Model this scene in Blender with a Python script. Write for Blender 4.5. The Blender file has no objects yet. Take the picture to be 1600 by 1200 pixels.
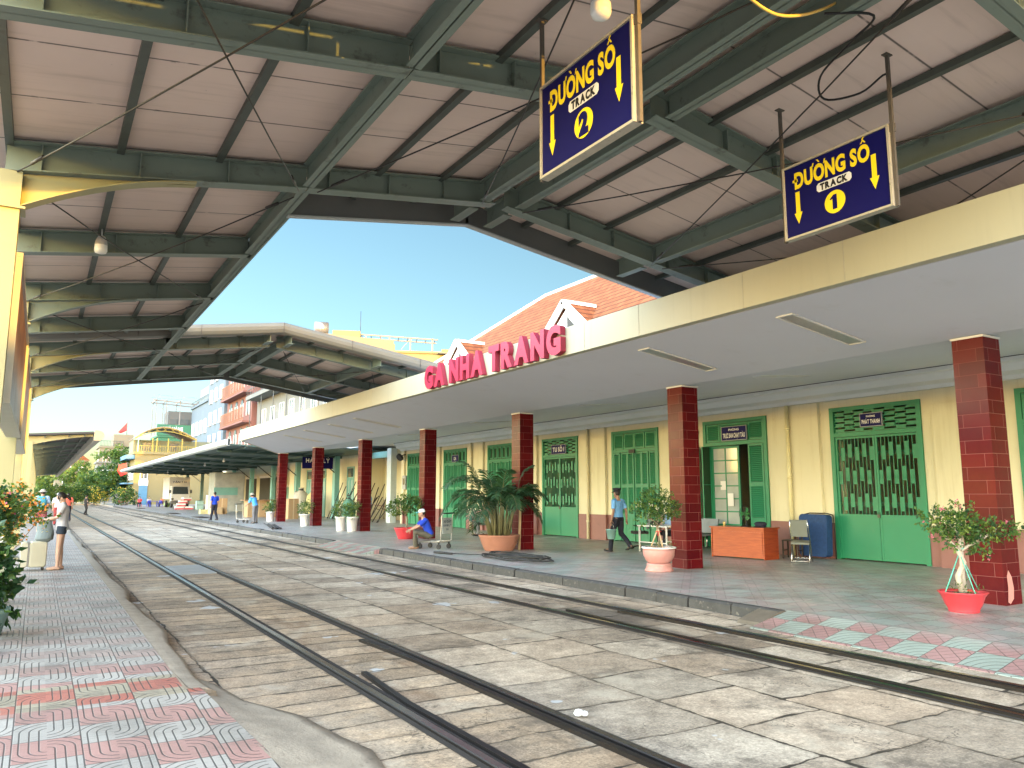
import bpy, math, random, unicodedata
from mathutils import Vector, Matrix, Euler
random.seed(7)
S = bpy.context.scene
COL = S.collection
R_ = math.radians

# ------------------------------------------------------------------ camera
cam = bpy.data.cameras.new("camera")
cam.sensor_width = 36.0
cam.lens = 36.0 * 1202.0 / 1600.0
cam.clip_start, cam.clip_end = 0.05, 6000
camo = bpy.data.objects.new("camera", cam)
camo.location = (0, 0, 1.6)
camo.rotation_euler = (R_(90 + 8.14), 0, R_(-31.4))
COL.objects.link(camo)
S.camera = camo

# ------------------------------------------------------------------ sky, sun, exposure
SKY_FRONT, SKY_FILL = (0.40, 0.545, 0.67), (12.3, 11.1, 11.6)
SUN_EL, SUN_AZ = R_(3.2), R_(168.0)       # low sun behind the camera, a little to the right
world = bpy.data.worlds.new("World")
S.world = world
world.use_nodes = True
wn = world.node_tree
sky = wn.nodes.new("ShaderNodeTexSky")
sky.sky_type = 'NISHITA'
sky.sun_disc = False
sky.sun_elevation = SUN_EL
sky.sun_rotation = SUN_AZ
sky.air_density = 1.0
sky.dust_density = 0.7
sky.ozone_density = 1.0
# added fill: unseen sky left of camera boosted to light the station front
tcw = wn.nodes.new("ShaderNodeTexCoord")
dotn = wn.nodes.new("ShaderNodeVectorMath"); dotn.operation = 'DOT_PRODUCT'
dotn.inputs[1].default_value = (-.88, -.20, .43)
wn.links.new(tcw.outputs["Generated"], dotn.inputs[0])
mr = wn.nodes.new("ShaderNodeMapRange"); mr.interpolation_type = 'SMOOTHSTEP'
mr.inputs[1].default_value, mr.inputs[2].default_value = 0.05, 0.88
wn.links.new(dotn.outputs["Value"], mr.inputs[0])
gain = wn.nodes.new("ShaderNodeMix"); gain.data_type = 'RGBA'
gain.inputs[6].default_value = SKY_FRONT + (1,); gain.inputs[7].default_value = SKY_FILL + (1,)
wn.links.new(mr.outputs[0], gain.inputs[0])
# pale milky band of haze low in the sky
sep = wn.nodes.new("ShaderNodeSeparateXYZ"); wn.links.new(tcw.outputs["Generated"], sep.inputs[0])
mz = wn.nodes.new("ShaderNodeMapRange"); mz.interpolation_type = 'SMOOTHSTEP'
mz.inputs[1].default_value, mz.inputs[2].default_value = 0.0, 0.30
wn.links.new(sep.outputs["Z"], mz.inputs[0])
low = wn.nodes.new("ShaderNodeMix"); low.data_type = 'RGBA'
low.inputs[6].default_value = (0.36, 0.53, 1.05, 1); low.inputs[7].default_value = SKY_FRONT + (1,)
wn.links.new(mz.outputs[0], low.inputs[0]); wn.links.new(low.outputs[2], gain.inputs[6])
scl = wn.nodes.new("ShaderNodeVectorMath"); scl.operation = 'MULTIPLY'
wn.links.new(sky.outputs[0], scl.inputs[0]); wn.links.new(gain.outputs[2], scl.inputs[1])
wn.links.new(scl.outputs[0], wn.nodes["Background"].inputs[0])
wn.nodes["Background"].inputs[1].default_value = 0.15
sl = bpy.data.lights.new("sun", 'SUN')
sl.energy = 2.0
sl.angle = R_(0.5)
sl.color = (1.0, 0.53, 0.075)
so = bpy.data.objects.new("sun", sl)
sd = Vector((math.sin(SUN_AZ) * math.cos(SUN_EL), math.cos(SUN_AZ) * math.cos(SUN_EL), math.sin(SUN_EL)))
so.rotation_euler = sd.to_track_quat('Z', 'Y').to_euler()
so.location = sd * 50
COL.objects.link(so)
S.view_settings.view_transform = 'Standard'
S.view_settings.look = 'None'
S.view_settings.gamma = 1.0
S.view_settings.exposure = 2.4
S.render.engine = 'CYCLES'
S.cycles.max_bounces = 8
S.cycles.diffuse_bounces = 5
S.cycles.use_denoising = True

# ------------------------------------------------------------------ shader expressions
class X:
    """a float socket of a node tree that can be combined with + - * / and a few functions"""
    def __init__(s, nt, sock): s.nt, s.k = nt, sock
    def op(s, o, *a):
        n = s.nt.nodes.new("ShaderNodeMath"); n.operation = o
        for i, v in enumerate((s,) + a):
            if isinstance(v, X): s.nt.links.new(v.k, n.inputs[i])
            else: n.inputs[i].default_value = v
        return X(s.nt, n.outputs[0])
    def __add__(s, b): return s.op('ADD', b)
    def __sub__(s, b): return s.op('SUBTRACT', b)
    def __mul__(s, b): return s.op('MULTIPLY', b)
    def __truediv__(s, b): return s.op('DIVIDE', b)
    __radd__ = __add__; __rmul__ = __mul__
    def __rsub__(s, b): return (s * -1.0) + b
    def floor(s): return s.op('FLOOR')
    def frac(s): return s.op('FRACT')
    def mod2(s): return (s * 0.5).frac() * 2.0
    def abs(s): return s.op('ABSOLUTE')
    def sqrt(s): return s.op('SQRT')
    def gt(s, b): return s.op('GREATER_THAN', b)
    def lt(s, b): return s.op('LESS_THAN', b)
    def mx(s, b): return s.op('MAXIMUM', b)
    def mn(s, b): return s.op('MINIMUM', b)
    def step(s, a, b):
        n = s.nt.nodes.new("ShaderNodeMapRange"); n.interpolation_type = 'SMOOTHSTEP'
        s.nt.links.new(s.k, n.inputs[0])
        n.inputs[1].default_value, n.inputs[2].default_value = a, b
        return X(s.nt, n.outputs[0])

class Mat:
    def __init__(s, name, rough=0.6, metal=0.0, spec=0.4):
        s.m = bpy.data.materials.new(name); s.m.use_nodes = True
        s.nt = s.m.node_tree
        s.b = s.nt.nodes["Principled BSDF"]
        s.b.inputs["Roughness"].default_value = rough
        s.b.inputs["Metallic"].default_value = metal
        s.b.inputs["Specular IOR Level"].default_value = spec
        s.tc = s.nt.nodes.new("ShaderNodeTexCoord")
    def xyz(s):
        n = s.nt.nodes.new("ShaderNodeSeparateXYZ"); s.nt.links.new(s.tc.outputs["Object"], n.inputs[0])
        return [X(s.nt, n.outputs[i]) for i in range(3)]
    def vec(s, x, y, z=0.0):
        n = s.nt.nodes.new("ShaderNodeCombineXYZ")
        for i, v in enumerate((x, y, z)):
            if isinstance(v, X): s.nt.links.new(v.k, n.inputs[i])
            else: n.inputs[i].default_value = v
        return n.outputs[0]
    def noise(s, scale, detail=4, vec=None, rough=0.55, stretch=None):
        n = s.nt.nodes.new("ShaderNodeTexNoise")
        n.inputs["Scale"].default_value = scale; n.inputs["Detail"].default_value = detail
        n.inputs["Roughness"].default_value = rough
        v = vec or s.tc.outputs["Object"]
        if stretch:
            mp = s.nt.nodes.new("ShaderNodeMapping"); mp.inputs["Scale"].default_value = stretch
            s.nt.links.new(v, mp.inputs[0]); v = mp.outputs[0]
        s.nt.links.new(v, n.inputs["Vector"])
        return X(s.nt, n.outputs["Fac"])
    def white(s, x, y):
        n = s.nt.nodes.new("ShaderNodeTexWhiteNoise"); n.noise_dimensions = '2D'
        s.nt.links.new(s.vec(x, y), n.inputs["Vector"])
        return X(s.nt, n.outputs["Value"])
    def mix(s, f, a, b, mode='MIX'):
        n = s.nt.nodes.new("ShaderNodeMix"); n.data_type = 'RGBA'; n.blend_type = mode
        for i, v in ((0, f), (6, a), (7, b)):
            if isinstance(v, X): s.nt.links.new(v.k, n.inputs[i])
            elif isinstance(v, (tuple, list)): n.inputs[i].default_value = (v[0], v[1], v[2], 1)
            elif isinstance(v, (int, float)): n.inputs[i].default_value = v
            else: s.nt.links.new(v, n.inputs[i])
        return n.outputs[2]
    def scale(s, c, f):
        """colour times a float"""
        n = s.nt.nodes.new("ShaderNodeVectorMath"); n.operation = 'SCALE'
        if isinstance(c, (tuple, list)): n.inputs[0].default_value = c[:3]
        else: s.nt.links.new(c, n.inputs[0])
        if isinstance(f, X): s.nt.links.new(f.k, n.inputs["Scale"])
        else: n.inputs["Scale"].default_value = f
        return n.outputs[0]
    def color(s, c):
        if isinstance(c, (tuple, list)): s.b.inputs["Base Color"].default_value = (c[0], c[1], c[2], 1)
        else: s.nt.links.new(c, s.b.inputs["Base Color"])
        return s
    def rough(s, r): s.nt.links.new(r.k, s.b.inputs["Roughness"]); return s
    def bump(s, h, strength=0.4, dist=0.01):
        n = s.nt.nodes.new("ShaderNodeBump")
        n.inputs["Strength"].default_value = strength; n.inputs["Distance"].default_value = dist
        s.nt.links.new(h.k, n.inputs["Height"]); s.nt.links.new(n.outputs[0], s.b.inputs["Normal"])
        return s

_mc = {}
def paint(name, c, rough=0.55, metal=0.0, var=0.18, nscale=3.0, dirt=0.0, dirtc=(0.08, 0.06, 0.045), bump=0.0, bscale=60, spec=0.4, streak=0.0):
    if name in _mc: return _mc[name]
    m = Mat(name, rough, metal, spec)
    n = m.noise(nscale, 5)
    col = m.scale(c, n * (2 * var) + (1 - var))
    if dirt:
        d = m.noise(nscale * 2.3, 7, rough=0.7).step(0.56, 0.70) * dirt
        col = m.mix(d, col, dirtc)
    if streak:
        d = m.noise(1.4, 7, rough=0.7, stretch=(3.5, 3.5, .22)).step(0.50, 0.74) * streak
        col = m.mix(d, col, dirtc)
    m.color(col)
    if bump: m.bump(m.noise(bscale, 3), bump, 0.01)
    _mc[name] = m.m
    return m.m

# ------------------------------------------------------------------ mesh builder
BASE = {}      # world location of every root built in world coordinates
class MB:
    def __init__(s): s.v, s.f, s.m, s.sm = [], [], [], []
    def add(s, vs, fs, mi=0, smooth=False):
        o = len(s.v); s.v += [tuple(v) for v in vs]
        for f in fs: s.f.append([i + o for i in f]); s.m.append(mi); s.sm.append(smooth)
        return s
    def box(s, a, b, mi=0):
        x0, x1 = sorted((a[0], b[0])); y0, y1 = sorted((a[1], b[1])); z0, z1 = sorted((a[2], b[2]))
        vs = [(x, y, z) for z in (z0, z1) for y in (y0, y1) for x in (x0, x1)]
        return s.add(vs, [(0, 2, 3, 1), (4, 5, 7, 6), (0, 1, 5, 4), (2, 6, 7, 3), (0, 4, 6, 2), (1, 3, 7, 5)], mi)
    def obox(s, M, size, mi=0):
        a, b, c = size[0] / 2, size[1] / 2, size[2] / 2
        vs = [M @ Vector((x, y, z)) for z in (-c, c) for y in (-b, b) for x in (-a, a)]
        return s.add(vs, [(0, 2, 3, 1), (4, 5, 7, 6), (0, 1, 5, 4), (2, 6, 7, 3), (0, 4, 6, 2), (1, 3, 7, 5)], mi)
    def bar(s, p, q, w, h, mi=0, up=(0, 0, 1)):
        """box of section w (sideways) x h (along up) from p to q, centred on the line"""
        p, q = Vector(p), Vector(q); d = q - p; L = d.length; d = d / L
        u = Vector(up); r = d.cross(u)
        if r.length < 1e-4: r = d.cross(Vector((1, 0, 0)))
        r.normalize(); u = r.cross(d)
        M = Matrix((( *r, ), ( *d, ), ( *u, ))).transposed().to_4x4(); M.translation = (p + q) / 2
        return s.obox(M, (w, L, h), mi)
    def tube(s, pts, r, n=8, mi=0, smooth=True, closed=False):
        pts = [Vector(p) for p in pts]; k = len(pts)
        rs = r if isinstance(r, (list, tuple)) else [r] * k
        vs, fs = [], []
        prev = None
        for i, p in enumerate(pts):
            t = (pts[min(i + 1, k - 1)] - pts[max(i - 1, 0)])
            if t.length < 1e-9: t = Vector((0, 0, 1))
            t.normalize()
            if prev is None:
                a = Vector((0, 0, 1)) if abs(t.z) < 0.9 else Vector((1, 0, 0))
                prev = t.cross(a).normalized()
            else:
                prev = (prev - t * prev.dot(t))
                prev = prev.normalized() if prev.length > 1e-6 else t.orthogonal().normalized()
            b = t.cross(prev)
            for j in range(n):
                an = 2 * math.pi * j / n
                vs.append(p + (prev * math.cos(an) + b * math.sin(an)) * rs[i])
        for i in range(k - 1):
            for j in range(n):
                fs.append((i * n + j, i * n + (j + 1) % n, (i + 1) * n + (j + 1) % n, (i + 1) * n + j))
        s.add(vs, fs, mi, smooth)
        s.add([], [], mi)
        o = len(s.v) - len(vs)
        s.f.append([o + j for j in range(n)][::-1]); s.m.append(mi); s.sm.append(False)
        s.f.append([o + (k - 1) * n + j for j in range(n)]); s.m.append(mi); s.sm.append(False)
        return s
    def cyl(s, p, q, r0, r1=None, n=12, mi=0): return s.tube([p, q], [r0, r0 if r1 is None else r1], n, mi)
    def lathe(s, prof, c=(0, 0, 0), n=24, mi=0, smooth=True, sx=1.0, sy=1.0):
        vs, fs = [], []
        for r, z in prof:
            for j in range(n):
                a = 2 * math.pi * j / n
                vs.append((c[0] + r * sx * math.cos(a), c[1] + r * sy * math.sin(a), c[2] + z))
        for i in range(len(prof) - 1):
            for j in range(n):
                fs.append((i * n + j, i * n + (j + 1) % n, (i + 1) * n + (j + 1) % n, (i + 1) * n + j))
        return s.add(vs, fs, mi, smooth)
    def prism(s, poly, a, b, axis='y', mi=0):
        """2D polygon extruded from a to b; axis y: poly=(x,z); axis x: poly=(y,z); axis z: poly=(x,y)"""
        f = {'y': lambda p, t: (p[0], t, p[1]), 'x': lambda p, t: (t, p[0], p[1]), 'z': lambda p, t: (p[0], p[1], t)}[axis]
        n = len(poly)
        vs = [f(p, a) for p in poly] + [f(p, b) for p in poly]
        fs = [list(range(n))[::-1], list(range(n, 2 * n))] + [(i, (i + 1) % n, n + (i + 1) % n, n + i) for i in range(n)]
        return s.add(vs, fs, mi)
    def ball(s, c, r, n=12, mi=0, M=None):
        if not isinstance(r, (tuple, list)): r = (r, r, r)
        k = max(4, n // 2); vs, fs = [], []
        for i in range(k + 1):
            t = math.pi * i / k
            for j in range(n):
                a = 2 * math.pi * j / n
                v = Vector((r[0] * math.sin(t) * math.cos(a), r[1] * math.sin(t) * math.sin(a), r[2] * math.cos(t)))
                if M is not None: v = M @ v
                vs.append((c[0] + v.x, c[1] + v.y, c[2] + v.z))
        for i in range(k):
            for j in range(n):
                fs.append((i * n + j, (i + 1) * n + j, (i + 1) * n + (j + 1) % n, i * n + (j + 1) % n))
        return s.add(vs, fs, mi, True)
    def loft(s, pts, rad, xax=(1, 0, 0), n=14, mi=0):
        """closed loft of ellipses (rx along xax, ry across) along pts"""
        xax = Vector(xax).normalized(); pts = [Vector(p) for p in pts]; k = len(pts)
        vs, fs = [], []
        for i, p in enumerate(pts):
            t = (pts[min(i + 1, k - 1)] - pts[max(i - 1, 0)]).normalized()
            x = xax - t * xax.dot(t)
            x = x.normalized() if x.length > 0.05 else t.orthogonal().normalized()
            y = t.cross(x)
            rx, ry = rad[i] if isinstance(rad[i], (tuple, list)) else (rad[i], rad[i])
            for j in range(n):
                a = 2 * math.pi * j / n
                vs.append(p + x * (rx * math.cos(a)) + y * (ry * math.sin(a)))
        for i in range(k - 1):
            for j in range(n):
                fs.append((i * n + j, i * n + (j + 1) % n, (i + 1) * n + (j + 1) % n, (i + 1) * n + j))
        fs.append(list(range(n))[::-1]); fs.append([(k - 1) * n + j for j in range(n)])
        return s.add(vs, fs, mi, True)
    def build(s, name, mats, parent=None, local=False):
        me = bpy.data.meshes.new(name)
        b = Vector((0, 0, 0))
        if parent is not None and not local: b = BASE.get(parent, b)
        me.from_pydata([(v[0] - b[0], v[1] - b[1], v[2] - b[2]) for v in s.v], [], s.f)
        if not isinstance(mats, (list, tuple)): mats = [mats]
        for m in mats: me.materials.append(m)
        me.polygons.foreach_set("material_index", s.m)
        me.polygons.foreach_set("use_smooth", s.sm)
        me.update()
        o = bpy.data.objects.new(name, me); COL.objects.link(o)
        if parent is not None:
            o.parent = parent
            if not local: BASE[o] = b
        return o

def tag(o, label, cat, group=None, kind=None):
    o["label"] = label; o["category"] = cat
    if group: o["group"] = group
    if kind: o["kind"] = kind
    return o
def struct(o): o["kind"] = "structure"; return o
def thing(name, label, cat, loc=(0, 0, 0), rz=0.0, group=None):
    o = bpy.data.objects.new(name, None); COL.objects.link(o)
    o.empty_display_size = 0.1
    o.location = loc; o.rotation_euler = (0, 0, rz)
    BASE[o] = Vector(loc)
    return tag(o, label, cat, group)
def dup(root, loc, rz=0.0, label=None, scale=None):
    def cp(o, par):
        c = o.copy(); COL.objects.link(c); c.parent = par
        for ch in o.children: cp(ch, c)
        return c
    r = cp(root, None)
    r.location = loc; r.rotation_euler = (0, 0, rz)
    if scale: r.scale = (scale,) * 3
    if label: r["label"] = label
    return r

# ------------------------------------------------------------------ lettering
_gl = {}
def glyph(ch, bold):
    k = (ch, bold)
    if k in _gl: return _gl[k]
    c = bpy.data.curves.new("glyph", 'FONT'); c.body = ch; c.offset = bold; c.resolution_u = 4
    o = bpy.data.objects.new("glyph", c); COL.objects.link(o)
    dg = bpy.context.evaluated_depsgraph_get()
    me = bpy.data.meshes.new_from_object(o.evaluated_get(dg))
    vs = [(v.co.x, v.co.y) for v in me.vertices]; fs = [list(p.vertices) for p in me.polygons]
    bpy.data.objects.remove(o); bpy.data.curves.remove(c); bpy.data.meshes.remove(me)
    _gl[k] = (vs, fs); return _gl[k]
def text2d(txt, bold=0.03, gap=0.07):
    """list of letters, each (verts2d, faces); diacritics added as small shapes; cap height about 0.7"""
    out, x = [], 0.0
    for ch in txt:
        if ch == ' ': x += 0.28; continue
        bar = ch in 'Đ'
        dec = unicodedata.normalize('NFD', 'D' if bar else ch)
        vs, fs = glyph(dec[0], bold)
        x0 = min(v[0] for v in vs); x1 = max(v[0] for v in vs); w = x1 - x0
        L = [[(v[0] - x0 + x, v[1]) for v in vs], [list(f) for f in fs]]
        def poly(p):
            o = len(L[0]); L[0] += p; L[1].append(list(range(o, o + len(p))))
        cx, top = x + w / 2, 0.70 + bold
        if bar: poly([(x - 0.15, 0.30), (x + 0.26, 0.30), (x + 0.26, 0.42), (x - 0.15, 0.42)])
        up = 0.05
        if '\u0302' in dec:
            poly([(cx - .2, top + .05), (cx - .09, top + .05), (cx, top + .13), (cx, top + .22)])
            poly([(cx + .2, top + .05), (cx, top + .22), (cx, top + .13), (cx + .09, top + .05)]); up = 0.2
        if '\u031b' in dec: poly([(x + w - .06, top - .12), (x + w + .05, top - .06), (x + w + .12, top + .1), (x + w + .02, top + .1), (x + w - .02, top)])
        if '\u0300' in dec: poly([(cx - .16, top + up + .14), (cx - .03, top + up + .14), (cx + .1, top + up), (cx, top + up)])
        if '\u0301' in dec: poly([(cx + .16, top + up + .14), (cx - .0, top + up), (cx - .1, top + up), (cx + .03, top + up + .14)])
        if '\u0323' in dec: poly([(cx - .06, -.2), (cx + .06, -.2), (cx + .06, -.09), (cx - .06, -.09)])
        out.append(L); x += w + gap
    return out, x - gap
def put_text(mb, txt, org, ux, uy, width, height, bold=0.03, depth=0.004, mi=0, gap=0.07):
    """centred text at org in the plane (ux right, uy up); returns letters"""
    Ls, W = text2d(txt, bold, gap)
    org, ux, uy = Vector(org), Vector(ux), Vector(uy); nz = ux.cross(uy)
    sx, sy = width / W, height / 0.7
    for vs, fs in Ls:
        P = [org + ux * ((v[0] - W / 2) * sx) + uy * ((v[1] - 0.35) * sy) + nz * depth for v in vs]
        mb.add(P, fs, mi)
        if depth > 0.01:
            Q = [p - nz * depth for p in P]
            o = len(mb.v); mb.v += [tuple(p) for p in Q]
            ec = {}
            for f in fs:
                for i in range(len(f)):
                    e = (f[i], f[(i + 1) % len(f)]); ec[e] = 1
            for (a, b) in list(ec):
                if (b, a) not in ec:
                    mb.f.append([o - len(P) + b, o - len(P) + a, o + a, o + b]); mb.m.append(mi); mb.sm.append(False)
    return Ls, W
# ------------------------------------------------------------------ materials of the setting
def m_slabs():
    m = Mat("track_slabs", 0.8, 0, 0.25)
    x, y, z = m.xyz()
    wx = m.noise(1.6, 3); wy = m.noise(1.9, 3, vec=m.vec(y, x, 3.0))
    fine = m.noise(22, 3)
    xw = x + (wx - 0.5) * 0.10 + (fine - 0.5) * 0.02
    yw = y + (wy - 0.5) * 0.12 + (fine - 0.5) * 0.02
    # planks round the near track (0.43 m), squares beyond it
    a = (x.lt(3.70))
    row_h = a * 0.43 + (1.0 - a) * 0.93
    col_w = a * 1.06 + (1.0 - a) * 0.96
    u = (xw - a * 1.58 - (1.0 - a) * 3.76) / col_w
    ui = u.floor()
    v = yw / row_h + m.white(ui, 3.7) * 0.9
    vi = v.floor()
    du = (0.5 - (u.frac() - 0.5).abs()) * col_w
    dv = (0.5 - (v.frac() - 0.5).abs()) * row_h
    d = du.mn(dv)
    gapn = m.noise(5, 4).step(0.40, 0.75) * 0.022 + 0.002
    joint = 1.0 - (d - gapn).step(-0.002, 0.010)
    rnd = m.white(ui + 11.3, vi); rnd2 = m.white(ui, vi + 41.7)
    big = m.noise(0.35, 4); med = m.noise(2.2, 6, rough=0.65); fn = m.noise(45, 4, rough=0.7)
    c = m.mix(rnd2 * 0.75 + (med - 0.5) * 0.8, (0.35, 0.265, 0.185), (0.43, 0.365, 0.28))
    near = x.lt(3.7) * (med.step(0.4, 0.6) * 0.5 + 0.5)
    c = m.mix(near * 0.75, c, (0.35, 0.245, 0.15))
    c = m.scale(c, rnd * 0.40 + 0.74)
    mid = m.noise(9, 6, rough=0.75)
    c = m.scale(c, (mid - 0.5) * 1.5 + 1.0)
    c = m.scale(c, (med - 0.5) * 1.1 + (fn - 0.5) * 2.0 + (big - 0.5) * 0.7 + 1.0)
    rust = m.noise(3.2, 5, stretch=(1.0, 0.25, 1)).step(0.52, 0.72)
    rz = (1.0 - (x - 3.18).abs().step(0.35, 1.0))
    c = m.mix(rust * rz * 0.6, c, (0.15, 0.085, 0.045))
    stain = m.noise(0.9, 8, rough=0.78).step(0.50, 0.66)
    c = m.mix(stain * 0.74, c, (0.088, 0.072, 0.055))
    dust = m.noise(1.15, 6, vec=m.vec(y, x, 7.0), rough=0.65).step(0.54, 0.68)
    c = m.mix(dust * 0.6, c, (0.44, 0.38, 0.29))
    pit = m.noise(38, 5, vec=m.vec(x, y, 3.0), rough=0.8).step(0.56, 0.66)
    c = m.mix(pit * 0.45, c, (0.10, 0.085, 0.065))
    edge = (1.0 - (d - gapn).step(0.0, 0.07)) * m.noise(6, 5, rough=0.7).step(0.40, 0.65)
    c = m.mix(edge * 0.55, c, (0.12, 0.095, 0.065))
    speck = m.noise(90, 2).step(0.66, 0.72)
    c = m.mix(speck * 0.5, c, (0.42, 0.38, 0.30))
    oil = (1.0 - ((x - 7.5).abs()).step(0.5, 1.1)) * m.noise(0.6, 5, vec=m.vec(y * 0.5, x, 9.0)).step(0.50, 0.60)
    c = m.mix(oil * 0.55, c, (0.06, 0.052, 0.045))
    crk = m.noise(1.1, 5, vec=m.vec(y, x, 13.0), rough=0.6)
    crack = (1.0 - (crk - 0.5).abs().step(0.0, 0.006)) * m.noise(0.6, 3, vec=m.vec(x, y, 31.0)).step(0.50, 0.58)
    c = m.mix(crack * 0.7, c, (0.05, 0.04, 0.03))
    white_p = m.noise(1.1, 4, vec=m.vec(x, y, 21.0), rough=0.6).step(0.655, 0.675)
    c = m.mix(white_p * 0.75, c, (0.46, 0.47, 0.47))
    c = m.mix(joint * (m.noise(0.8, 3, vec=m.vec(y, x, 5.0)).step(0.34, 0.54) * 0.60 + 0.35), c, (0.03, 0.024, 0.017))
    m.color(c)
    h = (1.0 - joint) * 1.0 + med * 0.25 + fn * 0.13 + rnd * 0.2
    m.bump(h, 0.7, 0.016)
    return m.m

def m_tiles(name, left):
    """embossed cement tiles 0.4 m: stadium-shaped grooves that nest from row to row"""
    m = Mat(name, 0.42 if left else 0.34, 0, 0.4)
    x, y, z = m.xyz()
    T = 0.40
    u = x / T + (0.06 if left else 0.3); v = y / T + 0.25
    if left: v = v + u.floor() * 0.5
    ui, vi = u.floor(), v.floor(); fu, fv = u.frac(), v.frac()
    par = (ui + vi).mod2()
    par2 = vi.mod2()
    if left:
        # meandering grooves: quarter rings in two opposite quarters of a tile, straight lines in the others
        du = (fu - 0.5) * T; dv = (fv - 0.5) * T
        r_ = (du * du + dv * dv).sqrt()
        ring = ((du * dv) * (par2 * 2.0 - 1.0)).gt(0.0)
        mm = ring * r_ + (1.0 - ring) * du.abs()
        k = (mm - 0.045) / 0.058
        line = 1.0 - (0.5 - (k.frac() - 0.5).abs()).step(0.05, 0.12)
        sc_ = (v * 9.0)
        line = line.mx((1.0 - (0.5 - (sc_.frac() - 0.5).abs()).step(0.03, 0.10)) * m.noise(7, 3, stretch=(.5, 2, 1)).step(.48, .60) * 0.45)
        pinkf = par2
        cross = 1.0 - ((fu * 8.0).frac() - 0.5).abs().step(0.0, 0.10)
    else:
        cx = par
        dx = (fu - cx) * T; dy = fv * T
        d = (dx * dx + dy * dy).sqrt()
        k = d / 0.085
        line = 1.0 - (((k.frac() - 0.5).abs() - 0.5).abs()).step(0.03, 0.085)
        ang = ((fu + fv) * 3.0)
        l2 = 1.0 - ((ang.frac() - 0.5).abs() - 0.5).abs().step(0.02, 0.06)
        line = line * (1.0 - par) + par * l2.mx(1.0 - (((fu - fv) * 2.0).frac() - 0.5).abs().step(0.0, 0.05))
        pinkf = par
        cross = None
    edge = (0.5 - (fu - 0.5).abs()).mn(0.5 - (fv - 0.5).abs()) * T
    joint = 1.0 - edge.step(0.002, 0.007)
    rnd = m.white(ui, vi)
    med = m.noise(1.3, 5); fn = m.noise(60, 3, rough=0.7); spk = m.noise(160, 2)
    if left:
        pink, grey = (0.34, 0.19, 0.155), (0.34, 0.305, 0.26)
        far = y.step(7.9, 9.2)
        pink = m.mix(far * 0.7, pink, (0.36, 0.30, 0.25))
        c = m.mix(pinkf, grey, pink)
        rowz = y.gt(7.0) * y.lt(7.75)
        red = m.mix((ui + (y / 0.38).floor()).mod2(), (0.29, 0.24, 0.165), (0.33, 0.11, 0.075))
        c = m.mix(rowz, c, red)
    else:
        c = m.mix(pinkf, (0.28, 0.33, 0.29), (0.33, 0.195, 0.185))
        inner = x.step(8.75, 9.15) * 0.72
        c = m.mix(inner, c, m.mix(m.noise(0.8, 4).step(0.4, 0.6), (0.34, 0.36, 0.33), (0.40, 0.35, 0.325)))
    c = m.scale(c, rnd * 0.22 + (med - 0.5) * 0.35 + (fn - 0.5) * 0.30 + (spk - 0.5) * 0.5 + 0.89)
    dirt = m.noise(0.9, 7, rough=0.75).step(0.46, 0.68)
    c = m.mix(dirt * 0.5, c, (0.13, 0.11, 0.085))
    groove = line.mx(joint) if left else line.mx(joint)
    c = m.mix(groove * (0.85 if left else 0.75), c, (0.045, 0.04, 0.034))
    m.color(c)
    m.rough(m.noise(2.0, 4) * 0.35 + (0.30 if left else 0.22))
    m.bump(1.0 - groove + fn * 0.15, 0.5, 0.006)
    return m.m

M_slab = m_slabs()
M_tileL = m_tiles("left_paving", True)
M_tileR = m_tiles("right_paving", False)
M_ground = paint("ground_soil", (0.17, 0.145, 0.11), 0.9, var=0.35, nscale=0.4, bump=0.4, bscale=8)
M_conc = paint("apron_concrete", (0.33, 0.265, 0.19), 0.8, var=0.45, nscale=5, dirt=0.6, dirtc=(0.13, 0.10, 0.07), bump=0.5, bscale=40)
M_kerb = paint("kerb_stone", (0.048, 0.047, 0.045), 0.75, var=0.45, nscale=6, dirt=0.6, dirtc=(0.22, 0.20, 0.17), bump=0.7, bscale=30)
M_rail = paint("rail_steel", (0.020, 0.017, 0.016), 0.38, 0.55, var=0.5, nscale=4, dirt=0.45, dirtc=(0.07, 0.035, 0.018))
M_railtop = paint("rail_top", (0.32, 0.31, 0.30), 0.22, 1.0, var=0.12, nscale=3)
M_white = paint("white_paint", (0.66, 0.66, 0.64), 0.6, var=0.08)
M_green_steel = paint("steel_green", (0.16, 0.20, 0.165), 0.48, var=0.14, nscale=1.5, dirt=0.6, dirtc=(0.045, 0.04, 0.034))
M_purlin = paint("purlin_green", (0.062, 0.073, 0.062), 0.5, var=0.35, nscale=5, dirt=0.5, dirtc=(0.03, 0.028, 0.026))
M_cream_steel = paint("steel_cream", (0.50, 0.50, 0.38), 0.5, var=0.08, nscale=1.2, dirt=0.3)
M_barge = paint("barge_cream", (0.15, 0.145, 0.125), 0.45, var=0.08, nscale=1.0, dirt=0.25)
M_rod = paint("rod_steel", (0.035, 0.032, 0.03), 0.5, 0.4)
M_cream = paint("wall_cream", (0.60, 0.565, 0.395), 0.7, var=0.07, nscale=0.8, dirt=0.12, dirtc=(0.36, 0.30, 0.14), streak=.35)
M_cornice = paint("cornice_white", (0.70, 0.70, 0.67), 0.7, var=0.08, nscale=1.0, dirt=0.15, dirtc=(0.3, 0.3, 0.28))
M_dado = paint("dado_mauve", (0.22, 0.10, 0.09), 0.5, var=0.12, nscale=1.5, dirt=0.2)
M_green = paint("door_green", (0.02, 0.20, 0.10), 0.42, var=0.12, nscale=1.5, dirt=0.12, dirtc=(0.12, 0.20, 0.12))
M_green2 = paint("leaf_green_dark", (0.035, 0.21, 0.085), 0.45, var=0.15, nscale=2)
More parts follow.
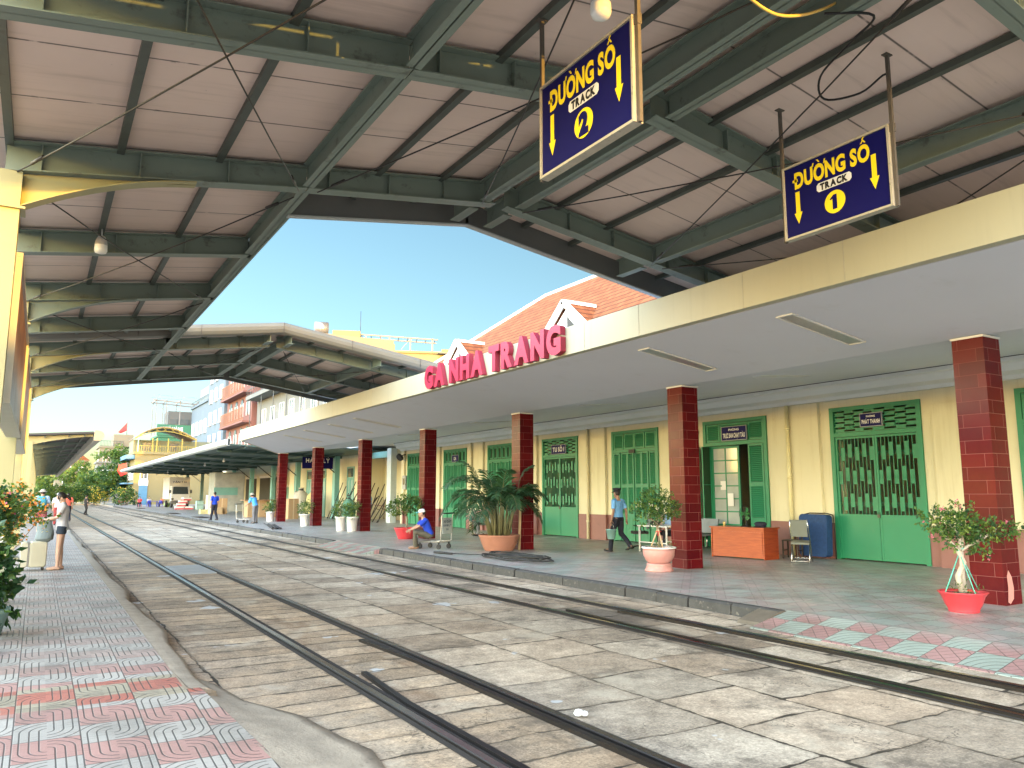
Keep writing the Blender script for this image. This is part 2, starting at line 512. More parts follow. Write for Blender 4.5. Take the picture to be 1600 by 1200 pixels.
M_soffit = paint("soffit_white", (0.60, 0.61, 0.66), 0.8, var=0.07, nscale=0.5, dirt=0.22, dirtc=(0.42, 0.41, 0.40))
M_fascia = paint("fascia_cream", (0.415, 0.39, 0.27), 0.55, var=0.06, nscale=0.5, dirt=0.15, dirtc=(0.33, 0.30, 0.22), streak=.45)
M_teal = paint("teal_paint", (0.16, 0.36, 0.34), 0.5, var=0.14, nscale=2, dirt=0.25)
M_navy = paint("sign_navy", (0.005, 0.005, 0.075), 0.5, var=0.1, nscale=2, spec=0.12)
M_yellow = paint("sign_yellow", (0.78, 0.60, 0.012), 0.5, var=0.06)
M_black = paint("black", (0.012, 0.012, 0.013), 0.5)
M_dark = paint("dark_room", (0.05, 0.05, 0.045), 0.8)
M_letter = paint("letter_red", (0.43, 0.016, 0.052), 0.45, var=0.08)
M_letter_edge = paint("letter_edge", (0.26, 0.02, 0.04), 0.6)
M_glass = paint("window_glass", (0.05, 0.065, 0.07), 0.08, spec=0.8)
M_chrome = paint("chrome", (0.55, 0.55, 0.55), 0.22, 1.0)
M_terra = paint("terracotta", (0.33, 0.15, 0.10), 0.65, var=0.18, nscale=3, dirt=0.3)
M_pinkpot = paint("pink_glaze", (0.46, 0.22, 0.19), 0.5, var=0.15, nscale=5, dirt=0.3, dirtc=(0.6, 0.5, 0.42))
M_redpot = paint("red_plastic", (0.50, 0.045, 0.055), 0.35, var=0.08)
M_whitepot = paint("white_plastic", (0.70, 0.70, 0.70), 0.35, var=0.05)
M_soil = paint("soil", (0.06, 0.042, 0.03), 0.95, var=0.5, nscale=20, bump=0.8, bscale=60)
M_bark = paint("bark", (0.25, 0.20, 0.14), 0.85, var=0.4, nscale=12, bump=0.7, bscale=50)
M_rubber = paint("rubber", (0.018, 0.018, 0.018), 0.7)

def m_sheet():
    m = Mat("roof_sheet", 0.55, 0, 0.3)
    x, y, z = m.xyz()
    c = m.scale((0.64, 0.505, 0.44), m.noise(0.7, 4) * 0.3 + 0.85)
    # seams between boards, uneven and a little dirty
    s = (y + (m.noise(0.4, 2) - 0.5) * 0.05) / 1.1
    d = (0.5 - (s.frac() - 0.5).abs()) * 1.1
    seam = (1.0 - d.step(0.004, 0.018)) * m.noise(4, 5, stretch=(1, 0.2, 1)).step(0.28, 0.46)
    halo = (1.0 - d.step(0.0, 0.05)) * m.noise(9, 6, stretch=(0.5, 1, 1), rough=0.75).step(0.56, 0.68)
    streak = m.noise(1.3, 6, stretch=(0.35, 5, 1), rough=0.65).step(0.50, 0.8)
    c = m.mix(streak * 0.35, c, (0.20, 0.14, 0.11))
    c = m.mix(m.noise(7, 6, rough=0.8).step(0.66, 0.72) * 0.5, c, (0.09, 0.07, 0.06))
    c = m.mix(halo * 0.6, c, (0.05, 0.04, 0.035))
    c = m.mix(seam * 0.85, c, (0.03, 0.027, 0.025))
    m.color(c)
    m.bump(m.noise(0.9, 3, stretch=(0.4, 2.2, 1)), 0.35, 0.05)
    return m.m
M_sheet = m_sheet()

def m_pillar():
    m = Mat("red_wall_tile", 0.14, 0, 0.15)
    x, y, z = m.xyz()
    hz = z / 0.20; row = hz.floor()
    t = (x + y + 0.235) / 0.47 * 1.001 + row.mod2() * 0.42 + 0.25
    dz = (0.5 - (hz.frac() - 0.5).abs()) * 0.20; dt = (0.5 - (t.frac() - 0.5).abs()) * 0.47
    grout = 1.0 - dz.mn(dt).step(0.0015, 0.004)
    r = m.white(t.floor(), row)
    mar = m.noise(9, 6, rough=0.7)
    c = m.mix(r * 0.75 + (mar - 0.5) * 0.8, (0.068, 0.003, 0.006), (0.11, 0.006, 0.008))
    c = m.mix(grout * 0.6, c, (0.28, 0.12, 0.105))
    m.color(c)
    m.rough(grout * 0.4 + m.noise(3, 3) * 0.14 + 0.16)
    m.bump((1.0 - grout) + m.noise(2.5, 2) * 0.4 + r * 0.3, 0.25, 0.005)
    return m.m
M_pillar = m_pillar()

def m_rooftile(name, ax):
    m = Mat(name, 0.7, 0, 0.25)
    x, y, z = m.xyz()
    row = z / 0.25; ri = row.floor()
    al = (y if ax == 'y' else x) / 0.26 + ri.mod2() * 0.5
    f = row.frac(); g = (al.frac() - 0.5).abs()
    r = m.white(al.floor(), ri)
    c = m.mix(r, (0.21, 0.066, 0.026), (0.29, 0.105, 0.042))
    c = m.scale(c, m.noise(0.5, 5) * 0.2 + 0.9)
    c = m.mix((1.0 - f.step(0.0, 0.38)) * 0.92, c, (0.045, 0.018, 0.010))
    c = m.mix(g.step(0.42, 0.5) * 0.6, c, (0.15, 0.06, 0.03))
    c = m.mix(m.noise(1.2, 6, rough=0.7).step(0.60, 0.78) * 0.35, c, (0.16, 0.10, 0.07))
    m.color(c)
    m.bump(f * 1.0 - g * 0.6, 0.8, 0.03)
    return m.m
M_rt = m_rooftile("roof_tiles", 'y')
M_rtx = m_rooftile("roof_tiles_hip", 'x')

def m_wood(name, c1, c2, rough=0.35):
    m = Mat(name, rough, 0, 0.45)
    n = m.noise(3, 6, stretch=(1, 1, 9)); n2 = m.noise(18, 4, stretch=(1, 1, 10))
    m.color(m.scale(m.mix(n.step(0.3, 0.7), c1, c2), n2 * 0.5 + 0.75))
    return m.m
M_desk = m_wood("desk_wood", (0.24, 0.034, 0.008), (0.34, 0.060, 0.014))

def leafmat(name, a, b, trans=0.25, rough=0.5):
    m = Mat(name, rough, 0, 0.35)
    n = m.noise(7, 3); n2 = m.noise(60, 2)
    m.color(m.scale(m.mix(n.step(0.35, 0.65), a, b), n2 * 0.6 + 0.7))
    m.b.inputs["Subsurface Weight"].default_value = 0.0
    tr = m.nt.nodes.new("ShaderNodeBsdfTranslucent"); tr.inputs[0].default_value = (b[0] * 1.3, b[1] * 1.4, b[2], 1)
    mx = m.nt.nodes.new("ShaderNodeMixShader"); mx.inputs[0].default_value = trans
    out = m.nt.nodes["Material Output"]
    m.nt.links.new(m.b.outputs[0], mx.inputs[1]); m.nt.links.new(tr.outputs[0], mx.inputs[2])
    m.nt.links.new(mx.outputs[0], out.inputs[0])
    return m.m
M_leaf = leafmat("leaf_mid", (0.035, 0.085, 0.018), (0.075, 0.15, 0.03))
M_leafd = leafmat("leaf_dark", (0.014, 0.050, 0.018), (0.032, 0.085, 0.030))
M_leafl = leafmat("leaf_light", (0.075, 0.14, 0.025), (0.16, 0.22, 0.04))
M_palm = leafmat("leaf_palm", (0.018, 0.055, 0.028), (0.045, 0.10, 0.048), rough=0.4)
M_fl_orange = leafmat("flower_orange", (0.62, 0.17, 0.035), (0.75, 0.28, 0.05))
M_fl_pink = leafmat("flower_pink", (0.50, 0.09, 0.16), (0.60, 0.2, 0.26))
M_fl_yellow = leafmat("flower_yellow", (0.65, 0.42, 0.03), (0.72, 0.55, 0.12))
M_fl_white = leafmat("flower_white", (0.60, 0.57, 0.42), (0.7, 0.68, 0.6))

# ------------------------------------------------------------------ ground, track paving, platforms
PZ, TZ = 0.0, -0.17           # platform floor and track paving heights
mb = MB(); n = 12
mb.add([(-3000, -3000, -0.5), (3000, -3000, -0.5), (3000, 3000, -0.5), (-3000, 3000, -0.5)], [(0, 1, 2, 3)])
struct(mb.build("ground", M_ground))
def sheet(name, m, pts, thick=0.3):
    """slab with the given top outline (counter-clockwise), thick downwards"""
    mb = MB(); n = len(pts)
    mb.add(list(pts) + [(p[0], p[1], p[2] - thick) for p in pts],
           [list(range(n)), list(range(n, 2 * n))[::-1]] + [(i, n + i, n + (i + 1) % n, (i + 1) % n) for i in range(n)])
    return struct(mb.build(name, m))
# track paving: a grid so that it reads as slightly uneven ground
mb = MB(); nx, ny = 30, 160
xs = [1.2 + 8.6 * i / nx for i in range(nx + 1)]
ys = [-8 + (150.0) * (j / ny) ** 1.7 for j in range(ny + 1)]
vs = []
for y in ys:
    for x in xs:
        h = 0.012 * math.sin(1.7 * x + 0.6 * y) * math.sin(0.9 * y - 0.8 * x)
        if min(abs(x - 2.68), abs(x - 3.68), abs(x - 6.82), abs(x - 7.84)) < 0.3: h *= 0.2
        vs.append((x, y, TZ + h))
fs = [(j * (nx + 1) + i, j * (nx + 1) + i + 1, (j + 1) * (nx + 1) + i + 1, (j + 1) * (nx + 1) + i) for j in range(ny) for i in range(nx)]
mb.add(vs, fs, 0, True); struct(mb.build("track_paving", M_slab))
# left platform: flat beyond Y=7.1, ramp towards the camera
sheet("left_platform", M_tileL, [(-6, 7.1, 0), (1.16, 7.1, 0), (1.16, 150, 0), (-6, 150, 0)])
def ramp(name, m, rows, thick=.25):
    """rows of points from near to far, each row left to right; closed underneath"""
    mb = MB(); k = len(rows[0]); P = [p for r in rows for p in r]; n = len(P)
    mb.add(P + [(p[0], p[1], p[2] - thick) for p in P],
           [(i * k + j, i * k + j + 1, (i + 1) * k + j + 1, (i + 1) * k + j) for i in range(len(rows) - 1) for j in range(k - 1)]
           + [(i * k + k - 1, n + i * k + k - 1, n + (i + 1) * k + k - 1, (i + 1) * k + k - 1) for i in range(len(rows) - 1)]
           + [(i * k, (i + 1) * k, n + (i + 1) * k, n + i * k) for i in range(len(rows) - 1)])
    return struct(mb.build(name, m))
ramp("left_ramp", M_tileL, [[(-6, -6, -.15), (1.52, -6, -.15)], [(-6, 3, -.13), (1.50, 3, -.13)], [(-6, 5, -.10), (1.46, 5, -.10)], [(-6, 7.1, 0), (1.28, 7.1, 0)]])
# worn concrete edge of the platform, and the apron that spreads from the ramp
mb = MB(); vs = []; N = 60
for j in range(N + 1):
    y = 7.1 + (143) * (j / N) ** 2
    w = 0.24 + 0.05 * math.sin(y * 1.3) + 0.03 * math.sin(y * 3.1)
    vs += [(1.163, y, -0.003), (1.163 + w * 0.7, y, -0.012), (1.163 + w, y, -0.05), (1.163 + w + 0.03, y, -0.30)]
fs = [(j * 4 + i, j * 4 + i + 1, j * 4 + i + 5, j * 4 + i + 4) for j in range(N) for i in range(3)] + [(0, 3, 2, 1)]
mb.add(vs, fs, 0, True); struct(mb.build("platform_edge", M_conc))
mb = MB(); vs = []; N = 40
for j in range(N + 1):
    t = j / N; y = -6 + 14.6 * t
    xl = 1.52 - 0.02 * max(0, (y + 6) / 10) if y < 4 else 1.50 - 0.22 * (y - 4) / 3.1
    zl = -0.125 - 0.035 * (4 - y) / 10 if y < 4 else -0.125 + 0.115 * min(1, (y - 4) / 3.1)
    xr = 2.10 + 0.05 * math.sin(y * 2.3) + 0.03 * math.sin(y * 5.1) - max(0, y - 5.3) * 0.21 - max(0, y - 7.9) * .1
    if y > 7.1: zl = .006 - .012 * (y - 7.1); xl = 1.17
    for i in range(7):
        s = i / 6
        vs.append((xl + (xr - xl) * s + 0.002, y, zl * (1 - s) ** 1.3 + (TZ + 0.012) * (1 - (1 - s) ** 1.3) + 0.006 * math.sin(9 * s + y * 2)))
    vs.append((xr + 0.03, y, -0.3))
fs = [(j * 8 + i, j * 8 + i + 1, j * 8 + i + 9, j * 8 + i + 8) for j in range(N) for i in range(7)]
mb.add(vs, fs, 0, True); struct(mb.build("concrete_apron", M_conc))

# right platform and its ramps
sheet("right_platform", M_tileR, [(9.0, 7.4, 0), (30, 7.4, 0), (30, 150, 0), (8.98, 150, 0)])
ramp("right_ramp", M_tileR, [[(8.22, -6, -.16), (9.1, -6, 0), (30, -6, 0)], [(8.23, 7.4, -.158), (9.0, 7.4, 0), (30, 7.4, 0)]])
sheet("side_ramp", M_tileR, [(8.30, 22.1, -0.16), (8.996, 22.1, -0.004), (8.996, 26.5, -0.004), (8.30, 26.5, -0.16)], 0.2)
sheet("far_paving", M_conc, [(-6, 150.02, -0.02), (30, 150.02, -0.02), (30, 260, -0.02), (-6, 260, -0.02)])
# kerb stones of the right platform
def kerb(name, y0, y1, label, step=0.95):
    r = thing(name, label, "kerb", (8.85, y0, -0.17))
    mb = MB(); y = y0
    while y < y1 - 0.05:
        L = step * random.uniform(0.75, 1.2); e = min(y + L, y1)
        w = random.uniform(-0.015, 0.015); t = random.uniform(-0.012, 0.006)
        a = 0.035
        mb.prism([(8.84 + w, -0.3), (9.0, -0.3), (9.0, 0.004 + t), (8.84 + w + 0.05, 0.004 + t), (8.84 + w + 0.01, -0.025 + t)], y + a * random.random(), e - a * random.random())
        y = e
    mb.build("kerb_stones", M_kerb, r)
    return r
kerb("stone_kerb", 7.45, 22.1, "dark stone kerb along the near right platform, beside the coiled hose")
kerb("stone_kerb", 26.5, 118.0, "dark stone kerb running far along the right platform past the second gap", 1.0)
mb = MB(); mb.prism([(8.30, -0.3), (8.99, -0.3), (8.99, -0.002), (8.86, -0.01), (8.45, -0.12)], 7.42, 7.80)
struct(mb.build("ramp_edge", paint('ramp_stone', (0.12, 0.10, 0.075), 0.8, var=0.35, nscale=6, dirt=.4, bump=.5, bscale=30)))

# ------------------------------------------------------------------ the two tracks, sunk in the paving
def rail(mb, x, y0, y1, top=True):
    prof = [(-.05, -.30), (.05, -.30), (.05, -.29), (.012, -.27), (.012, -.185), (.033, -.175), (.034, -.145), (.028, -.137), (-.028, -.137), (-.034, -.145), (-.033, -.175), (-.012, -.185), (-.012, -.27), (-.05, -.29)]
    k = 24; P = []
    ys = [y0 + (y1 - y0) * (i / k) ** 1.5 for i in range(k + 1)]
    n = len(prof); vs = []
    for y in ys:
        for p in prof: vs.append((x + p[0], y, p[1]))
    for i in range(k):
        for j in range(n):
            a = i * n + j; b = i * n + (j + 1) % n
            mb.add([], []); mb.f.append([a + (len(mb.v)), b + len(mb.v), b + n + len(mb.v), a + n + len(mb.v)]); mb.m.append(1 if j == 7 else 0); mb.sm.append(False)
    o = len(mb.v); mb.v += vs
    mb.f.append([o + j for j in range(n)]); mb.m.append(0); mb.sm.append(False)
def check_rail(mb, x, y0, y1, flare):
    """old rail laid beside the running rail, its end flared towards the middle"""
    pts = []
    for i in range(13):
        y = y0 + (y1 - y0) * i / 12
        d = max(0, (y - (y1 - 0.55))) / 0.55
        pts.append((x + flare * 0.09 * d, y))
    for (a, b) in zip(pts[:-1], pts[1:]):
        mb.bar((a[0], a[1], -0.165), (b[0], b[1] + 0.001, -0.165), 0.055, 0.056)
def track(label, xl, xr, ch):
    r = thing("railway_track", label, "railway track", ((xl + xr) / 2, 0, -0.17))
    for x in (xl, xr):
        mb = MB(); rail(mb, x, -8, 150); mb.build("rail", [M_rail, M_railtop], r)
    for (x, y0, y1, fl) in ch:
        mb = MB(); check_rail(mb, x, y0, y1, fl); mb.build("check_rail", M_rail, r)
    # dark flangeway beside each rail
    for x, s in ((xl, 1), (xr, -1)):
        mb = MB(); a, b = x + s * 0.035, x + s * 0.118
        mb.add([(min(a, b), -8, TZ + .008), (max(a, b), -8, TZ + .008), (max(a, b), 150, TZ + .008), (min(a, b), 150, TZ + .008)], [(0, 1, 2, 3)])
        mb.add([(x - s * 0.09 if s > 0 else x + 0.035, -8, TZ + .008), (x - 0.035 if s > 0 else x + .09, -8, TZ + .008), (x - 0.035 if s > 0 else x + .09, 150, TZ + .008), (x - .09 if s > 0 else x + .035, 150, TZ + .008)], [(0, 1, 2, 3)])
        mb.build("flangeway", paint("flange_gap", (0.03, 0.024, 0.019), 0.9, var=0.5, nscale=5), r)
    return r
track("metre-gauge railway track with bright worn rails beside the left platform", 2.68, 3.68, [(2.80, -8, 7.55, 1), (3.56, -8, 9.2, -1)])
track("dull dark railway track sunk in slabs beside the right platform kerb", 6.82, 7.84, [(6.94, -8, 9.9, 1), (7.72, -8, 9.4, -1)])
# pale crossing plate between the near rails
mb = MB(); mb.box((2.79, 18.6, -0.17), (3.57, 20.9, -0.148))
for i in range(9): mb.box((2.82, 18.7 + i * .24, -0.148), (3.54, 18.76 + i * .24, -0.142))
tag(mb.build("crossing_plate", paint("plate_grey", (0.24, 0.25, 0.25), 0.55, var=0.25, nscale=3)), "pale grey metal plate lying between the near rails", "plate")
# scraps and a cement lump
mb = MB(); mb.ball((3.83, 5.25, -0.135), (0.045, 0.032, 0.03), 9); mb.ball((3.87, 5.22, -0.14), (0.03, 0.03, 0.022), 8)
tag(mb.build("crumpled_paper", M_white), "crumpled scrap of white paper beside the near rail", "litter")
# fresh cement streaks on the slabs
def smear(name, pts, w):
    mb = MB(); L, Rr = [], []
    for i, (x, y) in enumerate(pts):
        ww = w * (0.5 + random.random())
        L.append((x - ww, y + random.uniform(-.03, .03), TZ + 0.016)); Rr.append((x + ww, y + random.uniform(-.03, .03), TZ + 0.016))
    P = L + Rr[::-1]
    mb.add(P, [(i, i + 1, len(P) - 2 - i, len(P) - 1 - i) for i in range(len(pts) - 1)])
    return struct(mb.build(name, paint("cement_smear", (0.50, 0.50, 0.48), 0.8, var=0.3, nscale=9)))
# ------------------------------------------------------------------ steel roof over the tracks
XR, XL, XE = 5.62, -0.56, 2.70          # ridge, left column line, edge beam of the left strip
XRB, XRE = 8.66, 11.75                  # right beam, right eave
def zl(x): return 6.30 - 0.14 * (XR - x)
def zr(x): return 6.30 - 0.155 * (x - XR)
def zs(x): return zl(x) if x <= XR else zr(x)
FR = [-0.3 + 3.3 * k for k in range(10)]   # frame lines: -0.3 ... 29.4
FA, FB, FD, FF, FH = 6.3, 9.6, 16.2, 22.8, 29.4
Y0, Y1 = 1.5, 10.60                    # near roof
YF0, YF1 = 21.75, 30.3                  # far roof
shed = thing("platform_shed", "big green steel gable roof over both tracks, seen from below", "canopy", (XR, 9.6, 0))

def sheet_part(x0, x1, y0, y1, f):
    mb = MB()
    mb.add([(x0, y0, f(x0)), (x1, y0, f(x1)), (x1, y1, f(x1)), (x0, y1, f(x0)),
            (x0, y0, f(x0) + .05), (x1, y0, f(x1) + .05), (x1, y1, f(x1) + .05), (x0, y1, f(x0) + .05)],
           [(0, 3, 2, 1), (4, 5, 6, 7), (0, 1, 5, 4), (1, 2, 6, 5), (2, 3, 7, 6), (3, 0, 4, 7)])
    mb.build("roof_sheet", M_sheet, shed)
sheet_part(XL - 0.3, XR - 0.003, Y0, Y1, zl); sheet_part(XR + 0.003, XRE + 0.2, Y0, Y1, zr)
sheet_part(XL - 0.3, XE + 0.03, Y1 + .003, YF0 - .003, zl)
sheet_part(XL - 0.3, XR - 0.003, YF0, YF1, zl); sheet_part(XR + 0.003, XRE + 0.2, YF0, YF1, zr)

def rafter(x0, x1, y, d0, d1, f, w=0.20, name="rafter"):
    """I beam under the roof: web and flanges; depth d0 at x0, d1 at x1 (below the purlins)"""
    o = 0.055
    mb = MB(); k = 10
    P = [(x0 + (x1 - x0) * i / k) for i in range(k + 1)]
    D = [d0 + (d1 - d0) * i / k for i in range(k + 1)]
    top = [(x, f(x) - o) for x in P]; bot = [(x, f(x) - o - d) for x, d in zip(P, D)]
    web = top + bot[::-1]
    mb.prism([(p[0], p[1]) for p in web], y - 0.006, y + 0.006)
    for ln, t in ((top, -0.015), (bot, 0.015)):
        pl = [(p[0], p[1]) for p in ln] + [(p[0], p[1] + t) for p in ln[::-1]]
        mb.prism(pl, y - w / 2, y + w / 2)
    for x, d in zip(P[1:-1:3], D[1:-1:3]):   # a few stiffeners
        mb.box((x - .006, y - w / 2 + .02, f(x) - o - d + .016), (x + .006, y + w / 2 - .02, f(x) - o - .016))
    return mb.build(name, M_green_steel, shed)
near = [y for y in FR if 1 < y <= 9.7]; far = [22.8, 26.1, 29.4]; strip = [12.9, 16.2, 19.5]
for y in near + far + strip:
    col = y in (FB, FD, FF, FH, -0.3 + 3.3)
    rafter(XL, XE, y, 0.34, 0.31, zl)
    if y not in strip:
        rafter(XE + .012, XR - .1, y, 0.31, 0.34, zl)
        rafter(XR + .1, XRB, y, 0.34, 0.31, zr)
        rafter(XRB + .012, XRE, y, 0.31, 0.28, zr)
# knee haunches and columns on the left; columns on the right stand behind the canopy
M_colm = paint("column_paint", (0.30, 0.275, 0.135), 0.5, var=0.07, nscale=1.5, dirt=0.18, dirtc=(0.3, 0.27, 0.18))
for y in (3.0, FB, FD, FF, FH):
    mb = MB(); pts = []
    z0 = zl(XL) - .055 - .34
    for i in range(11):
        t = i / 10; x = XL + 0.17 + t * 1.75
        pts.append((x, zl(x) - .055 - .325 - 0.40 * (1 - t) ** 2.0))
    topl = [(p[0], zl(p[0]) - .055 - .345) for p in pts]
    mb.prism(pts + topl[::-1], y - .008, y + .008)
    pl = pts + [(p[0], p[1] - .015) for p in pts[::-1]]
    mb.prism(pl, y - .10, y + .10)
    mb.build("haunch", M_green_steel if y in (FD,) else M_colm, shed)
    mb = MB()
    for yy in (y - .11, y + .11):
        mb.box((XL - .20, yy - .008, -.1), (XL + .17, yy + .008, z0 - 0.40 if yy else 0))
    mb.box((XL - .20, y - .102, -.1), (XL - .185, y + .102, z0 - .02)); mb.box((XL + .155, y - .102, -.1), (XL + .17, y + .102, z0 - .02))
    mb.box((XL - .26, y - .16, z0 - .42), (XL + .22, y + .16, z0 - .395))
    mb.box((XL - .20, y - .118, z0 - .39), (XL + .17, y + .118, z0 + .0))
    mb.box((XL - .3, y - .2, -.1), (XL + .27, y + .2, 0.06))
    mb.build("column", M_colm, shed)
    # gutter pipe beside the column
for y in (3.0, FB, FF, FH):
    mb = MB(); mb.box((XRE - .15, y - .15, 0 if y > 12 else 0), (XRE + .15, y + .15, zr(XRE) - .1)) if False else mb.cyl((XRE, y, 4.6), (XRE, y, zr(XRE) - .3), .11)
    mb.build("stub_column", M_green_steel, shed)
# longitudinal beams (I section along Y)
def beam(x, y0, y1, depth, w, name, z=None, drop=0.055):
    zt = (zs(x) if z is None else z) - drop
    mb = MB()
    mb.box((x - .006, y0, zt - depth), (x + .006, y1, zt)); mb.box((x - w / 2, y0, zt - depth), (x + w / 2, y1, zt - depth + .014)); mb.box((x - w / 2, y0, zt - .014), (x + w / 2, y1, zt))
    mb.build(name, M_green_steel, shed)
def bays(a, b): return [(y, y2) for y, y2 in zip(FR[:-1], FR[1:]) if y >= a - .1 and y2 <= b + .1]
for y0, y1 in [(Y0 + 0.05, 3.0)] + bays(3.0, 9.6) + bays(9.6, 22.8) + bays(22.8, 29.4):
    beam(XE, y0 + .11, y1 - .11, 0.30, 0.15, "edge_beam")
for (a, b) in ((Y0 + .05, 3.0), (3.0, 9.6), (22.8, 29.4), (9.71, Y1 - .02), (YF0 + .02, 22.69)):
    for y0, y1 in (bays(a, b) or [(a, b)]):
        beam(XR - .30, y0 + .11, y1 - .11, 0.30, 0.16, "ridge_beam", 6.24); beam(XR + .30, y0 + .11, y1 - .11, 0.30, 0.16, "ridge_beam", 6.24)
        beam(XRB, y0 + .11, y1 - .11, 0.30, 0.15, "side_beam")
for (a, b) in ((9.71, Y1 - .02), (YF0 + .02, 22.69)):
    beam(XE, a, b, .28, .15, "edge_beam") if a > 20 else None
# purlins: angle sections just under the sheet
for x, spans in [(XL + 1.09, 'L'), (XL + 2.17, 'L'), (XE + .98, 'M'), (XE + 1.95, 'M'), (XR + 1.06, 'R'), (XR + 2.03, 'R'), (XRB + 1.0, 'R'), (XRB + 2.0, 'R'), (XL + .02, 'L')]:
    sp = [(Y0 + .01, YF1 - .1)] if spans == 'L' else [(Y0 + .01, Y1 - .01), (YF0 + .01, YF1 - .01)]
    for a, b in sp:
        mb = MB(); z = zs(x)
        cuts = [a] + [y for y in FR if a < y < b] + [b]
        for p, q in zip(cuts[:-1], cuts[1:]):
            mb.box((x - .04, p + .01, z - .085), (x + .04, q - .01, z - .075)); mb.box((x - .04, p + .01, z - .075), (x - .03, q - .01, z - .01))
            mb.box((x + .03, p + .01, z - .075), (x + .04, q - .01, z - .01))
        mb.build("purlin", M_purlin, shed)
# roof ends: small gutters / rounded barge of the far roof
mb = MB()
for xa, xb in ((XE + .04, XR), (XR, XRE + .2)):
    za, zb = zs(xa), zs(xb)
    mb.bar((xa, Y1 + .03, za - .16), (xb, Y1 + .03, zb - .16), .05, .42); mb.bar((xa, Y1 + .03, za - .382), (xb, Y1 + .03, zb - .382), .11, .022, 1)
mb.build("end_trim", [paint("trim_grey", (0.11, 0.115, 0.11), 0.5, var=0.1), paint("trim_pale", (0.36, 0.38, 0.37), 0.45)], shed)
mb = MB()
mb.bar((XE + .075, Y1 + .06, zl(XE) - .17), (XE + .075, YF0 - .3, zl(XE) - .17), .03, .42)
mb.build("strip_trim", M_green_steel, shed)
def barge(y, name):
    prof = [(0.06, -.19), (-.02, -.19), (-.13, -.16), (-.19, -.08), (-.21, .01), (-.18, .09), (-.10, .13), (0.06, .13)]
    mb = MB(); n = len(prof); xs = [XE - 3.2, XR, XRE + .2]
    vs = [(x, y + p[0], zs(x) + p[1]) for x in xs for p in prof]
    fs = []
    for i in range(2):
        for j in range(n): fs.append((i * n + j, (i + 1) * n + j, (i + 1) * n + (j + 1) % n, i * n + (j + 1) % n))
    fs += [list(range(n)), [2 * n + j for j in range(n)][::-1]]
    mb.add(vs, fs)
    for x in (XE - .8, XR - 2.2, XR - .02, XR + 2.0, XR + 4.2):
        mb.box((x - .004, y - .214, zs(x) - .16), (x + .004, y - .2, zs(x) + .10), 1)
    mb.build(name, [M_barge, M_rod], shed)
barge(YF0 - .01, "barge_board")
mb = MB()
for xa, xb in ((XL - .3, XR), (XR, XRE + .2)): mb.bar((xa, YF1 + .03, zs(xa) - .17), (xb, YF1 + .03, zs(xb) - .17), .05, .44)
mb.build("end_trim", paint("trim_grey", (0.2, 0.2, 0.2)), shed)
# crossed tie rods with turnbuckles
def rods(xa, xb, ya, yb):
    for (p, q) in (((xa, ya), (xb, yb)), ((xb, ya), (xa, yb))):
        mb = MB(); a = Vector((p[0], p[1], zs(p[0]) - .42)); b = Vector((q[0], q[1], zs(q[0]) - .42))
        mid = (a + b) / 2 - Vector((0, 0, .05))
        mb.tube([a, a.lerp(mid, .5) - Vector((0, 0, .015)), mid, mid.lerp(b, .5) - Vector((0, 0, .015)), b], .009, 6)
        for t in (.06, .94):
            c = a.lerp(b, t); d = (b - a).normalized() * .12
            mb.cyl(c - d, c + d, .02, n=6)
        mb.build("tie_rod", M_rod, shed)
for (ya, yb) in ((3.0, 9.6),):
    for xa, xb in ((XL + .12, XE - .12), (XE + .12, XR - .35), (XR + .35, XRB - .12), (XRB + .12, XRE - .1)): rods(xa, xb, max(ya, -3.2) + .12, yb - .12)
for (ya, yb) in ((9.6, 16.2), (16.2, 22.8)): rods(XL + .12, XE - .12, ya + .12, yb - .12)
for xa, xb in ((XL + .12, XE - .12), (XE + .12, XR - .35), (XR + .35, XRB - .12), (XRB + .12, XRE - .1)): rods(xa, xb, 22.92, 29.28)

# ------------------------------------------------------------------ lamps under the roof
def lamp(x, y, label, drop):
    z = zs(x) - drop
    r = thing("bay_lamp", label, "lamp", (x, y, z), 0, "lamps hanging under the steel roof")
    mb = MB(); mb.cyl((x, y, zs(x) - .09), (x, y, z + .1), .012, n=6); mb.lathe([(.02, .14), (.05, .12), (.075, .06), (.085, .0), (.085, -.01)], (x, y, z), 16)
    mb.build("lamp_holder", paint("lamp_grey", (0.42, 0.42, 0.40), 0.4), r)
    mb = MB(); mb.lathe([(.085, -.012), (.088, -.09), (.075, -.125), (.03, -.14), (0, -.142)], (x, y, z), 16)
    mb.build("lamp_glass", paint("lamp_glass", (0.72, 0.72, 0.68), 0.3), r)
lamp(XL + 1.09, 12.55, "white bulb lamp hanging from a purlin near the lit yellow column", .33)
lamp(XE + .98, 4.62, "pale lamp cut off by the top edge, above the track 2 sign", .40)

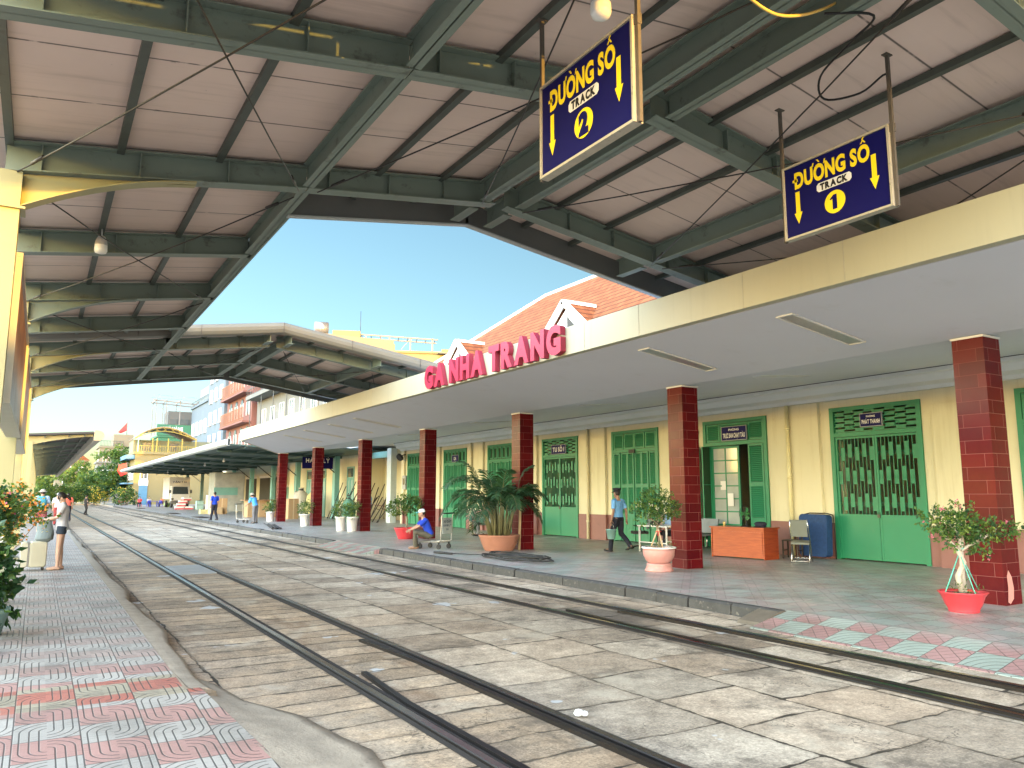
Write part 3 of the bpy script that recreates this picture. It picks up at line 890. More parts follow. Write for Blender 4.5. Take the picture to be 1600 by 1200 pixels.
# ------------------------------------------------------------------ hanging track signs
def track_sign(x, y0, y1, z0, z1, digit, label, glare):
    r = thing("track_sign", label, "sign", (x, (y0 + y1) / 2, z0), 0, "blue track signs hanging from the roof")
    mb = MB(); mb.box((x - .03, y0, z0), (x + .03, y1, z1)); mb.build("sign_panel", M_navy, r)
    mb = MB()
    for (ya, yb, za, zb) in ((y0 - .025, y0 - .002, z0 - .025, z1 + .025), (y1 + .002, y1 + .025, z0 - .025, z1 + .025)): mb.box((x - .045, ya, za), (x + .045, yb, zb))
    for za, zb in ((z0 - .025, z0 - .002), (z1 + .002, z1 + .025)): mb.box((x - .045, y0 - .001, za), (x + .045, y1 + .001, zb))
    mb.build("sign_frame", paint("sign_frame", (0.42, 0.38, 0.30), 0.45, 0.2, var=0.3, nscale=8, dirt=0.5), r)
    for yy in (y0 - .045, y1 + .045):
        mb = MB(); mb.box((x - .016, yy - .016, z0 - .03), (x + .016, yy + .016, zs(x) - .09))
        mb.box((x - .05, yy - .03, zs(x) - .10), (x + .05, yy + .03, zs(x) - .088)); mb.box((x - .022, yy - .022, z1 - .06), (x + .022, yy + .022, z1 + .03))
        mb.build("hanger", paint("hanger_steel", (0.10, 0.085, 0.07), 0.6, 0.2, var=0.4, nscale=9), r)
    xf = x - .031; W, H = y1 - y0, z1 - z0
    P = lambda u, v, d=0: Vector((xf - d, y1 - u * W, z0 + v * H))
    ux, uy = (0, -1, 0), (0, 0, 1)
    mb = MB(); put_text(mb, "ĐƯỜNG SỐ", P(.475, .785), ux, uy, W * .74, H * .215, .045, .003, gap=.05)
    mb.build("lettering", M_yellow, r)
    def flat(name, poly, m, d):
        mb = MB(); n = len(poly); vs = [P(u, v, d) for u, v in poly]
        mb.add(vs, [list(range(n))]); return mb.build(name, m, r)
    c, hh, ww = .5, .062, .17
    rr = [(c - ww + .02, .56 - hh), (c + ww - .02, .56 - hh), (c + ww, .56 - hh + .03), (c + ww, .56 + hh - .03), (c + ww - .02, .56 + hh), (c - ww + .02, .56 + hh), (c - ww, .56 + hh - .03), (c - ww, .56 - hh + .03)]
    flat("white_plate", rr, M_white, .003)
    mb = MB(); put_text(mb, "TRACK", P(.5, .56, .003), ux, uy, W * .27, H * .085, .06, .003); mb.build("lettering", M_black, r)
    R = .155 * H
    flat("number_disc", [(.5 + R / W * math.cos(2 * math.pi * i / 40), .29 + R / H * math.sin(2 * math.pi * i / 40)) for i in range(40)], M_yellow, .003)
    mb = MB()
    if digit == '1':
        pts = [(.478, .19), (.522, .19), (.522, .39), (.488, .39), (.455, .345), (.455, .325), (.478, .338)]; mb.add([P(u, v, .006) for u, v in pts], [list(range(7))])
    else: put_text(mb, digit, P(.5, .29, .003), ux, uy, W * .11, H * .21, .08, .003)
    mb.build("lettering", M_navy, r)
    def arrow(u, v0, v1):
        w, h = .022, .042
        flat("arrow", [(u - w, v1), (u + w, v1), (u + w, v0 + .16), (u + h, v0 + .16), (u, v0), (u - h, v0 + .16), (u - w, v0 + .16)], M_yellow, .003)
    arrow(.13, .16, .62); arrow(.875, .26, .72)
    return r
track_sign(3.66, 4.19, 5.42, 4.40, 5.22, "2", "blue hanging sign for track 2 with yellow lettering, larger in view", 0)
track_sign(7.0, 4.24, 5.48, 4.43, 5.23, "1", "blue hanging sign for track 1 with yellow lettering, above the station canopy edge", 0)

# cables under the roof
def cable(label, pts, r, m):
    mb = MB(); P = []
    pts = [Vector(p) for p in pts]
    for i in range(len(pts) - 1):
        p0 = pts[max(i - 1, 0)]; p1 = pts[i]; p2 = pts[i + 1]; p3 = pts[min(i + 2, len(pts) - 1)]
        for j in range(6):
            t = j / 6
            P.append(0.5 * ((2 * p1) + (p2 - p0) * t + (2 * p0 - 5 * p1 + 4 * p2 - p3) * t * t + (3 * p1 - p0 - 3 * p2 + p3) * t ** 3))
    P.append(pts[-1]); mb.tube(P, r, 6)
    return tag(mb.build("cable", m), label, "cable")
cable("yellowish cable sagging in a loop at the top edge of the picture", [(4.3, 4.0, 6.1), (4.62, 4.0, 5.78), (4.79, 4.0, 5.69), (5.08, 4.0, 5.66), (5.40, 4.0, 5.76), (5.72, 4.0, 5.93), (6.02, 4.0, 6.13)], .014, paint("cable_yellow", (0.55, 0.42, 0.12), 0.5))
cable("black cable hanging in a curve beside the track 1 sign hanger", [(5.75, 4.0, 5.9), (6.1, 3.75, 5.86), (6.35, 4.15, 5.9), (6.7, 4.75, 5.95), (6.95, 4.9, 5.83), (6.98, 4.5, 5.72), (7.0, 4.22, 5.80), (7.0, 4.19, 5.6)], .012, M_black)

# big picture boards between the left columns
def board(y0, y1, z0, z1, label):
    r = thing("picture_board", label, "board", (XL + .02, (y0 + y1) / 2, z0), 0, "picture boards between the left columns")
    m = Mat("board_print", 0.4); x, y, z = m.xyz()
    n = m.noise(1.0, 5, stretch=(1, .6, 1.4)); zz = (z - 0.0).step(0.1, 1.1)
    c = m.mix(n.step(.35, .6), (0.20, 0.07, 0.02), (0.40, 0.20, 0.06)); c = m.mix(zz, (0.30, 0.32, 0.36), c)
    c = m.mix(m.noise(3, 5, stretch=(1, 3, 1)).step(.5, .62) * .6, c, (0.10, 0.05, 0.03)); m.color(c)
    mb = MB(); mb.box((XL + .05, y0, z0), (XL + .20, y1, z1)); mb.build("board_panel", m.m, r)
    mb = MB()
    for za, zb in ((z0 - .05, z0 - .002), (z1 + .002, z1 + .05)): mb.box((XL + .02, y0 - .04, za), (XL + .23, y1 + .04, zb))
    for ya, yb in ((y0 - .04, y0 - .002), (y1 + .002, y1 + .04)): mb.box((XL + .02, ya, z0 - .001), (XL + .23, yb, z1 + .001))
    mb.build("board_frame", paint("board_frame", (0.35, 0.36, 0.36), 0.4), r)
board(9.9, 15.85, 2.62, 4.2, "brown printed picture board high between the two nearest left columns")
board(16.5, 22.4, 2.62, 4.2, "picture board high between the left columns farther along the platform")

# ------------------------------------------------------------------ station canopy with fascia
can = thing("station_canopy", "long white concrete canopy with cream fascia in front of the station", "canopy", (12, 20, 4))
mb = MB()
ZF0, ZF1 = 4.41, 4.98
def sof(x): return 4.41 - (x - 9.1) * (0.41 / 2.9)
YS, YE = -1.5, 42.6
mb.add([(9.16, YS, sof(9.16)), (12.1, YS, 4.0), (12.1, YE + 4.0, 4.0), (9.16, YE, sof(9.16)), (9.16, YS, 4.9), (12.1, YS, 4.9), (12.1, YE + 4, 4.9), (9.16, YE, 4.9)],
       [(0, 3, 2, 1), (4, 5, 6, 7), (0, 1, 5, 4), (2, 3, 7, 6), (3, 0, 4, 7)])
mb.add([(12.1, YS, 4.0), (17.15, YS, 4.42), (17.15, 40, 4.42), (12.1, 46.6, 4.0), (12.1, YS, 4.9), (17.15, YS, 4.9), (17.15, 40, 4.9), (12.1, 46.6, 4.9)],
       [(0, 3, 2, 1), (4, 5, 6, 7), (1, 2, 6, 5), (2, 3, 7, 6)])
mb.build("soffit_slab", M_soffit, can)
mb = MB(); mb.box((9.0, YS, ZF0), (9.157, YE, ZF1))
mb.lathe([(0, -.0), (.0, 0)], (9.1, YE, 4.6), 4)
P = [(9.0, YE), (9.157, YE), (12.1, YE + 4.0), (12.0, YE + 4.12)]
mb.add([(p[0], p[1] + .002, 4.41 if i in (0, 1) else 4.0) for i, p in enumerate(P)] + [(p[0], p[1] + .002, 4.98) for p in P], [(0, 1, 2, 3), (7, 6, 5, 4), (0, 3, 7, 4), (1, 0, 4, 5), (2, 1, 5, 6), (3, 2, 6, 7)])
for y in (3.0, 6.2, 7.95, 10.37, 12.0, 14.6, 19.6, 23.4, 27.4, 31.4, 35.4, 39.4):
    mb.box((8.996, y - .008, ZF0 + .004), (9.0, y + .008, ZF1 - .004), 1)
mb.build("fascia", [M_fascia, paint("fascia_joint", (0.36, 0.34, 0.26), 0.7)], can)
# cornice against the wall
mb = MB(); mb.prism([(16.62, 4.40), (16.62, 4.28), (16.72, 4.25), (16.78, 4.10), (17.0, 4.04), (17.04, 3.96), (17.196, 3.96), (17.196, 4.40)], -1.5, 39.8); mb.build("cornice", M_cornice, can)
mb = MB(); mb.box((16.60, -1.5, 4.36), (16.612, 39.8, 4.375)); mb.build("wire", M_black, can)
# recessed strip lights in the sloping soffit (open troughs) and flush ones nearer the wall
def trough(x0, x1, y, w, deep):
    mb = MB(); sl = (sof(x1) - sof(x0)) / (x1 - x0) if x0 < 12 else 0.083
    f = sof if x0 < 12 else (lambda x: 4.0 + (x - 12.1) * 0.0832)
    g = .018
    for ya, yb in ((y - w / 2 - .03, y - w / 2), (y + w / 2, y + w / 2 + .03)): mb.prism([(x0, f(x0) - g), (x1, f(x1) - g), (x1, f(x1) + .004), (x0, f(x0) + .004)], ya, yb)
    for xa, xb in ((x0 - .03, x0 - .001), (x1 + .001, x1 + .03)): mb.prism([(xa, f(xa) - g), (xb, f(xb) - g), (xb, f(xb) + .004), (xa, f(xa) + .004)], y - w / 2 - .03, y + w / 2 + .03)
    mb.build("light_frame", M_white, can)
    mb = MB()
    mb.prism([(x0 + .004, f(x0) - .006), (x1 - .004, f(x1) - .006), (x1 - .004, f(x1) - .002), (x0 + .004, f(x0) - .002)], y - w / 2 + .002, y + w / 2 - .002)
    mb.build("light_tray", paint("tray_grey", (0.42, 0.42, 0.41), 0.35, 0.5, var=0.25, nscale=14), can)
for y, d in ((7.72, 1), (10.98, 1), (26.8, 0), (29.7, 0), (33.0, 0), (36.3, 0)): trough(9.66, 11.4, y, .26, d)
for y in (10.9, 17.1, 23.4, 30.0): trough(12.7, 14.2, y, .2, 0)

# ------------------------------------------------------------------ red tiled pillars
base = None
for i, (lab, y) in enumerate([("red tiled pillar behind the bonsai in a red bowl, nearest and rightmost", 6.28), ("red tiled pillar beside the clipped tree in a pink pot", 12.72), ("red tiled pillar directly beside the large potted palm", 19.5),
                 ("red tiled pillar behind the porter sitting on the trolley", 26.1), ("red tiled pillar right of the plant in twin white pots", 32.6),
                 ("chipped red tiled pillar, second from the far end of the row", 39.4), ("far end red tiled pillar beside the small dark blue sign", 46.2)]):
    if i == 0:
        r = thing("tiled_pillar", lab, "pillar", (12.27, y, 0), 0, "red tiled pillars under the canopy")
        mb = MB(); mb.box((-.235, -.235, 0), (.235, .235, 3.985)); mb.build("shaft", M_pillar, r, local=True)
        mb = MB(); mb.box((-.25, -.25, 3.965), (.25, .25, 3.998)); mb.build("cap", M_white, r, local=True)
        base = r
    else: dup(base, (12.27, y, 0), 0, lab)
# chipped patch (bare plaster) at the foot of the nearest pillar
mb = MB(); mb.add([(12.1, 6.041, .05), (12.16, 6.041, .02), (12.26, 6.041, .09), (12.285, 6.041, .24), (12.25, 6.041, .40), (12.17, 6.041, .50), (12.12, 6.041, .42), (12.13, 6.041, .25)], [(0, 1, 2, 3, 4, 5, 6, 7)])
p = mb.build("bare_patch", paint("bare_plaster", (0.50, 0.22, 0.18), 0.9, var=0.2, nscale=15))
p.parent = base; p.location = (-12.27, -6.28, 0)

# ------------------------------------------------------------------ red letters on the fascia
r = thing("letter_sign", "large red raised letters GA NHA TRANG fixed on the cream fascia", "sign", (8.98, 15.5, 4.4))
txt = "GA NHA TRANG"
Ls, W = text2d(txt, .06, .12)
ya, yb = 19.15, 12.62; kx = (ya - yb) / W; hz = .66 / .85
for vs, fs in Ls:
    mb = MB()
    P = [Vector((8.86, ya - v[0] * kx, 4.42 + (v[1] + .075) * hz)) for v in vs]
    Q = [p + Vector((.13, 0, 0)) for p in P]
    mb.add(P, fs, 0)
    n = len(P); ec = set()
    for f in fs:
        for i in range(len(f)): ec.add((f[i], f[(i + 1) % len(f)]))
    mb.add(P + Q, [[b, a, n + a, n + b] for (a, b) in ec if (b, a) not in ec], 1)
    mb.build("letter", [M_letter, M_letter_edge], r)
# ------------------------------------------------------------------ station building
XW = 17.2
stn = thing("station_building", "long cream station building with green doors and orange tiled hip roof", "building", (XW, 20, 0))
DOORS = [(10.18 + 4.43 * k, 12.46 + 4.43 * k) for k in range(-2, 7)]     # opening y0,y1
DZ = 3.72
BY0, BY1 = -6.0, 39.8
mb = MB()
edges = [BY0] + [v for d in DOORS for v in d] + [BY1]
for i in range(0, len(edges), 2): mb.box((XW, edges[i], -.1), (XW + .38, edges[i + 1], DZ))
mb.box((XW, BY0, DZ), (XW + .38, BY1, 7.5))
mb.box((XW, BY1, -.1), (27, BY1 + .25, 7.5)) ; mb.box((26.7, BY0, -.1), (27, BY1, 7.5)); mb.box((XW, BY0 - .25, -.1), (27, BY0, 7.5))
mb.build("wall", M_cream, stn)
mb = MB(); mb.box((XW + .39, BY0 + .1, .004), (26.6, BY1 - .1, .02)); mb.build("inner_floor", paint("inner_floor", (0.2, 0.19, 0.17), 0.5), stn)
mb = MB(); mb.box((XW + .39, BY0 + .1, 4.2), (26.6, BY1 - .1, 4.3))
for y in (8.9, 13.4, 17.8, 22.2, 26.6, 31.1, 35.5): mb.box((XW + .39, y - .05, .02), (22.5, y + .05, 4.2))
mb.box((22.5, BY0 + .1, .02), (22.6, BY1 - .1, 4.2)); mb.build("inner_wall", paint("inner_wall", (0.42, 0.40, 0.30), 0.8), stn)
# dado and pilasters
for i in range(0, len(edges), 2):
    a, b = edges[i], edges[i + 1]; mb = MB(); mb.box((XW - .022, a + .002, -.05), (XW - .001, b - .002, .88)); mb.build("dado", M_dado, stn)
for i in range(0, len(edges), 2):
    a, b = edges[i], edges[i + 1]
    c = (a + b) / 2; w = min(.72, (b - a) / 2 - .36)
    if b - a > 4: continue
    mb = MB(); mb.box((XW - .11, c - w, .882), (XW - .002, c + w, 3.955)); mb.box((XW - .13, c - w - .02, 3.60), (XW - .003, c + w + .02, 3.655)); mb.box((XW - .132, c - w - .022, -.05), (XW - .024, c + w + .022, .878), 1)
    mb.build("pilaster", [M_cream, M_dado], stn)
# rain pipes on the pilasters
for y in (13.72, 22.6, 31.5):
    mb = MB(); mb.cyl((XW - .19, y, 0.0), (XW - .19, y, 3.95), .055, n=12)
    for z in (.6, 2.0, 3.3): mb.cyl((XW - .19, y, z), (XW - .19, y, z + .07), .068, n=12)
    mb.build("rain_pipe", M_cream if y > 14 else paint("pipe_cream", (0.62, 0.57, 0.33), 0.45), stn)
# hip roof, tiles in courses
ZE, XEV = 7.62, 16.95; PI_ = .85; XRG = 21.95; ZR_ = ZE + PI_ * (XRG - XEV); dyh = 7.6
YN = BY1 + .35
mb = MB()
pl = [(XEV, BY0 - .4, ZE), (XEV, YN, ZE), (XRG, YN - dyh, ZR_), (XRG, BY0 + dyh - .4, ZR_), (2 * XRG - XEV, BY0 - .4, ZE), (2 * XRG - XEV, YN, ZE)]
mb.add(pl, [(0, 3, 2, 1), (4, 5, 2, 3)]); mb.add([pl[1], pl[2], pl[5], pl[0], pl[3], pl[4]], [(0, 1, 2), (3, 5, 4)], 1)
mb.add([(x, y, z - .12) for x, y, z in (pl[0], pl[1], pl[5], pl[4])], [(0, 1, 2, 3)], 2)
o = mb.build("roof", [M_rt, M_rtx, M_cornice], stn)
roofpart = o
mb = MB()
mb.tube([pl[1], pl[2]], .12, 8); mb.tube([pl[2], pl[3]], .12, 8); mb.tube([pl[2], pl[5]], .12, 8); mb.build("ridge_caps", M_cornice, roofpart).parent = stn
mb = MB(); mb.box((XEV - .08, BY0 - .4, ZE - .22), (XEV + .02, YN, ZE - .02)); mb.build("eave_board", M_cornice, stn)
# gabled dormers on the eave
for yc in (24.0, 33.1):
    w, h = 1.55, 1.25; zb = ZE + .12; xf = XEV + .15; zt = zb + h; xb = XEV + (zt - ZE) / PI_
    mb = MB()   # roof of the dormer
    for s in (-1, 1):
        mb.add([(xf - .15, yc, zt + .02), (xb, yc, zt + .02), (xf + .1, yc + s * (w + .1), zb - .05), (xf - .15, yc + s * (w + .1), zb - .05)], [(0, 1, 2, 3) if s < 0 else (3, 2, 1, 0)])
    mb.build("dormer_roof", M_rtx, stn)
    mb = MB(); mb.prism([(yc - w + .25, zb), (yc + w - .25, zb), (yc, zt - .25)], xf + .02, xf + .10, 'x'); mb.build("dormer_face", paint("dormer_white", (0.62, 0.63, 0.62), 0.7, var=0.1), stn)
    mb = MB()
    for s in (-1, 1):
        mb.bar((xf - .10, yc + s * (w + .12), zb - .08), (xf - .10, yc - s * .02, zt + .06), .16, .20, 0, (0, -s * .6, .8))
    mb.bar((xf - .1, yc, zt + .07), (xb, yc, zt + .07), .16, .14)
    mb.build("dormer_trim", M_white, stn)
    mb = MB(); mb.prism([(yc - .75, zb + .12), (yc - .1, zb + .12), (yc - .1, zt - .55)], xf - .004, xf + .03, 'x'); mb.build("dormer_vent", M_black, stn)

# ---- doors ---------------------------------------------------------------
def frame_mb(y0, y1, z1, zt):
    mb = MB(); a, b = XW - .05, XW + .12
    mb.box((a, y0 - .06, 0.0), (b, y0 + .05, z1 + .05)); mb.box((a, y1 - .05, 0.0), (b, y1 + .06, z1 + .05)); mb.box((a + .003, y0 + .05, z1 - .05), (b - .003, y1 - .05, z1 + .048))
    mb.box((a + .005, y0 + .05, zt - .05), (b - .005, y1 - .05, zt + .05))
    return mb
def louvre(mb, y0, y1, z0, z1, x, st=.055, pitch=.052, back=True):
    """louvred panel in the plane x; frame plus slanted slats"""
    mb.box((x - .02, y0, z0), (x + .02, y0 + st, z1)); mb.box((x - .02, y1 - st, z0), (x + .02, y1, z1))
    mb.box((x - .02, y0 + st, z0), (x + .02, y1 - st, z0 + st)); mb.box((x - .02, y0 + st, z1 - st), (x + .02, y1 - st, z1))
    z = z0 + st + .015
    while z < z1 - st - .02:
        mb.add([(x - .018, y0 + st, z), (x - .018, y1 - st, z), (x + .016, y1 - st, z + .036), (x + .016, y0 + st, z + .036), (x - .018, y0 + st, z + .008), (x - .018, y1 - st, z + .008), (x + .016, y1 - st, z + .044), (x + .016, y0 + st, z + .044)],
               [(0, 1, 2, 3), (7, 6, 5, 4), (0, 4, 5, 1), (3, 2, 6, 7)])
        z += pitch
    if back: mb.box((x + .021, y0 + .01, z0 + .01), (x + .026, y1 - .01, z1 - .01), 1)
def leaf_louvre(mb, y0, y1, z0, z1, x):
    zm1, zm2 = z0 + (z1 - z0) * .29, z0 + (z1 - z0) * .62
    mb.box((x - .016, y0 + .05, z0 + .05), (x + .012, y1 - .05, zm1)); mb.box((x - .024, y0 + .10, z0 + .12), (x - .016, y1 - .10, zm1 - .07))
    mb.box((x - .02, y0, z0), (x + .02, y0 + .05, zm1)); mb.box((x - .02, y1 - .05, z0), (x + .02, y1, zm1)); mb.box((x - .02, y0 + .05, z0), (x + .02, y1 - .05, z0 + .05))
    louvre(mb, y0, y1, zm1, zm2 - .002, x); louvre(mb, y0, y1, zm2, z1, x)
M_gdark = paint("louvre_back", (0.012, 0.05, 0.022), 0.8)
ZT = 3.07
def louvre_door(y0, y1, parent, barred=False):
    d = frame_mb(y0, y1, DZ, ZT).build("louvre_door", M_green, parent)
    mb = MB(); n = 4 if not barred else 6; w = (y1 - y0 - .1) / n
    for i in range(n):
        a = y0 + .05 + i * w
        if barred:
            mb.box((XW - .01, a + .02, ZT + .08), (XW + .02, a + .08, DZ - .06)); mb.box((XW - .008, a + w - .08, ZT + .08), (XW + .02, a + w - .02, DZ - .06)); mb.box((XW + .03, a, ZT + .06), (XW + .035, a + w, DZ - .05), 1)
            mb.box((XW - .006, a + .08, ZT + .08), (XW + .02, a + w - .08, ZT + .13)); mb.box((XW - .006, a + .08, DZ - .12), (XW + .02, a + w - .08, DZ - .06))
        else: louvre(mb, a + .012, a + w - .012, ZT + .06, DZ - .06, XW + .0 - .012 * (i % 2))
    mb.build("transom", [M_green, M_gdark], d).parent = d
    n = 6; w = (y1 - y0 - .1) / n
    for i in range(n):
        a = y0 + .05 + i * w; mb = MB()
        leaf_louvre(mb, a + .008, a + w - .008, .03, ZT - .06, XW - .005 - .03 * (i % 2))
        mb.build("door_leaf", [M_green, M_gdark], d)
    return d
def grille_door(y0, y1, parent, lock=True):
    d = frame_mb(y0, y1, DZ, ZT).build("grille_door", M_green, parent)
    mb = MB(); mid = (y0 + y1) / 2
    for k in range(8):       # slotted transom, solid plates between the slots
        z = ZT + .06 + k * .068
        mb.box((XW - .012, y0 + .052, z), (XW + .01, y1 - .052, z + .022))
        for j in range(4):
            a = y0 + .06 + (y1 - y0 - .12) * (j + (.0 if k % 2 else .5)) / 4
            mb.box((XW - .010, max(a, y0 + .06), z + .023), (XW + .008, min(a + (y1 - y0) * .105, y1 - .06), z + .067))
    mb.box((XW - .014, mid - .03, ZT + .05), (XW + .012, mid + .03, DZ - .05))
    for s in (-1, 1):
        for z in (ZT + .2, ZT + .42): mb.tube([(XW - .016, mid + s * .6 + .05 * math.cos(t * .5236), z + .05 * math.sin(t * .5236)) for t in range(13)], .007, 5)
    mb.build("transom", M_green, d)
    for a, b in ((y0 + .055, mid - .006), (mid + .006, y1 - .055)):
        mb = MB(); zl_, zh = .03, ZT - .06; zp = 1.06
        mb.box((XW - .02, a, zl_), (XW + .02, a + .05, zh)); mb.box((XW - .02, b - .05, zl_), (XW + .02, b, zh))
        mb.box((XW - .012, a + .05, zl_), (XW + .012, b - .05, zp)); mb.box((XW - .02, a + .05, zp), (XW + .02, b - .05, zp + .05)); mb.box((XW - .02, a + .05, zh - .05), (XW + .02, b - .05, zh))
        n = 10; w = (b - a - .1) / n
        for i in range(1, n): mb.box((XW - .009, a + .05 + i * w - .007, zp + .05), (XW + .009, a + .05 + i * w + .007, zh - .05))
        for row, zc in enumerate((1.33, 1.97, 2.55)):
            for i in range(n):
                if (i + row) % 2: continue
                q = a + .05 + i * w; zo = .0 if (i // 2) % 2 == 0 else .08
                mb.box((XW - .004, q + .007, zc - .13 + zo), (XW + .004, q + w - .007, zc + .20 + zo))
            for i in range(1, n, 2):
                q = a + .05 + i * w + w / 2
                mb.tube([(XW - .012, q + .04 * math.cos(t * .5236), zc + .03 + .04 * math.sin(t * .5236)) for t in range(13)], .006, 5)
        lf = mb.build("door_leaf", M_green, d)
    if lock:
        mb = MB(); mb.box((XW - .05, mid - .035, 1.04), (XW - .021, mid + .035, 1.12)); mb.tube([(XW - .035, mid - .025, 1.12), (XW - .035, mid - .02, 1.165), (XW - .035, mid + .02, 1.165), (XW - .035, mid + .025, 1.12)], .007, 5)
        mb.build("padlock", paint("padlock", (0.07, 0.06, 0.05), 0.4, 0.6), d)
    return d
def open_door(y0, y1, parent):
    d = frame_mb(y0, y1, DZ, ZT).build("open_door", M_green, parent)
    mb = MB()
    for a, b in ((y0 + .05, y0 + .62), (y0 + .62, y0 + 1.68), (y0 + 1.68, y1 - .05)): louvre(mb, a + .01, b - .01, ZT + .06, DZ - .06, XW)
    mb.build("transom", [M_green, M_gdark], d)
    # right outer pair folded flat against the opening side, left outer pair standing out from the wall
    mb = MB(); leaf_louvre(mb, y0 + .06, y0 + .60, .03, ZT - .06, XW - .04); mb.build("door_leaf", [M_green, M_gdark], d)
    for (xc, yc, an, w) in ((XW - .235, y1 + .34, 0, .60), (XW + .03, y1 - .05, R_(-86), .54)):
        mb = MB(); leaf_louvre(mb, -w / 2, w / 2, .03, ZT - .06, 0)
        M = Matrix.Translation((xc, yc, 0)) @ Matrix.Rotation(an, 4, 'Z')
        mb.v = [tuple(M @ Vector(v)) for v in mb.v]; mb.build("door_leaf", [M_green, M_gdark], d)
    # inner glazed leaves
    def glazed(xc, yc, an, w):
        mb = MB(); h0, h1 = .03, ZT - .05
        mb.box((-.02, -w / 2, h0), (.02, -w / 2 + .07, h1)); mb.box((-.02, w / 2 - .07, h0), (.02, w / 2, h1)); mb.box((-.018, -w / 2 + .07, h0), (.018, w / 2 - .07, .70)); mb.box((-.02, -w / 2 + .07, h1 - .08), (.02, w / 2 - .07, h1))
        for i in range(6): z = .70 + (h1 - .08 - .70) * i / 6; mb.box((-.017, -w / 2 + .07, z), (.017, w / 2 - .07, z + .035))
        mb.box((-.016, -.016, .70), (.016, .016, h1 - .08))
        mb.box((-.003, -w / 2 + .07, .70), (.003, w / 2 - .07, h1 - .08), 1)
        M = Matrix.Translation((xc, yc, 0)) @ Matrix.Rotation(an, 4, 'Z')
        mb.v = [tuple(M @ Vector(v)) for v in mb.v]
        return mb.build("glazed_leaf", [M_green, paint("frosted_glass", (0.36, 0.40, 0.38), 0.12, spec=0.9, var=0.3, nscale=2)], d)
    glazed(XW + .16, y1 - .62, R_(6), 1.0); glazed(XW + .50, y0 + .52, R_(70), .8); glazed(XW + .42, y1 - .06, R_(-84), .7)
    mb = MB(); c = (XW + .155, y1 - .78); mb.box((c[0] - .028, c[1] - .12, 1.25), (c[0] - .022, c[1] + .10, 1.62)); mb.box((c[0] - .028, c[1] + .16, 1.72), (c[0] - .022, c[1] + .36, 1.98)); mb.build("notice", M_white, d)
    return d
kinds = {0: 'L', 1: 'L', 2: 'G', 3: 'O', 4: 'L', 5: 'G', 6: 'B', 7: 'B', 8: 'B'}
for k, (y0, y1) in enumerate(DOORS):
    t = kinds[k]
    if t == 'L': louvre_door(y0, y1, stn)
    elif t == 'B': louvre_door(y0, y1, stn, True)
    elif t == 'G': grille_door(y0, y1, stn)
    else: open_door(y0, y1, stn)
# room signs above the doors
def room_sign(y, z, w, h, lines, label, glare=None):
    r = thing("room_sign", label, "sign", (XW - .1, y, z), 0, "small navy room signs above the doors")
    x = XW - .085
    mb = MB(); mb.box((x, y - w / 2, z), (x + .03, y + w / 2, z + h)); mb.build("sign_panel", M_navy, r)
    mb = MB()
    for za, zb in ((z - .018, z - .001), (z + h + .001, z + h + .018)): mb.box((x - .006, y - w / 2 - .018, za), (x + .034, y + w / 2 + .018, zb))
    for ya, yb in ((y - w / 2 - .018, y - w / 2 - .001), (y + w / 2 + .001, y + w / 2 + .018)): mb.box((x - .006, ya, z - .0005), (x + .034, yb, z + h + .0005))
    mb.build("sign_frame", paint("sign_edge", (0.25, 0.27, 0.30), 0.4), r)
    mb = MB()
    for txt, cy, ww, hh in lines: put_text(mb, txt, (x - .001, y, z + h * cy), (0, -1, 0), (0, 0, 1), w * ww, h * hh, .03, .003)
    mb.build("lettering", M_white, r)
room_sign(DOORS[2][0] + 1.16, 3.24, .56, .30, [("PHÒNG", .78, .42, .14), ("PHÁT THANH", .36, .86, .32)], "navy sign lettered PHÁT THANH above the right grille door")
room_sign(DOORS[3][0] + 1.08, 3.16, .92, .38, [("PHÒNG", .78, .42, .16), ("TRỰC BAN CHẠY TÀU", .34, .90, .34)], "navy sign lettered PHÒNG above the open green door with glass leaves")
room_sign(DOORS[5][0] + 1.12, 3.15, .95, .33, [("TỦ SỐ 1", .5, .8, .5)], "navy sign lettered TỦ SỐ above the grille door left of the guard")
room_sign(DOORS[7][0] + 1.0, 3.15, .66, .30, [("GA", .5, .4, .5)], "small pale sign above the green door behind the potted palm")
r = thing("room_sign", "small dark plate at the top of the closed green louvre doors", "sign", (XW - .1, DOORS[4][0] + 1.2, 2.95), 0, "small navy room signs above the doors")
mb = MB(); mb.box((XW - .10, DOORS[4][0] + 1.05, 2.98), (XW - .07, DOORS[4][0] + 1.35, 3.1)); mb.build("sign_panel", M_black, r)
# small wall things
r = thing("ceiling_speaker", "round beige loudspeaker on the wall left of the open door", "speaker", (XW - .06, 17.25, 3.45)); mb = MB()
mb.tube([(XW - .001, 17.25, 3.46), (XW - .12, 17.25, 3.46)], [.11, .12], 16); mb.build("speaker_case", paint("beige_plastic", (0.5, 0.44, 0.32), 0.5), r)
mb = MB(); mb.tube([(XW - .121, 17.25, 3.46), (XW - .125, 17.25, 3.46)], [.09, .085], 16); mb.build("speaker_cone", M_dark, r)
r = thing("meter_box", "grey meter box on the cream wall near the passage", "box", (XW - .08, 39.3, 1.9)); mb = MB(); mb.box((XW - .14, 39.1, 1.85), (XW, 39.55, 2.6)); mb.build("box_case", paint("meter_grey", (0.33, 0.34, 0.33), 0.5), r)
mb = MB(); mb.box((XW - .146, 39.2, 2.1), (XW - .141, 39.45, 2.45)); mb.build("box_window", M_glass, r)
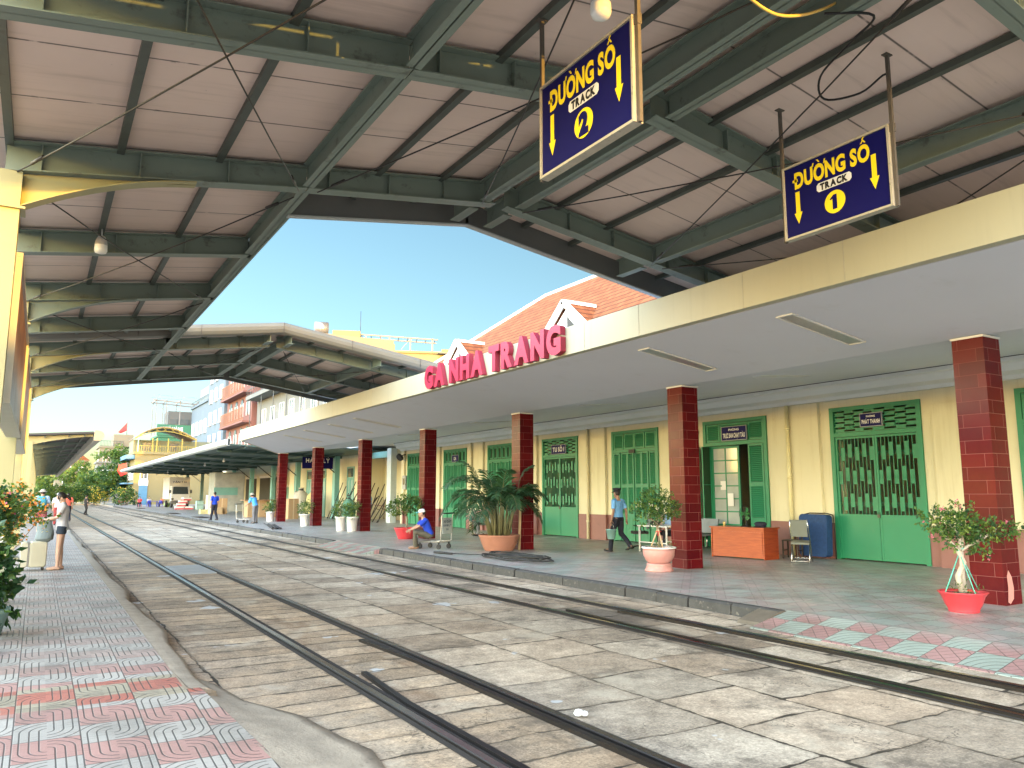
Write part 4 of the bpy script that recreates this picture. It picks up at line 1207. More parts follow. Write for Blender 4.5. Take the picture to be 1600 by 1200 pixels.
r = thing("wall_fan", "dark fan fixed under the ceiling by the passage", "fan", (XW - .3, 39.4, 3.7)); mb = MB(); mb.tube([(XW - .01, 39.4, 3.75), (XW - .2, 39.4, 3.72), (XW - .32, 39.35, 3.66)], .03, 8); mb.tube([(XW - .36, 39.33, 3.62), (XW - .46, 39.3, 3.55)], [.22, .20], 14); mb.build("fan_body", M_black, r)
mb = MB(); mb.tube([(XW - .04, 14.12, 3.35), (XW - .045, 14.1, 2.4), (XW - .04, 14.12, 1.4), (XW - .04, 14.15, .98)], .012, 6); mb.box((XW - .06, 14.06, 1.15), (XW - .01, 14.2, 1.32))
tag(mb.build("power_cord", paint("cord_grey", (0.45, 0.45, 0.42), 0.5)), "pale power cord and socket beside the open door", "cord")

# ------------------------------------------------------------------ passage and freight side beyond the station
mb = MB(); mb.box((16.6, 40.06, 4.46), (26, 47.5, 4.62))
fr = thing("freight_building", "long cream freight building with teal doors beyond the station passage", "building", (18.4, 75, 0))
mb.build("passage_roof", M_soffit, fr)
mb = MB(); mb.box((19.2, 40.1, -.1), (19.5, 47.4, 4.6)); mb.box((17.6, 47.4, -.1), (26, 64.0, 4.8)); mb.box((22.0, 64.0, -.1), (26, 118, 4.9)); mb.build("wall", M_cream, fr)
mb = MB(); mb.box((19.16, 40.1, 1.25), (19.198, 47.39, 1.29), 1); mb.box((19.165, 40.1, -.05), (19.199, 47.39, 1.25)); mb.build("dado", [paint("dado_brown", (0.26, 0.21, 0.12), 0.6), M_white], fr)
for y0, y1 in ((48.6, 49.9), (51.6, 52.9), (54.4, 55.8), (57.6, 59.0), (61.0, 62.4)):
    mb = MB(); x = 17.58
    mb.box((x - .04, y0, 0), (x + .02, y0 + .09, 3.4)); mb.box((x - .04, y1 - .09, 0), (x + .02, y1, 3.4)); mb.box((x - .038, y0 + .09, 3.3), (x + .018, y1 - .09, 3.398)); mb.box((x - .038, y0 + .09, 2.6), (x + .018, y1 - .09, 2.7))
    mb.box((x - .02, y0 + .09, 0), (x + .01, y1 - .09, 2.6)); mb.box((x - .05, (y0 + y1) / 2 - .03, 0), (x - .021, (y0 + y1) / 2 + .03, 2.6))
    for i in range(4): a = y0 + .15 + i * (y1 - y0 - .3) / 4; mb.box((x - .03, a, 1.3), (x - .021, a + .03, 2.5), 1)
    mb.box((x - .01, y0 + .09, 2.72), (x + .008, y1 - .09, 3.28), 2)
    mb.build("teal_door", [M_teal, M_white, M_glass], fr)
for y0, y1, m, zt in ((66, 69.5, M_white, 3.2), (71.5, 75, M_dark, 3.3), (77, 83, M_teal, 2.3), (85, 92, M_dark, 3.4), (94, 99, M_dark, 3.4), (102, 108, M_dark, 3.4)):
    mb = MB(); mb.box((21.9, y0, 0), (21.99, y1, zt)); mb.box((21.86, y0 - .2, zt), (21.99, y1 + .2, zt + .25), 1); mb.build("shed_door", [m, M_cornice], fr)
mb = MB()
for y in (63.98,): mb.box((17.7, y, 0), (22, y + .05, 3.2), 0)
mb.build("side_wall", paint("peeling_red", (0.32, 0.08, 0.06), 0.8, var=0.3), fr)
# frame of the passage: teal and white posts
r = thing("passage_gate", "teal and white posts framing the passage at the end of the station", "gate", (17.1, 42, 0))
mb = MB(); mb.box((16.95, 44.5, 0), (17.2, 44.75, 4.2)); mb.build("post", M_teal, r)
mb = MB(); mb.box((16.95, 40.9, 0), (17.3, 41.5, 4.2)); mb.build("post", paint("post_white", (0.5, 0.58, 0.60), 0.5), r)
mb = MB(); mb.box((16.97, 41.5, 3.7), (17.18, 44.5, 4.05)); mb.build("lintel", M_teal, r)
# freight canopy with teal columns
gc = thing("freight_canopy", "dark ribbed freight canopy on teal columns with pale rounded gutter edge", "canopy", (13, 79, 4.4))
mb = MB(); y0, y1 = 46.75, 112.0
P = [(9.2, 4.42), (12.0, 4.32), (17.5, 4.12), (21.9, 4.9)]
for (xa, za), (xb, zb) in zip(P[:-1], P[1:]):
    y0 = 46.75 if xa < 10 else 43.6
    mb.add([(xa, y0, za), (xb, y0, zb), (xb, y1, zb), (xa, y1, za), (xa, y0, za + .08), (xb, y0, zb + .08), (xb, y1, zb + .08), (xa, y1, za + .08)], [(0, 3, 2, 1), (4, 5, 6, 7), (0, 1, 5, 4), (2, 3, 7, 6), (1, 2, 6, 5), (3, 0, 4, 7)])
M_dsteel = paint("dark_green_steel", (0.045, 0.085, 0.075), 0.5, var=0.2, nscale=0.8)
y0 = 46.75; mb.build("roof_sheet", M_dsteel, gc)
mb = MB(); mb.tube([(9.1, y0 - .6, 4.56), (9.1, y1, 4.56)], .19, 12); mb.box((9.1, y0 - .6, 4.36), (9.2, y1, 4.74)); mb.build("gutter_edge", paint("gutter_pale", (0.42, 0.45, 0.45), 0.45), gc)
for y in [50.3 + 7.9 * i for i in range(8)]:
    mb = MB(); mb.box((9.25, y - .05, 4.15), (17.4, y + .05, 4.3)) if False else mb.bar((9.3, y, 4.30), (17.3, y, 4.05), .08, .2)
    mb.build("cross_beam", M_dsteel, gc)
for i in range(5):
    x = 10.2 + 1.5 * i; z = 4.42 - (x - 9.2) * .036
    mb = MB(); mb.box((x - .03, y0, z - .13), (x + .03, y1, z - .05)); mb.build("purlin", M_dsteel, gc)
for k, y in enumerate((50.3, 59.3, 66.6, 74.3, 82.2, 90.5, 99.9, 111.0)):
    mb = MB(); mb.box((16.78, y - .22, .0), (17.1, y + .22, 4.1)); mb.box((16.72, y - .28, 0), (17.16, y + .28, .14)); mb.build("column", M_teal if k < 5 else paint("teal_dull", (0.13, 0.22, 0.20), 0.6), gc)
    mb = MB(); mb.bar((16.8, y - .1, 3.0), (15.4, y - .1, 4.1), .06, .06); mb.build("brace", M_rod, gc)
for (x, y) in ((11.6, 60), (12.0, 70), (12.2, 83), (12.5, 96)):
    mb = MB(); mb.cyl((x, y, 4.25), (x, y, 4.12), .04, n=6); mb.ball((x, y, 4.03), .10, 8); mb.build("lamp", M_white, gc)
r = thing("office_sign", "small dark blue sign with white lettering under the freight canopy by the last pillar", "sign", (15.6, 50.2, 3.3))
mb = MB(); mb.box((14.55, 50.0, 3.25), (16.6, 50.05, 4.0)); mb.build("sign_panel", M_navy, r)
mb = MB(); put_text(mb, "HÀNH LÝ", (15.57, 49.995, 3.78), (1, 0, 0), (0, 0, 1), 1.6, .26, .04, .004); put_text(mb, "GA", (15.57, 49.995, 3.42), (1, 0, 0), (0, 0, 1), .6, .22, .04, .004); mb.build("lettering", M_white, r)

# far canopy over the left platform
lc = thing("far_platform_canopy", "dark canopy over the far left platform with rounded cream end", "canopy", (1.0, 80, 4.5))
mb = MB(); y0, y1 = 46.5, 150
A = (-1.0, 4.55); B = (2.35, 4.80)
mb.add([(A[0], y0, A[1]), (B[0], y0, B[1]), (B[0], y1, B[1]), (A[0], y1, A[1]), (A[0], y0, A[1] + .1), (B[0], y0, B[1] + .1), (B[0], y1, B[1] + .1), (A[0], y1, A[1] + .1)], [(0, 3, 2, 1), (4, 5, 6, 7), (0, 1, 5, 4), (1, 2, 6, 5), (2, 3, 7, 6), (3, 0, 4, 7)])
mb.build("roof_sheet", paint("far_sheet", (0.045, 0.042, 0.04), 0.6), lc)
mb = MB(); prof = [(2.34, 4.42)] + [(2.52 + .30 * math.sin(a), 4.68 - .27 * math.cos(a)) for a in [math.pi * i / 10 for i in range(11)]] + [(2.34, 4.95)]
mb.prism(prof, y0 - .05, y1); mb.build("gutter_edge", [paint("gutter_buff", (0.42, 0.39, 0.34), 0.5)], lc)
mb = MB(); mb.prism(prof, y0 - .10, y0 - .051); mb.build("end_cap", paint("cap_buff", (0.45, 0.33, 0.18), 0.5), lc)
for i in range(14):
    y = y0 + .4 + i * 6.6
    mb = MB(); pts = [(-.9 + 3.2 * t / 8, 4.50 + .25 * t / 8 - .10 - .42 * (1 - t / 8) ** 2) for t in range(9)]
    mb.prism(pts + [(p[0], 4.53 + .075 * (p[0] + .9)) for p in pts[::-1]], y - .05, y + .05); mb.build("rafter", M_colm if i == 0 else M_green_steel, lc)
    mb = MB(); mb.box((-.76, y - .12, -.1), (-.40, y + .12, 4.3)); mb.build("column", M_colm, lc)
for x in (.1, 1.2, 1.9):
    mb = MB(); mb.box((x - .04, y0 + .1, 4.5 + .075 * x), (x + .04, y1, 4.58 + .075 * x)); mb.build("purlin", M_purlin, lc)
# ------------------------------------------------------------------ plants
def leaf_quads(mb, c, d, L, w, mi, fold=0.25):
    """one leaf: four faces folded along the midrib, growing from c along d"""
    d = Vector(d).normalized(); a = d.cross(Vector((random.uniform(-1, 1), random.uniform(-1, 1), random.uniform(-1, 1))))
    if a.length < 1e-3: a = d.orthogonal()
    a.normalize(); n = a.cross(d); c = Vector(c)
    m = c + d * L * .5 + n * (-fold * w); t = c + d * L
    mb.add([c, c + d * L * .45 + a * w, t, c + d * L * .45 - a * w, m], [(0, 1, 4), (1, 2, 4), (2, 3, 4), (3, 0, 4)], mi)
def foliage(mb, clumps, count, L, w, mats, droop=0.2, flowers=None):
    """leaves gathered on small twigs inside ellipsoid clumps"""
    tot = sum(c[3] * c[4] * c[5] for c in clumps)
    for (x, y, z, rx, ry, rz) in clumps:
        k = max(4, int(count * rx * ry * rz / tot / 6))
        for _ in range(k):
            while True:
                p = Vector((random.uniform(-1, 1), random.uniform(-1, 1), random.uniform(-1, 1)))
                if .15 < p.length < 1: break
            p = p * (0.75 + .25 * random.random()) if random.random() < .4 else p.normalized() * random.uniform(.65, 1.05)
            c = Vector((x + p.x * rx, y + p.y * ry, z + p.z * rz))
            tw = (p.normalized() + Vector((random.uniform(-.8, .8), random.uniform(-.8, .8), random.uniform(-.4, .8)))).normalized()
            mi = random.choice(mats)
            for q in range(6):
                cc = c + tw * (q * L * .35) + Vector((random.gauss(0, L * .2), random.gauss(0, L * .2), random.gauss(0, L * .2)))
                dd = tw + Vector((random.uniform(-1, 1), random.uniform(-1, 1), random.uniform(-1, 1) - droop))
                s = random.uniform(.7, 1.25)
                leaf_quads(mb, cc, dd, L * s, w * s, mi)
            if flowers and random.random() < flowers[1]:
                for q in range(7):
                    leaf_quads(mb, c + tw * L * 2.2 + Vector((random.gauss(0, L * .5), random.gauss(0, L * .5), random.gauss(0, L * .5))), (random.uniform(-1, 1), random.uniform(-1, 1), random.uniform(-.3, 1)), L * .6, w * .9, random.choice(flowers[0]))
def branchy(mb, base, tips, r0, r1, bend=0.12):
    base = Vector(base)
    for t in tips:
        t = Vector(t); mid = base.lerp(t, .5) + Vector((random.uniform(-bend, bend), random.uniform(-bend, bend), random.uniform(-.02, .05)))
        q1 = base.lerp(mid, .5) + Vector((random.uniform(-bend, bend) * .4, random.uniform(-bend, bend) * .4, 0))
        mb.tube([base, q1, mid, mid.lerp(t, .5), t], [r0, (r0 * 2 + r1) / 3, (r0 + r1) / 2, (r0 + r1 * 2) / 3, r1], 7)

# bonsai bougainvillea in a red bowl (nearest pillar)
x, y = 11.0, 6.08
sq = lambda L_: [(x + (c[0] - x) * .76, y + (c[1] - y) * .76, c[2] * .93) + tuple(v * .80 for v in c[3:]) for c in L_]
r = thing("potted_shrub", "wide flowering bonsai shrub in a red plastic bowl before the nearest pillar", "potted plant", (x, y, 0))
mb = MB(); mb.lathe([(0, 0), (.19, 0), (.195, .015), (.19, .03), (.23, .10), (.27, .21), (.30, .25), (.315, .268), (.305, .275), (.28, .26), (.27, .235)], (x, y, .0), 36); mb.build("pot", M_redpot, r)
mb = MB(); mb.lathe([(.271, .235), (.15, .25), (0, .255)], (x, y, 0), 24); mb.build("soil", M_soil, r)
mb = MB()
mb.tube([(x + .02, y, .22), (x - .05, y + .02, .48), (x + .05, y - .02, .66), (x - .03, y, .82)], [.05, .04, .036, .03], 8)
mb.tube([(x + .05, y, .22), (x + .08, y + .03, .5), (x - .02, y - .03, .64), (x + .05, y, .80)], [.04, .035, .03, .028], 8)
tips = [(x - .28, y, 1.28), (x + .10, y + .1, 1.35), (x - .1, y - .2, 1.2), (x + .45, y - .2, 1.15), (x + .3, y + .2, 1.1), (x + .72, y - .32, 1.2), (x - .5, y + .15, 1.42)]
branchy(mb, (x, y, .8), sq(tips), .024, .008, .10); mb.build("trunk", paint("bonsai_bark", (0.42, 0.36, 0.28), 0.8, var=0.35, nscale=12), r)
mb = MB()
for p in [(x - .42, y + .1), (x + .40, y - .1), (x - .2, y - .35), (x + .15, y + .38)]: mb.cyl((x + (p[0] - x) * .7, y + (p[1] - y) * .7, .272), (x, y, .80), .007, n=5)
mb.tube([(x - .05, y, .82), (x + .05, y - .04, .86), (x + .06, y + .05, .83), (x - .05, y + .03, .86)], .01, 5); mb.build("tie", paint("tie_green", (0.10, 0.42, 0.33), 0.5), r)
mb = MB()
foliage(mb, sq([(x - .52, y + .15, 1.36, .24, .22, .16), (x - .2, y, 1.28, .34, .30, .20), (x + .1, y - .05, 1.22, .34, .3, .20), (x + .38, y - .1, 1.12, .30, .28, .18), (x + .68, y - .3, 1.18, .30, .26, .14), (x + .95, y - .45, 1.2, .26, .2, .10), (x + .35, y - .2, .95, .22, .2, .12), (x - .35, y - .1, 1.08, .22, .2, .14), (x + .12, y, 1.45, .22, .2, .13)]),
        2600, .050, .017, [0, 0, 1, 2], .2, ([3], .035)); mb.build("foliage", [M_leaf, M_leafd, M_leafl, M_fl_pink], r)
mb = MB(); foliage(mb, [(x, y, .27, .2, .2, .04)], 160, .06, .006, [0]); mb.build("weeds", M_leaf, r)

# clipped tree in pink pot
x, y = 11.25, 12.5
r = thing("potted_shrub", "small clipped tree in a glazed pink pot, trunk propped with stakes", "potted plant", (x, y, 0)); r.scale = (.77,) * 3
mb = MB(); mb.lathe([(0, 0), (.38, 0), (.395, .03), (.37, .06), (.33, .16), (.35, .20), (.30, .22)], (x, y, 0), 32); mb.lathe([(.29, .225), (.36, .30), (.42, .42), (.435, .56), (.42, .60), (.46, .615), (.46, .645), (.40, .645), (.39, .60)], (x, y, 0), 36); mb.build("pot", M_pinkpot, r)
mb = MB(); mb.lathe([(.462, .612), (.468, .63), (.462, .65), (.395, .652), (.395, .64)], (x, y, 0), 36); mb.build("pot_rim", M_white, r)
mb = MB(); mb.lathe([(.395, .60), (0, .63)], (x, y, 0), 24); mb.build("soil", M_soil, r)
mb = MB(); mb.tube([(x, y, .6), (x + .03, y, .9), (x - .02, y + .03, 1.2), (x, y, 1.35)], [.03, .028, .024, .02], 8)
branchy(mb, (x, y, 1.2), [(x + .3, y, 1.5), (x - .35, y + .1, 1.5), (x + .05, y + .3, 1.6), (x, y - .3, 1.55), (x + .1, y, 1.75), (x - .5, y - .1, 1.45)], .016, .006); mb.build("trunk", M_bark, r)
mb = MB()
for a in range(3): mb.cyl((x + .22 * math.cos(a * 2.1 + .4), y + .22 * math.sin(a * 2.1 + .4), .6), (x + .02 * math.cos(a * 2.1), y + .02 * math.sin(a * 2.1), 1.12), .018, n=7)
mb.build("stake", paint("bare_stick", (0.55, 0.40, 0.26), 0.7, var=0.2), r)
mb = MB(); mb.tube([(x - .04, y - .04, 1.05), (x + .05, y - .04, 1.06), (x + .04, y + .05, 1.05), (x - .05, y + .04, 1.06), (x - .04, y - .05, 1.06), (x - .08, y - .08, .95)], .014, 5); mb.build("ribbon", paint("ribbon", (0.5, 0.03, 0.03), 0.5), r)
mb = MB(); foliage(mb, [(x - .05, y, 1.80, .48, .46, .26), (x + .36, y, 1.70, .34, .34, .22), (x - .50, y, 1.70, .36, .36, .22), (x, y, 2.05, .38, .38, .17), (x - .42, y, 1.40, .28, .28, .15), (x + .40, y - .05, 1.44, .25, .25, .12), (x + .05, y - .2, 1.60, .34, .34, .22)], 3200, .058, .021, [0, 0, 1, 2], .15, ([3], .02)); mb.build("foliage", [M_leaf, M_leafd, M_leafl, M_fl_white], r)
mb = MB(); foliage(mb, [(x + .1, y, .66, .3, .3, .05)], 200, .09, .007, [0]); mb.build("weeds", M_leaf, r)

# big potted palm
x, y = 11.38, 19.35
r = thing("potted_palm", "large bushy areca palm in a wide terracotta pot", "potted plant", (x, y, 0))
mb = MB(); mb.lathe([(0, 0), (.40, 0), (.42, .02), (.43, .04), (.50, .19), (.55, .33), (.585, .40), (.60, .43), (.59, .45), (.53, .44), (.51, .38)], (x, y, 0), 40); mb.build("pot", M_terra, r)
mb = MB(); mb.lathe([(.515, .40), (.3, .42), (0, .43)], (x, y, 0), 28); mb.build("soil", M_soil, r)
mbS, mbF = MB(), MB()
random.seed(11)
for i in range(36):
    a = 2.39996 * i + random.uniform(-.3, .3); rad = .08 + .24 * random.random()
    bx, by = x + rad * math.cos(a), y + rad * math.sin(a)
    lean = random.uniform(.06, .34); h = random.uniform(.6, 1.2)
    top = Vector((bx + lean * h * math.cos(a), by + lean * h * math.sin(a), .4 + h))
    mbS.tube([(bx, by, .38), Vector((bx, by, .4)).lerp(top, .5) + Vector((0, 0, .05)), top], [.034, .025, .016], 7)
    el = R_(random.uniform(50, 90)) if i % 3 else R_(random.uniform(15, 45)); L = random.uniform(1.0, 1.6) * (.72 if math.cos(a) * .85 - math.sin(a) * .5 > .25 else 1.0)
    d = Vector((math.cos(a) * math.cos(el), math.sin(a) * math.cos(el), math.sin(el)))
    P = [top]; v = d.copy(); k = 14
    for j in range(k):
        P.append(P[-1] + v * (L / k)); v = (v + Vector((math.cos(a) * .02, math.sin(a) * .02, -.105 - .008 * j))).normalized()
    if (P[-1] - Vector((12.27, 19.5, P[-1].z))).length < .3: pass
    mbS.tube(P, [.013 - .010 * j / k for j in range(k + 1)], 5)
    for j in range(2, k + 1):
        t = (P[min(j + 1, k)] - P[j - 1]).normalized(); sd_ = t.cross(Vector((0, 0, 1)))
        if sd_.length < .1: sd_ = Vector((math.sin(a), -math.cos(a), 0))
        sd_.normalize(); ll = .42 * math.sin(math.pi * (.18 + .72 * j / k)) + .06
        for sgn in (-1, 1):
            for q in (0, .5):
                c = P[j].lerp(P[j - 1], q)
                dd = (t * .75 + sd_ * sgn * .85 + Vector((0, 0, random.uniform(-.25, .25)))).normalized()
                e = c + dd * ll; e.z -= .12 * ll + .04; m_ = c + dd * ll * .5 + Vector((0, 0, .01)); w = t * .026
                mbF.add([c - w * .5, c + w * .5, m_ + w, m_ - w, e], [(0, 1, 2, 3), (3, 2, 4)], random.choice((0, 0, 1)))
mbS.build("stems", paint("palm_stem", (0.15, 0.145, 0.07), 0.6, var=0.3, nscale=8), r); mbF.build("fronds", [M_palm, M_leafd], r)

# small shrub in red pot, near the seated porter
def pot_plant(x, y, label, pot_m, pr, ph, kind, group=None):
    r = thing("potted_shrub", label, "potted plant", (x, y, 0), 0, group)
    mb = MB()
    if kind == 'bowl': mb.lathe([(0, 0), (pr * .62, 0), (pr * .66, .03), (pr * .85, ph * .6), (pr, ph - .02), (pr * 1.04, ph), (pr * .95, ph), (pr * .9, ph - .06)], (x, y, 0), 28)
    else: mb.lathe([(0, 0), (pr * .68, 0), (pr * .70, .02), (pr * .92, ph - .06), (pr, ph - .06), (pr * 1.02, ph), (pr * .92, ph), (pr * .88, ph - .07)], (x, y, 0), 24)
    mb.build("pot", pot_m, r)
    mb = MB(); mb.lathe([(pr * .9, ph - .06), (0, ph - .04)], (x, y, 0), 20); mb.build("soil", M_soil, r)
    if kind == 'bowl':
        mb = MB(); mb.tube([(x, y, ph - .06), (x + .05, y, ph + .25), (x + .02, y + .02, ph + .45)], [.03, .026, .02], 7)
        branchy(mb, (x + .02, y, ph + .4), [(x - .4, y, ph + .8), (x + .35, y, ph + .85), (x, y + .3, ph + .95), (x, y - .3, ph + .8)], .016, .006); mb.build("trunk", M_bark, r)
        mb = MB(); foliage(mb, [(x - .28, y, ph + .72, .36, .34, .22), (x + .22, y, ph + .78, .36, .34, .24), (x, y, ph + .95, .34, .34, .18), (x - .5, y, ph + .62, .2, .2, .12)], 1500, .075, .026, [0, 0, 1, 2]); mb.build("foliage", [M_leaf, M_leafd, M_leafl], r)
    else:
        mb = MB(); branchy(mb, (x, y, ph - .05), [(x + .1 * math.cos(i), y + .1 * math.sin(i), ph + .4) for i in range(4)], .012, .005); mb.build("stem", M_bark, r)
        mb = MB(); foliage(mb, [(x, y, ph + .26, .34, .34, .26), (x + .1, y, ph + .48, .22, .22, .2), (x - .16, y, ph + .1, .2, .2, .12)], 900, .08, .018, [0, 1, 2]); mb.build("foliage", [M_leaf, M_leafd, M_leafl], r)
    return r
pot_plant(11.45, 26.1, "leafy shrub in a red pot behind the porter on the trolley", M_redpot, .44, .40, 'bowl')
pot_plant(11.72, 32.5, "bushy plant in the right of two touching white pots", M_whitepot, .27, .62, 'tall', "white pots along the pillars")
pot_plant(11.45, 33.2, "plant in the left of two touching white pots, partly hidden", M_whitepot, .25, .62, 'tall', "white pots along the pillars")
pot_plant(11.6, 39.1, "sparse plant in a white pot left of the chipped pillar", M_whitepot, .27, .60, 'tall', "white pots along the pillars")
pot_plant(11.75, 46.5, "thin plant in a white pot left of the far end pillar", M_whitepot, .26, .58, 'tall', "white pots along the pillars")

# flowering bush and planters at the left edge
def crate_pot(x, y, s, h, label, m):
    r = thing("planter_tub", label, "planter", (x, y, 0), 0, "planters along the left edge")
    mb = MB(); mb.lathe([(0, 0), (s * .75, 0), (s, h - .05), (s * 1.05, h - .05), (s * 1.05, h), (s * .95, h), (s * .92, h - .06), (0, h - .05)], (x, y, 0), 20); mb.build("tub", m, r); return r
M_paleteal = paint("pale_teal", (0.32, 0.50, 0.48), 0.5, var=0.1)
random.seed(21)
def bush(x, y, clumps, n, label, fl, h0, base_label, m, L=.085, leaves=(0, 1, 2)):
    crate_pot(x, y, .26, h0, base_label, m)
    r = thing("flower_bush", label, "shrub", (x, y, h0))
    mb = MB(); branchy(mb, (x, y, h0 - .1), [(c[0], c[1], c[2]) for c in clumps], .012, .004, .05); mb.build("stem", M_bark, r)
    mb = MB(); foliage(mb, clumps, n, L, L * .32, list(leaves), .2, fl); mb.build("foliage", [M_leaf, M_leafl, M_leafd, M_fl_orange, M_fl_pink, M_fl_yellow, M_fl_white], r)
bush(-.62, 12.4, [(-.66, 12.4, 1.28, .30, .45, .34), (-.42, 12.4, 1.42, .20, .35, .18), (-.66, 12.4, 1.60, .22, .35, .14), (-.46, 12.3, 1.05, .20, .35, .18)], 3600, "big green bush dotted with pink and orange blossom at the left edge", ([3, 3, 4, 3, 6, 5], .16), .55, "pale teal tub under the big blossoming bush", M_paleteal, .07)
bush(-.52, 14.0, [(-.34, 14.0, 1.58, .16, .25, .10), (-.14, 14.0, 1.36, .13, .2, .08), (.10, 14.0, 1.30, .16, .18, .05), (-.45, 14.0, 1.25, .2, .25, .18)], 900, "orange flowering branches reaching over the platform towards the woman", ([3, 3, 3, 5], .42), .55, "grey green tub behind the first one at the left edge", paint("tub_grey", (0.22, 0.30, 0.29), 0.5), .07, (1, 0))
bush(-.44, 10.9, [(-.44, 10.9, .66, .16, .3, .20), (-.36, 10.9, .42, .13, .3, .18), (-.5, 10.9, .9, .12, .3, .2)], 1100, "dark glossy low plant with a white flower at the bottom left", ([6], .04), .30, "pale tub half hidden under dark glossy leaves at the left edge", M_paleteal, .11, (2, 2, 0))
bush(-.55, 17.5, [(-.55, 17.5, .95, .3, .4, .3), (-.4, 17.5, 1.3, .25, .3, .2)], 900, "green bush behind the flowering bushes near the left columns", ([3], .05), .5, "teal tub farthest back along the left edge", M_paleteal, .08)

# ------------------------------------------------------------------ furniture on the right platform
def rot_mb(mb, loc, rz):
    M = Matrix.Translation(loc) @ Matrix.Rotation(rz, 4, 'Z'); mb.v = [tuple(M @ Vector(v)) for v in mb.v]; return mb
# wooden desk with front panel
r = thing("wooden_desk", "reddish brown wooden desk standing before the open green door", "desk", (15.45, 13.95, 0), R_(8))
mb = MB(); mb.box((-.36, -.80, .74), (.34, .80, .775)); mb.build("desk_top", M_desk, r, True)
mb = MB(); mb.box((-.31, -.745, .03), (-.285, .745, .738)); mb.box((-.325, -.72, .12), (-.311, .72, .66)); mb.build("front_panel", M_desk, r, True)
for s in (-1, 1):
    mb = MB(); mb.box((-.33, s * .75, 0), (.30, s * .775, .739)); mb.build("side_panel", M_desk, r, True)
mb = MB(); mb.box((.0, .35, .1), (.28, .744, .738)); mb.build("drawer_unit", M_desk, r, True)
def on_desk(dx, dy): M = Matrix.Translation((15.45, 13.95, 0)) @ Matrix.Rotation(R_(8), 4, 'Z'); v = M @ Vector((dx, dy, 0)); return v.x, v.y
x, y = on_desk(-.1, .52); r = thing("drink_can", "small yellowish can on the left end of the desk", "can", (x, y, .777)); mb = MB(); mb.lathe([(0, 0), (.03, 0), (.033, .01), (.033, .10), (.028, .118), (0, .118)], (x, y, .777), 14); mb.build("can_body", paint("can", (0.45, 0.33, 0.12), 0.35, 0.3), r)
mb = MB(); mb.lathe([(.028, .1185), (.024, .116), (0, .116)], (x, y, .777), 14); mb.build("lid", M_chrome, r)
x, y = on_desk(.05, -.05)
r = thing("desk_fan", "black desk fan with green blades standing on the desk", "fan", (x, y, .776)); mb = MB(); mb.lathe([(0, 0), (.11, 0), (.11, .02), (.03, .04), (.02, .06), (.02, .22), (0, .22)], (x, y, .776), 16); mb.build("fan_base", M_black, r)
mb = MB()
for rr in (.19, .13, .07): mb.tube([(x - .05, y + rr * math.cos(t * .3142), 1.10 + rr * math.sin(t * .3142)) for t in range(21)], .006, 5)
for t in range(12): mb.cyl((x - .055, y, 1.10), (x - .05, y + .19 * math.cos(t * .5236), 1.10 + .19 * math.sin(t * .5236)), .003, n=4)
mb.build("fan_cage", M_black, r)
mb = MB()
for t in range(3):
    a = t * 2.094; mb.add([(x - .03, y, 1.1), (x - .02, y + .16 * math.cos(a - .4), 1.1 + .16 * math.sin(a - .4)), (x - .035, y + .17 * math.cos(a + .1), 1.1 + .17 * math.sin(a + .1)), (x - .04, y + .14 * math.cos(a + .5), 1.1 + .14 * math.sin(a + .5))], [(0, 1, 2, 3)])
mb.cyl((x + .1, y, 1.1), (x - .045, y, 1.1), .045, n=12); mb.build("fan_blades", paint("fan_green", (0.02, 0.22, 0.05), 0.4), r)
x, y = on_desk(-.02, -.5); r = thing("work_bag", "dark peaked cap lying on the right end of the desk", "cap", (x, y, .777)); mb = MB(); mb.lathe([(.13, 0), (.135, .05), (.16, .09), (.11, .13), (0, .14)], (x, y, .777), 16); mb.build("crown", paint("navy_cloth", (0.012, 0.014, 0.03), 0.8), r)
mb = MB(); mb.add([(x - .12, y - .08, .80), (x - .12, y + .08, .80), (x - .22, y + .06, .785), (x - .22, y - .06, .785)], [(0, 1, 2, 3)]); mb.build("peak", M_black, r); r.name = "peaked_cap"
# dark wooden chair behind the desk
def wood_chair(x, y, rz, label, m):
    r = thing("wooden_chair", label, "chair", (x, y, 0), rz)
    mb = MB(); mb.box((-.2, -.2, .43), (.2, .2, .46)); mb.build("seat", m, r, True)
    for sx in (-.18, .18):
        for sy in (-.18, .18):
            mb = MB(); mb.bar((sx, sy, 0), (sx, sy, .43), .035, .035, 0, (1, 0, 0)); mb.build("leg", m, r, True)
    mb = MB()
    for sx in (-.18, .18): mb.bar((sx, .18, .46), (sx, .25, .9), .035, .03, 0, (0, 1, 0))
    for z in (.62, .74, .86): mb.bar((-.18, .18 + .07 * (z - .46) / .44, z), (.18, .18 + .07 * (z - .46) / .44, z), .02, .06)
    mb.build("backrest", m, r, True); mb = MB(); mb.bar((-.18, -.18, .2), (.18, -.18, .2), .02, .03); mb.bar((-.18, .18, .2), (.18, .18, .2), .02, .03); mb.build("stretcher", m, r, True)
    return r
wood_chair(16.35, 13.2, R_(200), "dark wooden chair beside the right end of the desk", paint("dark_wood", (0.03, 0.022, 0.018), 0.5))
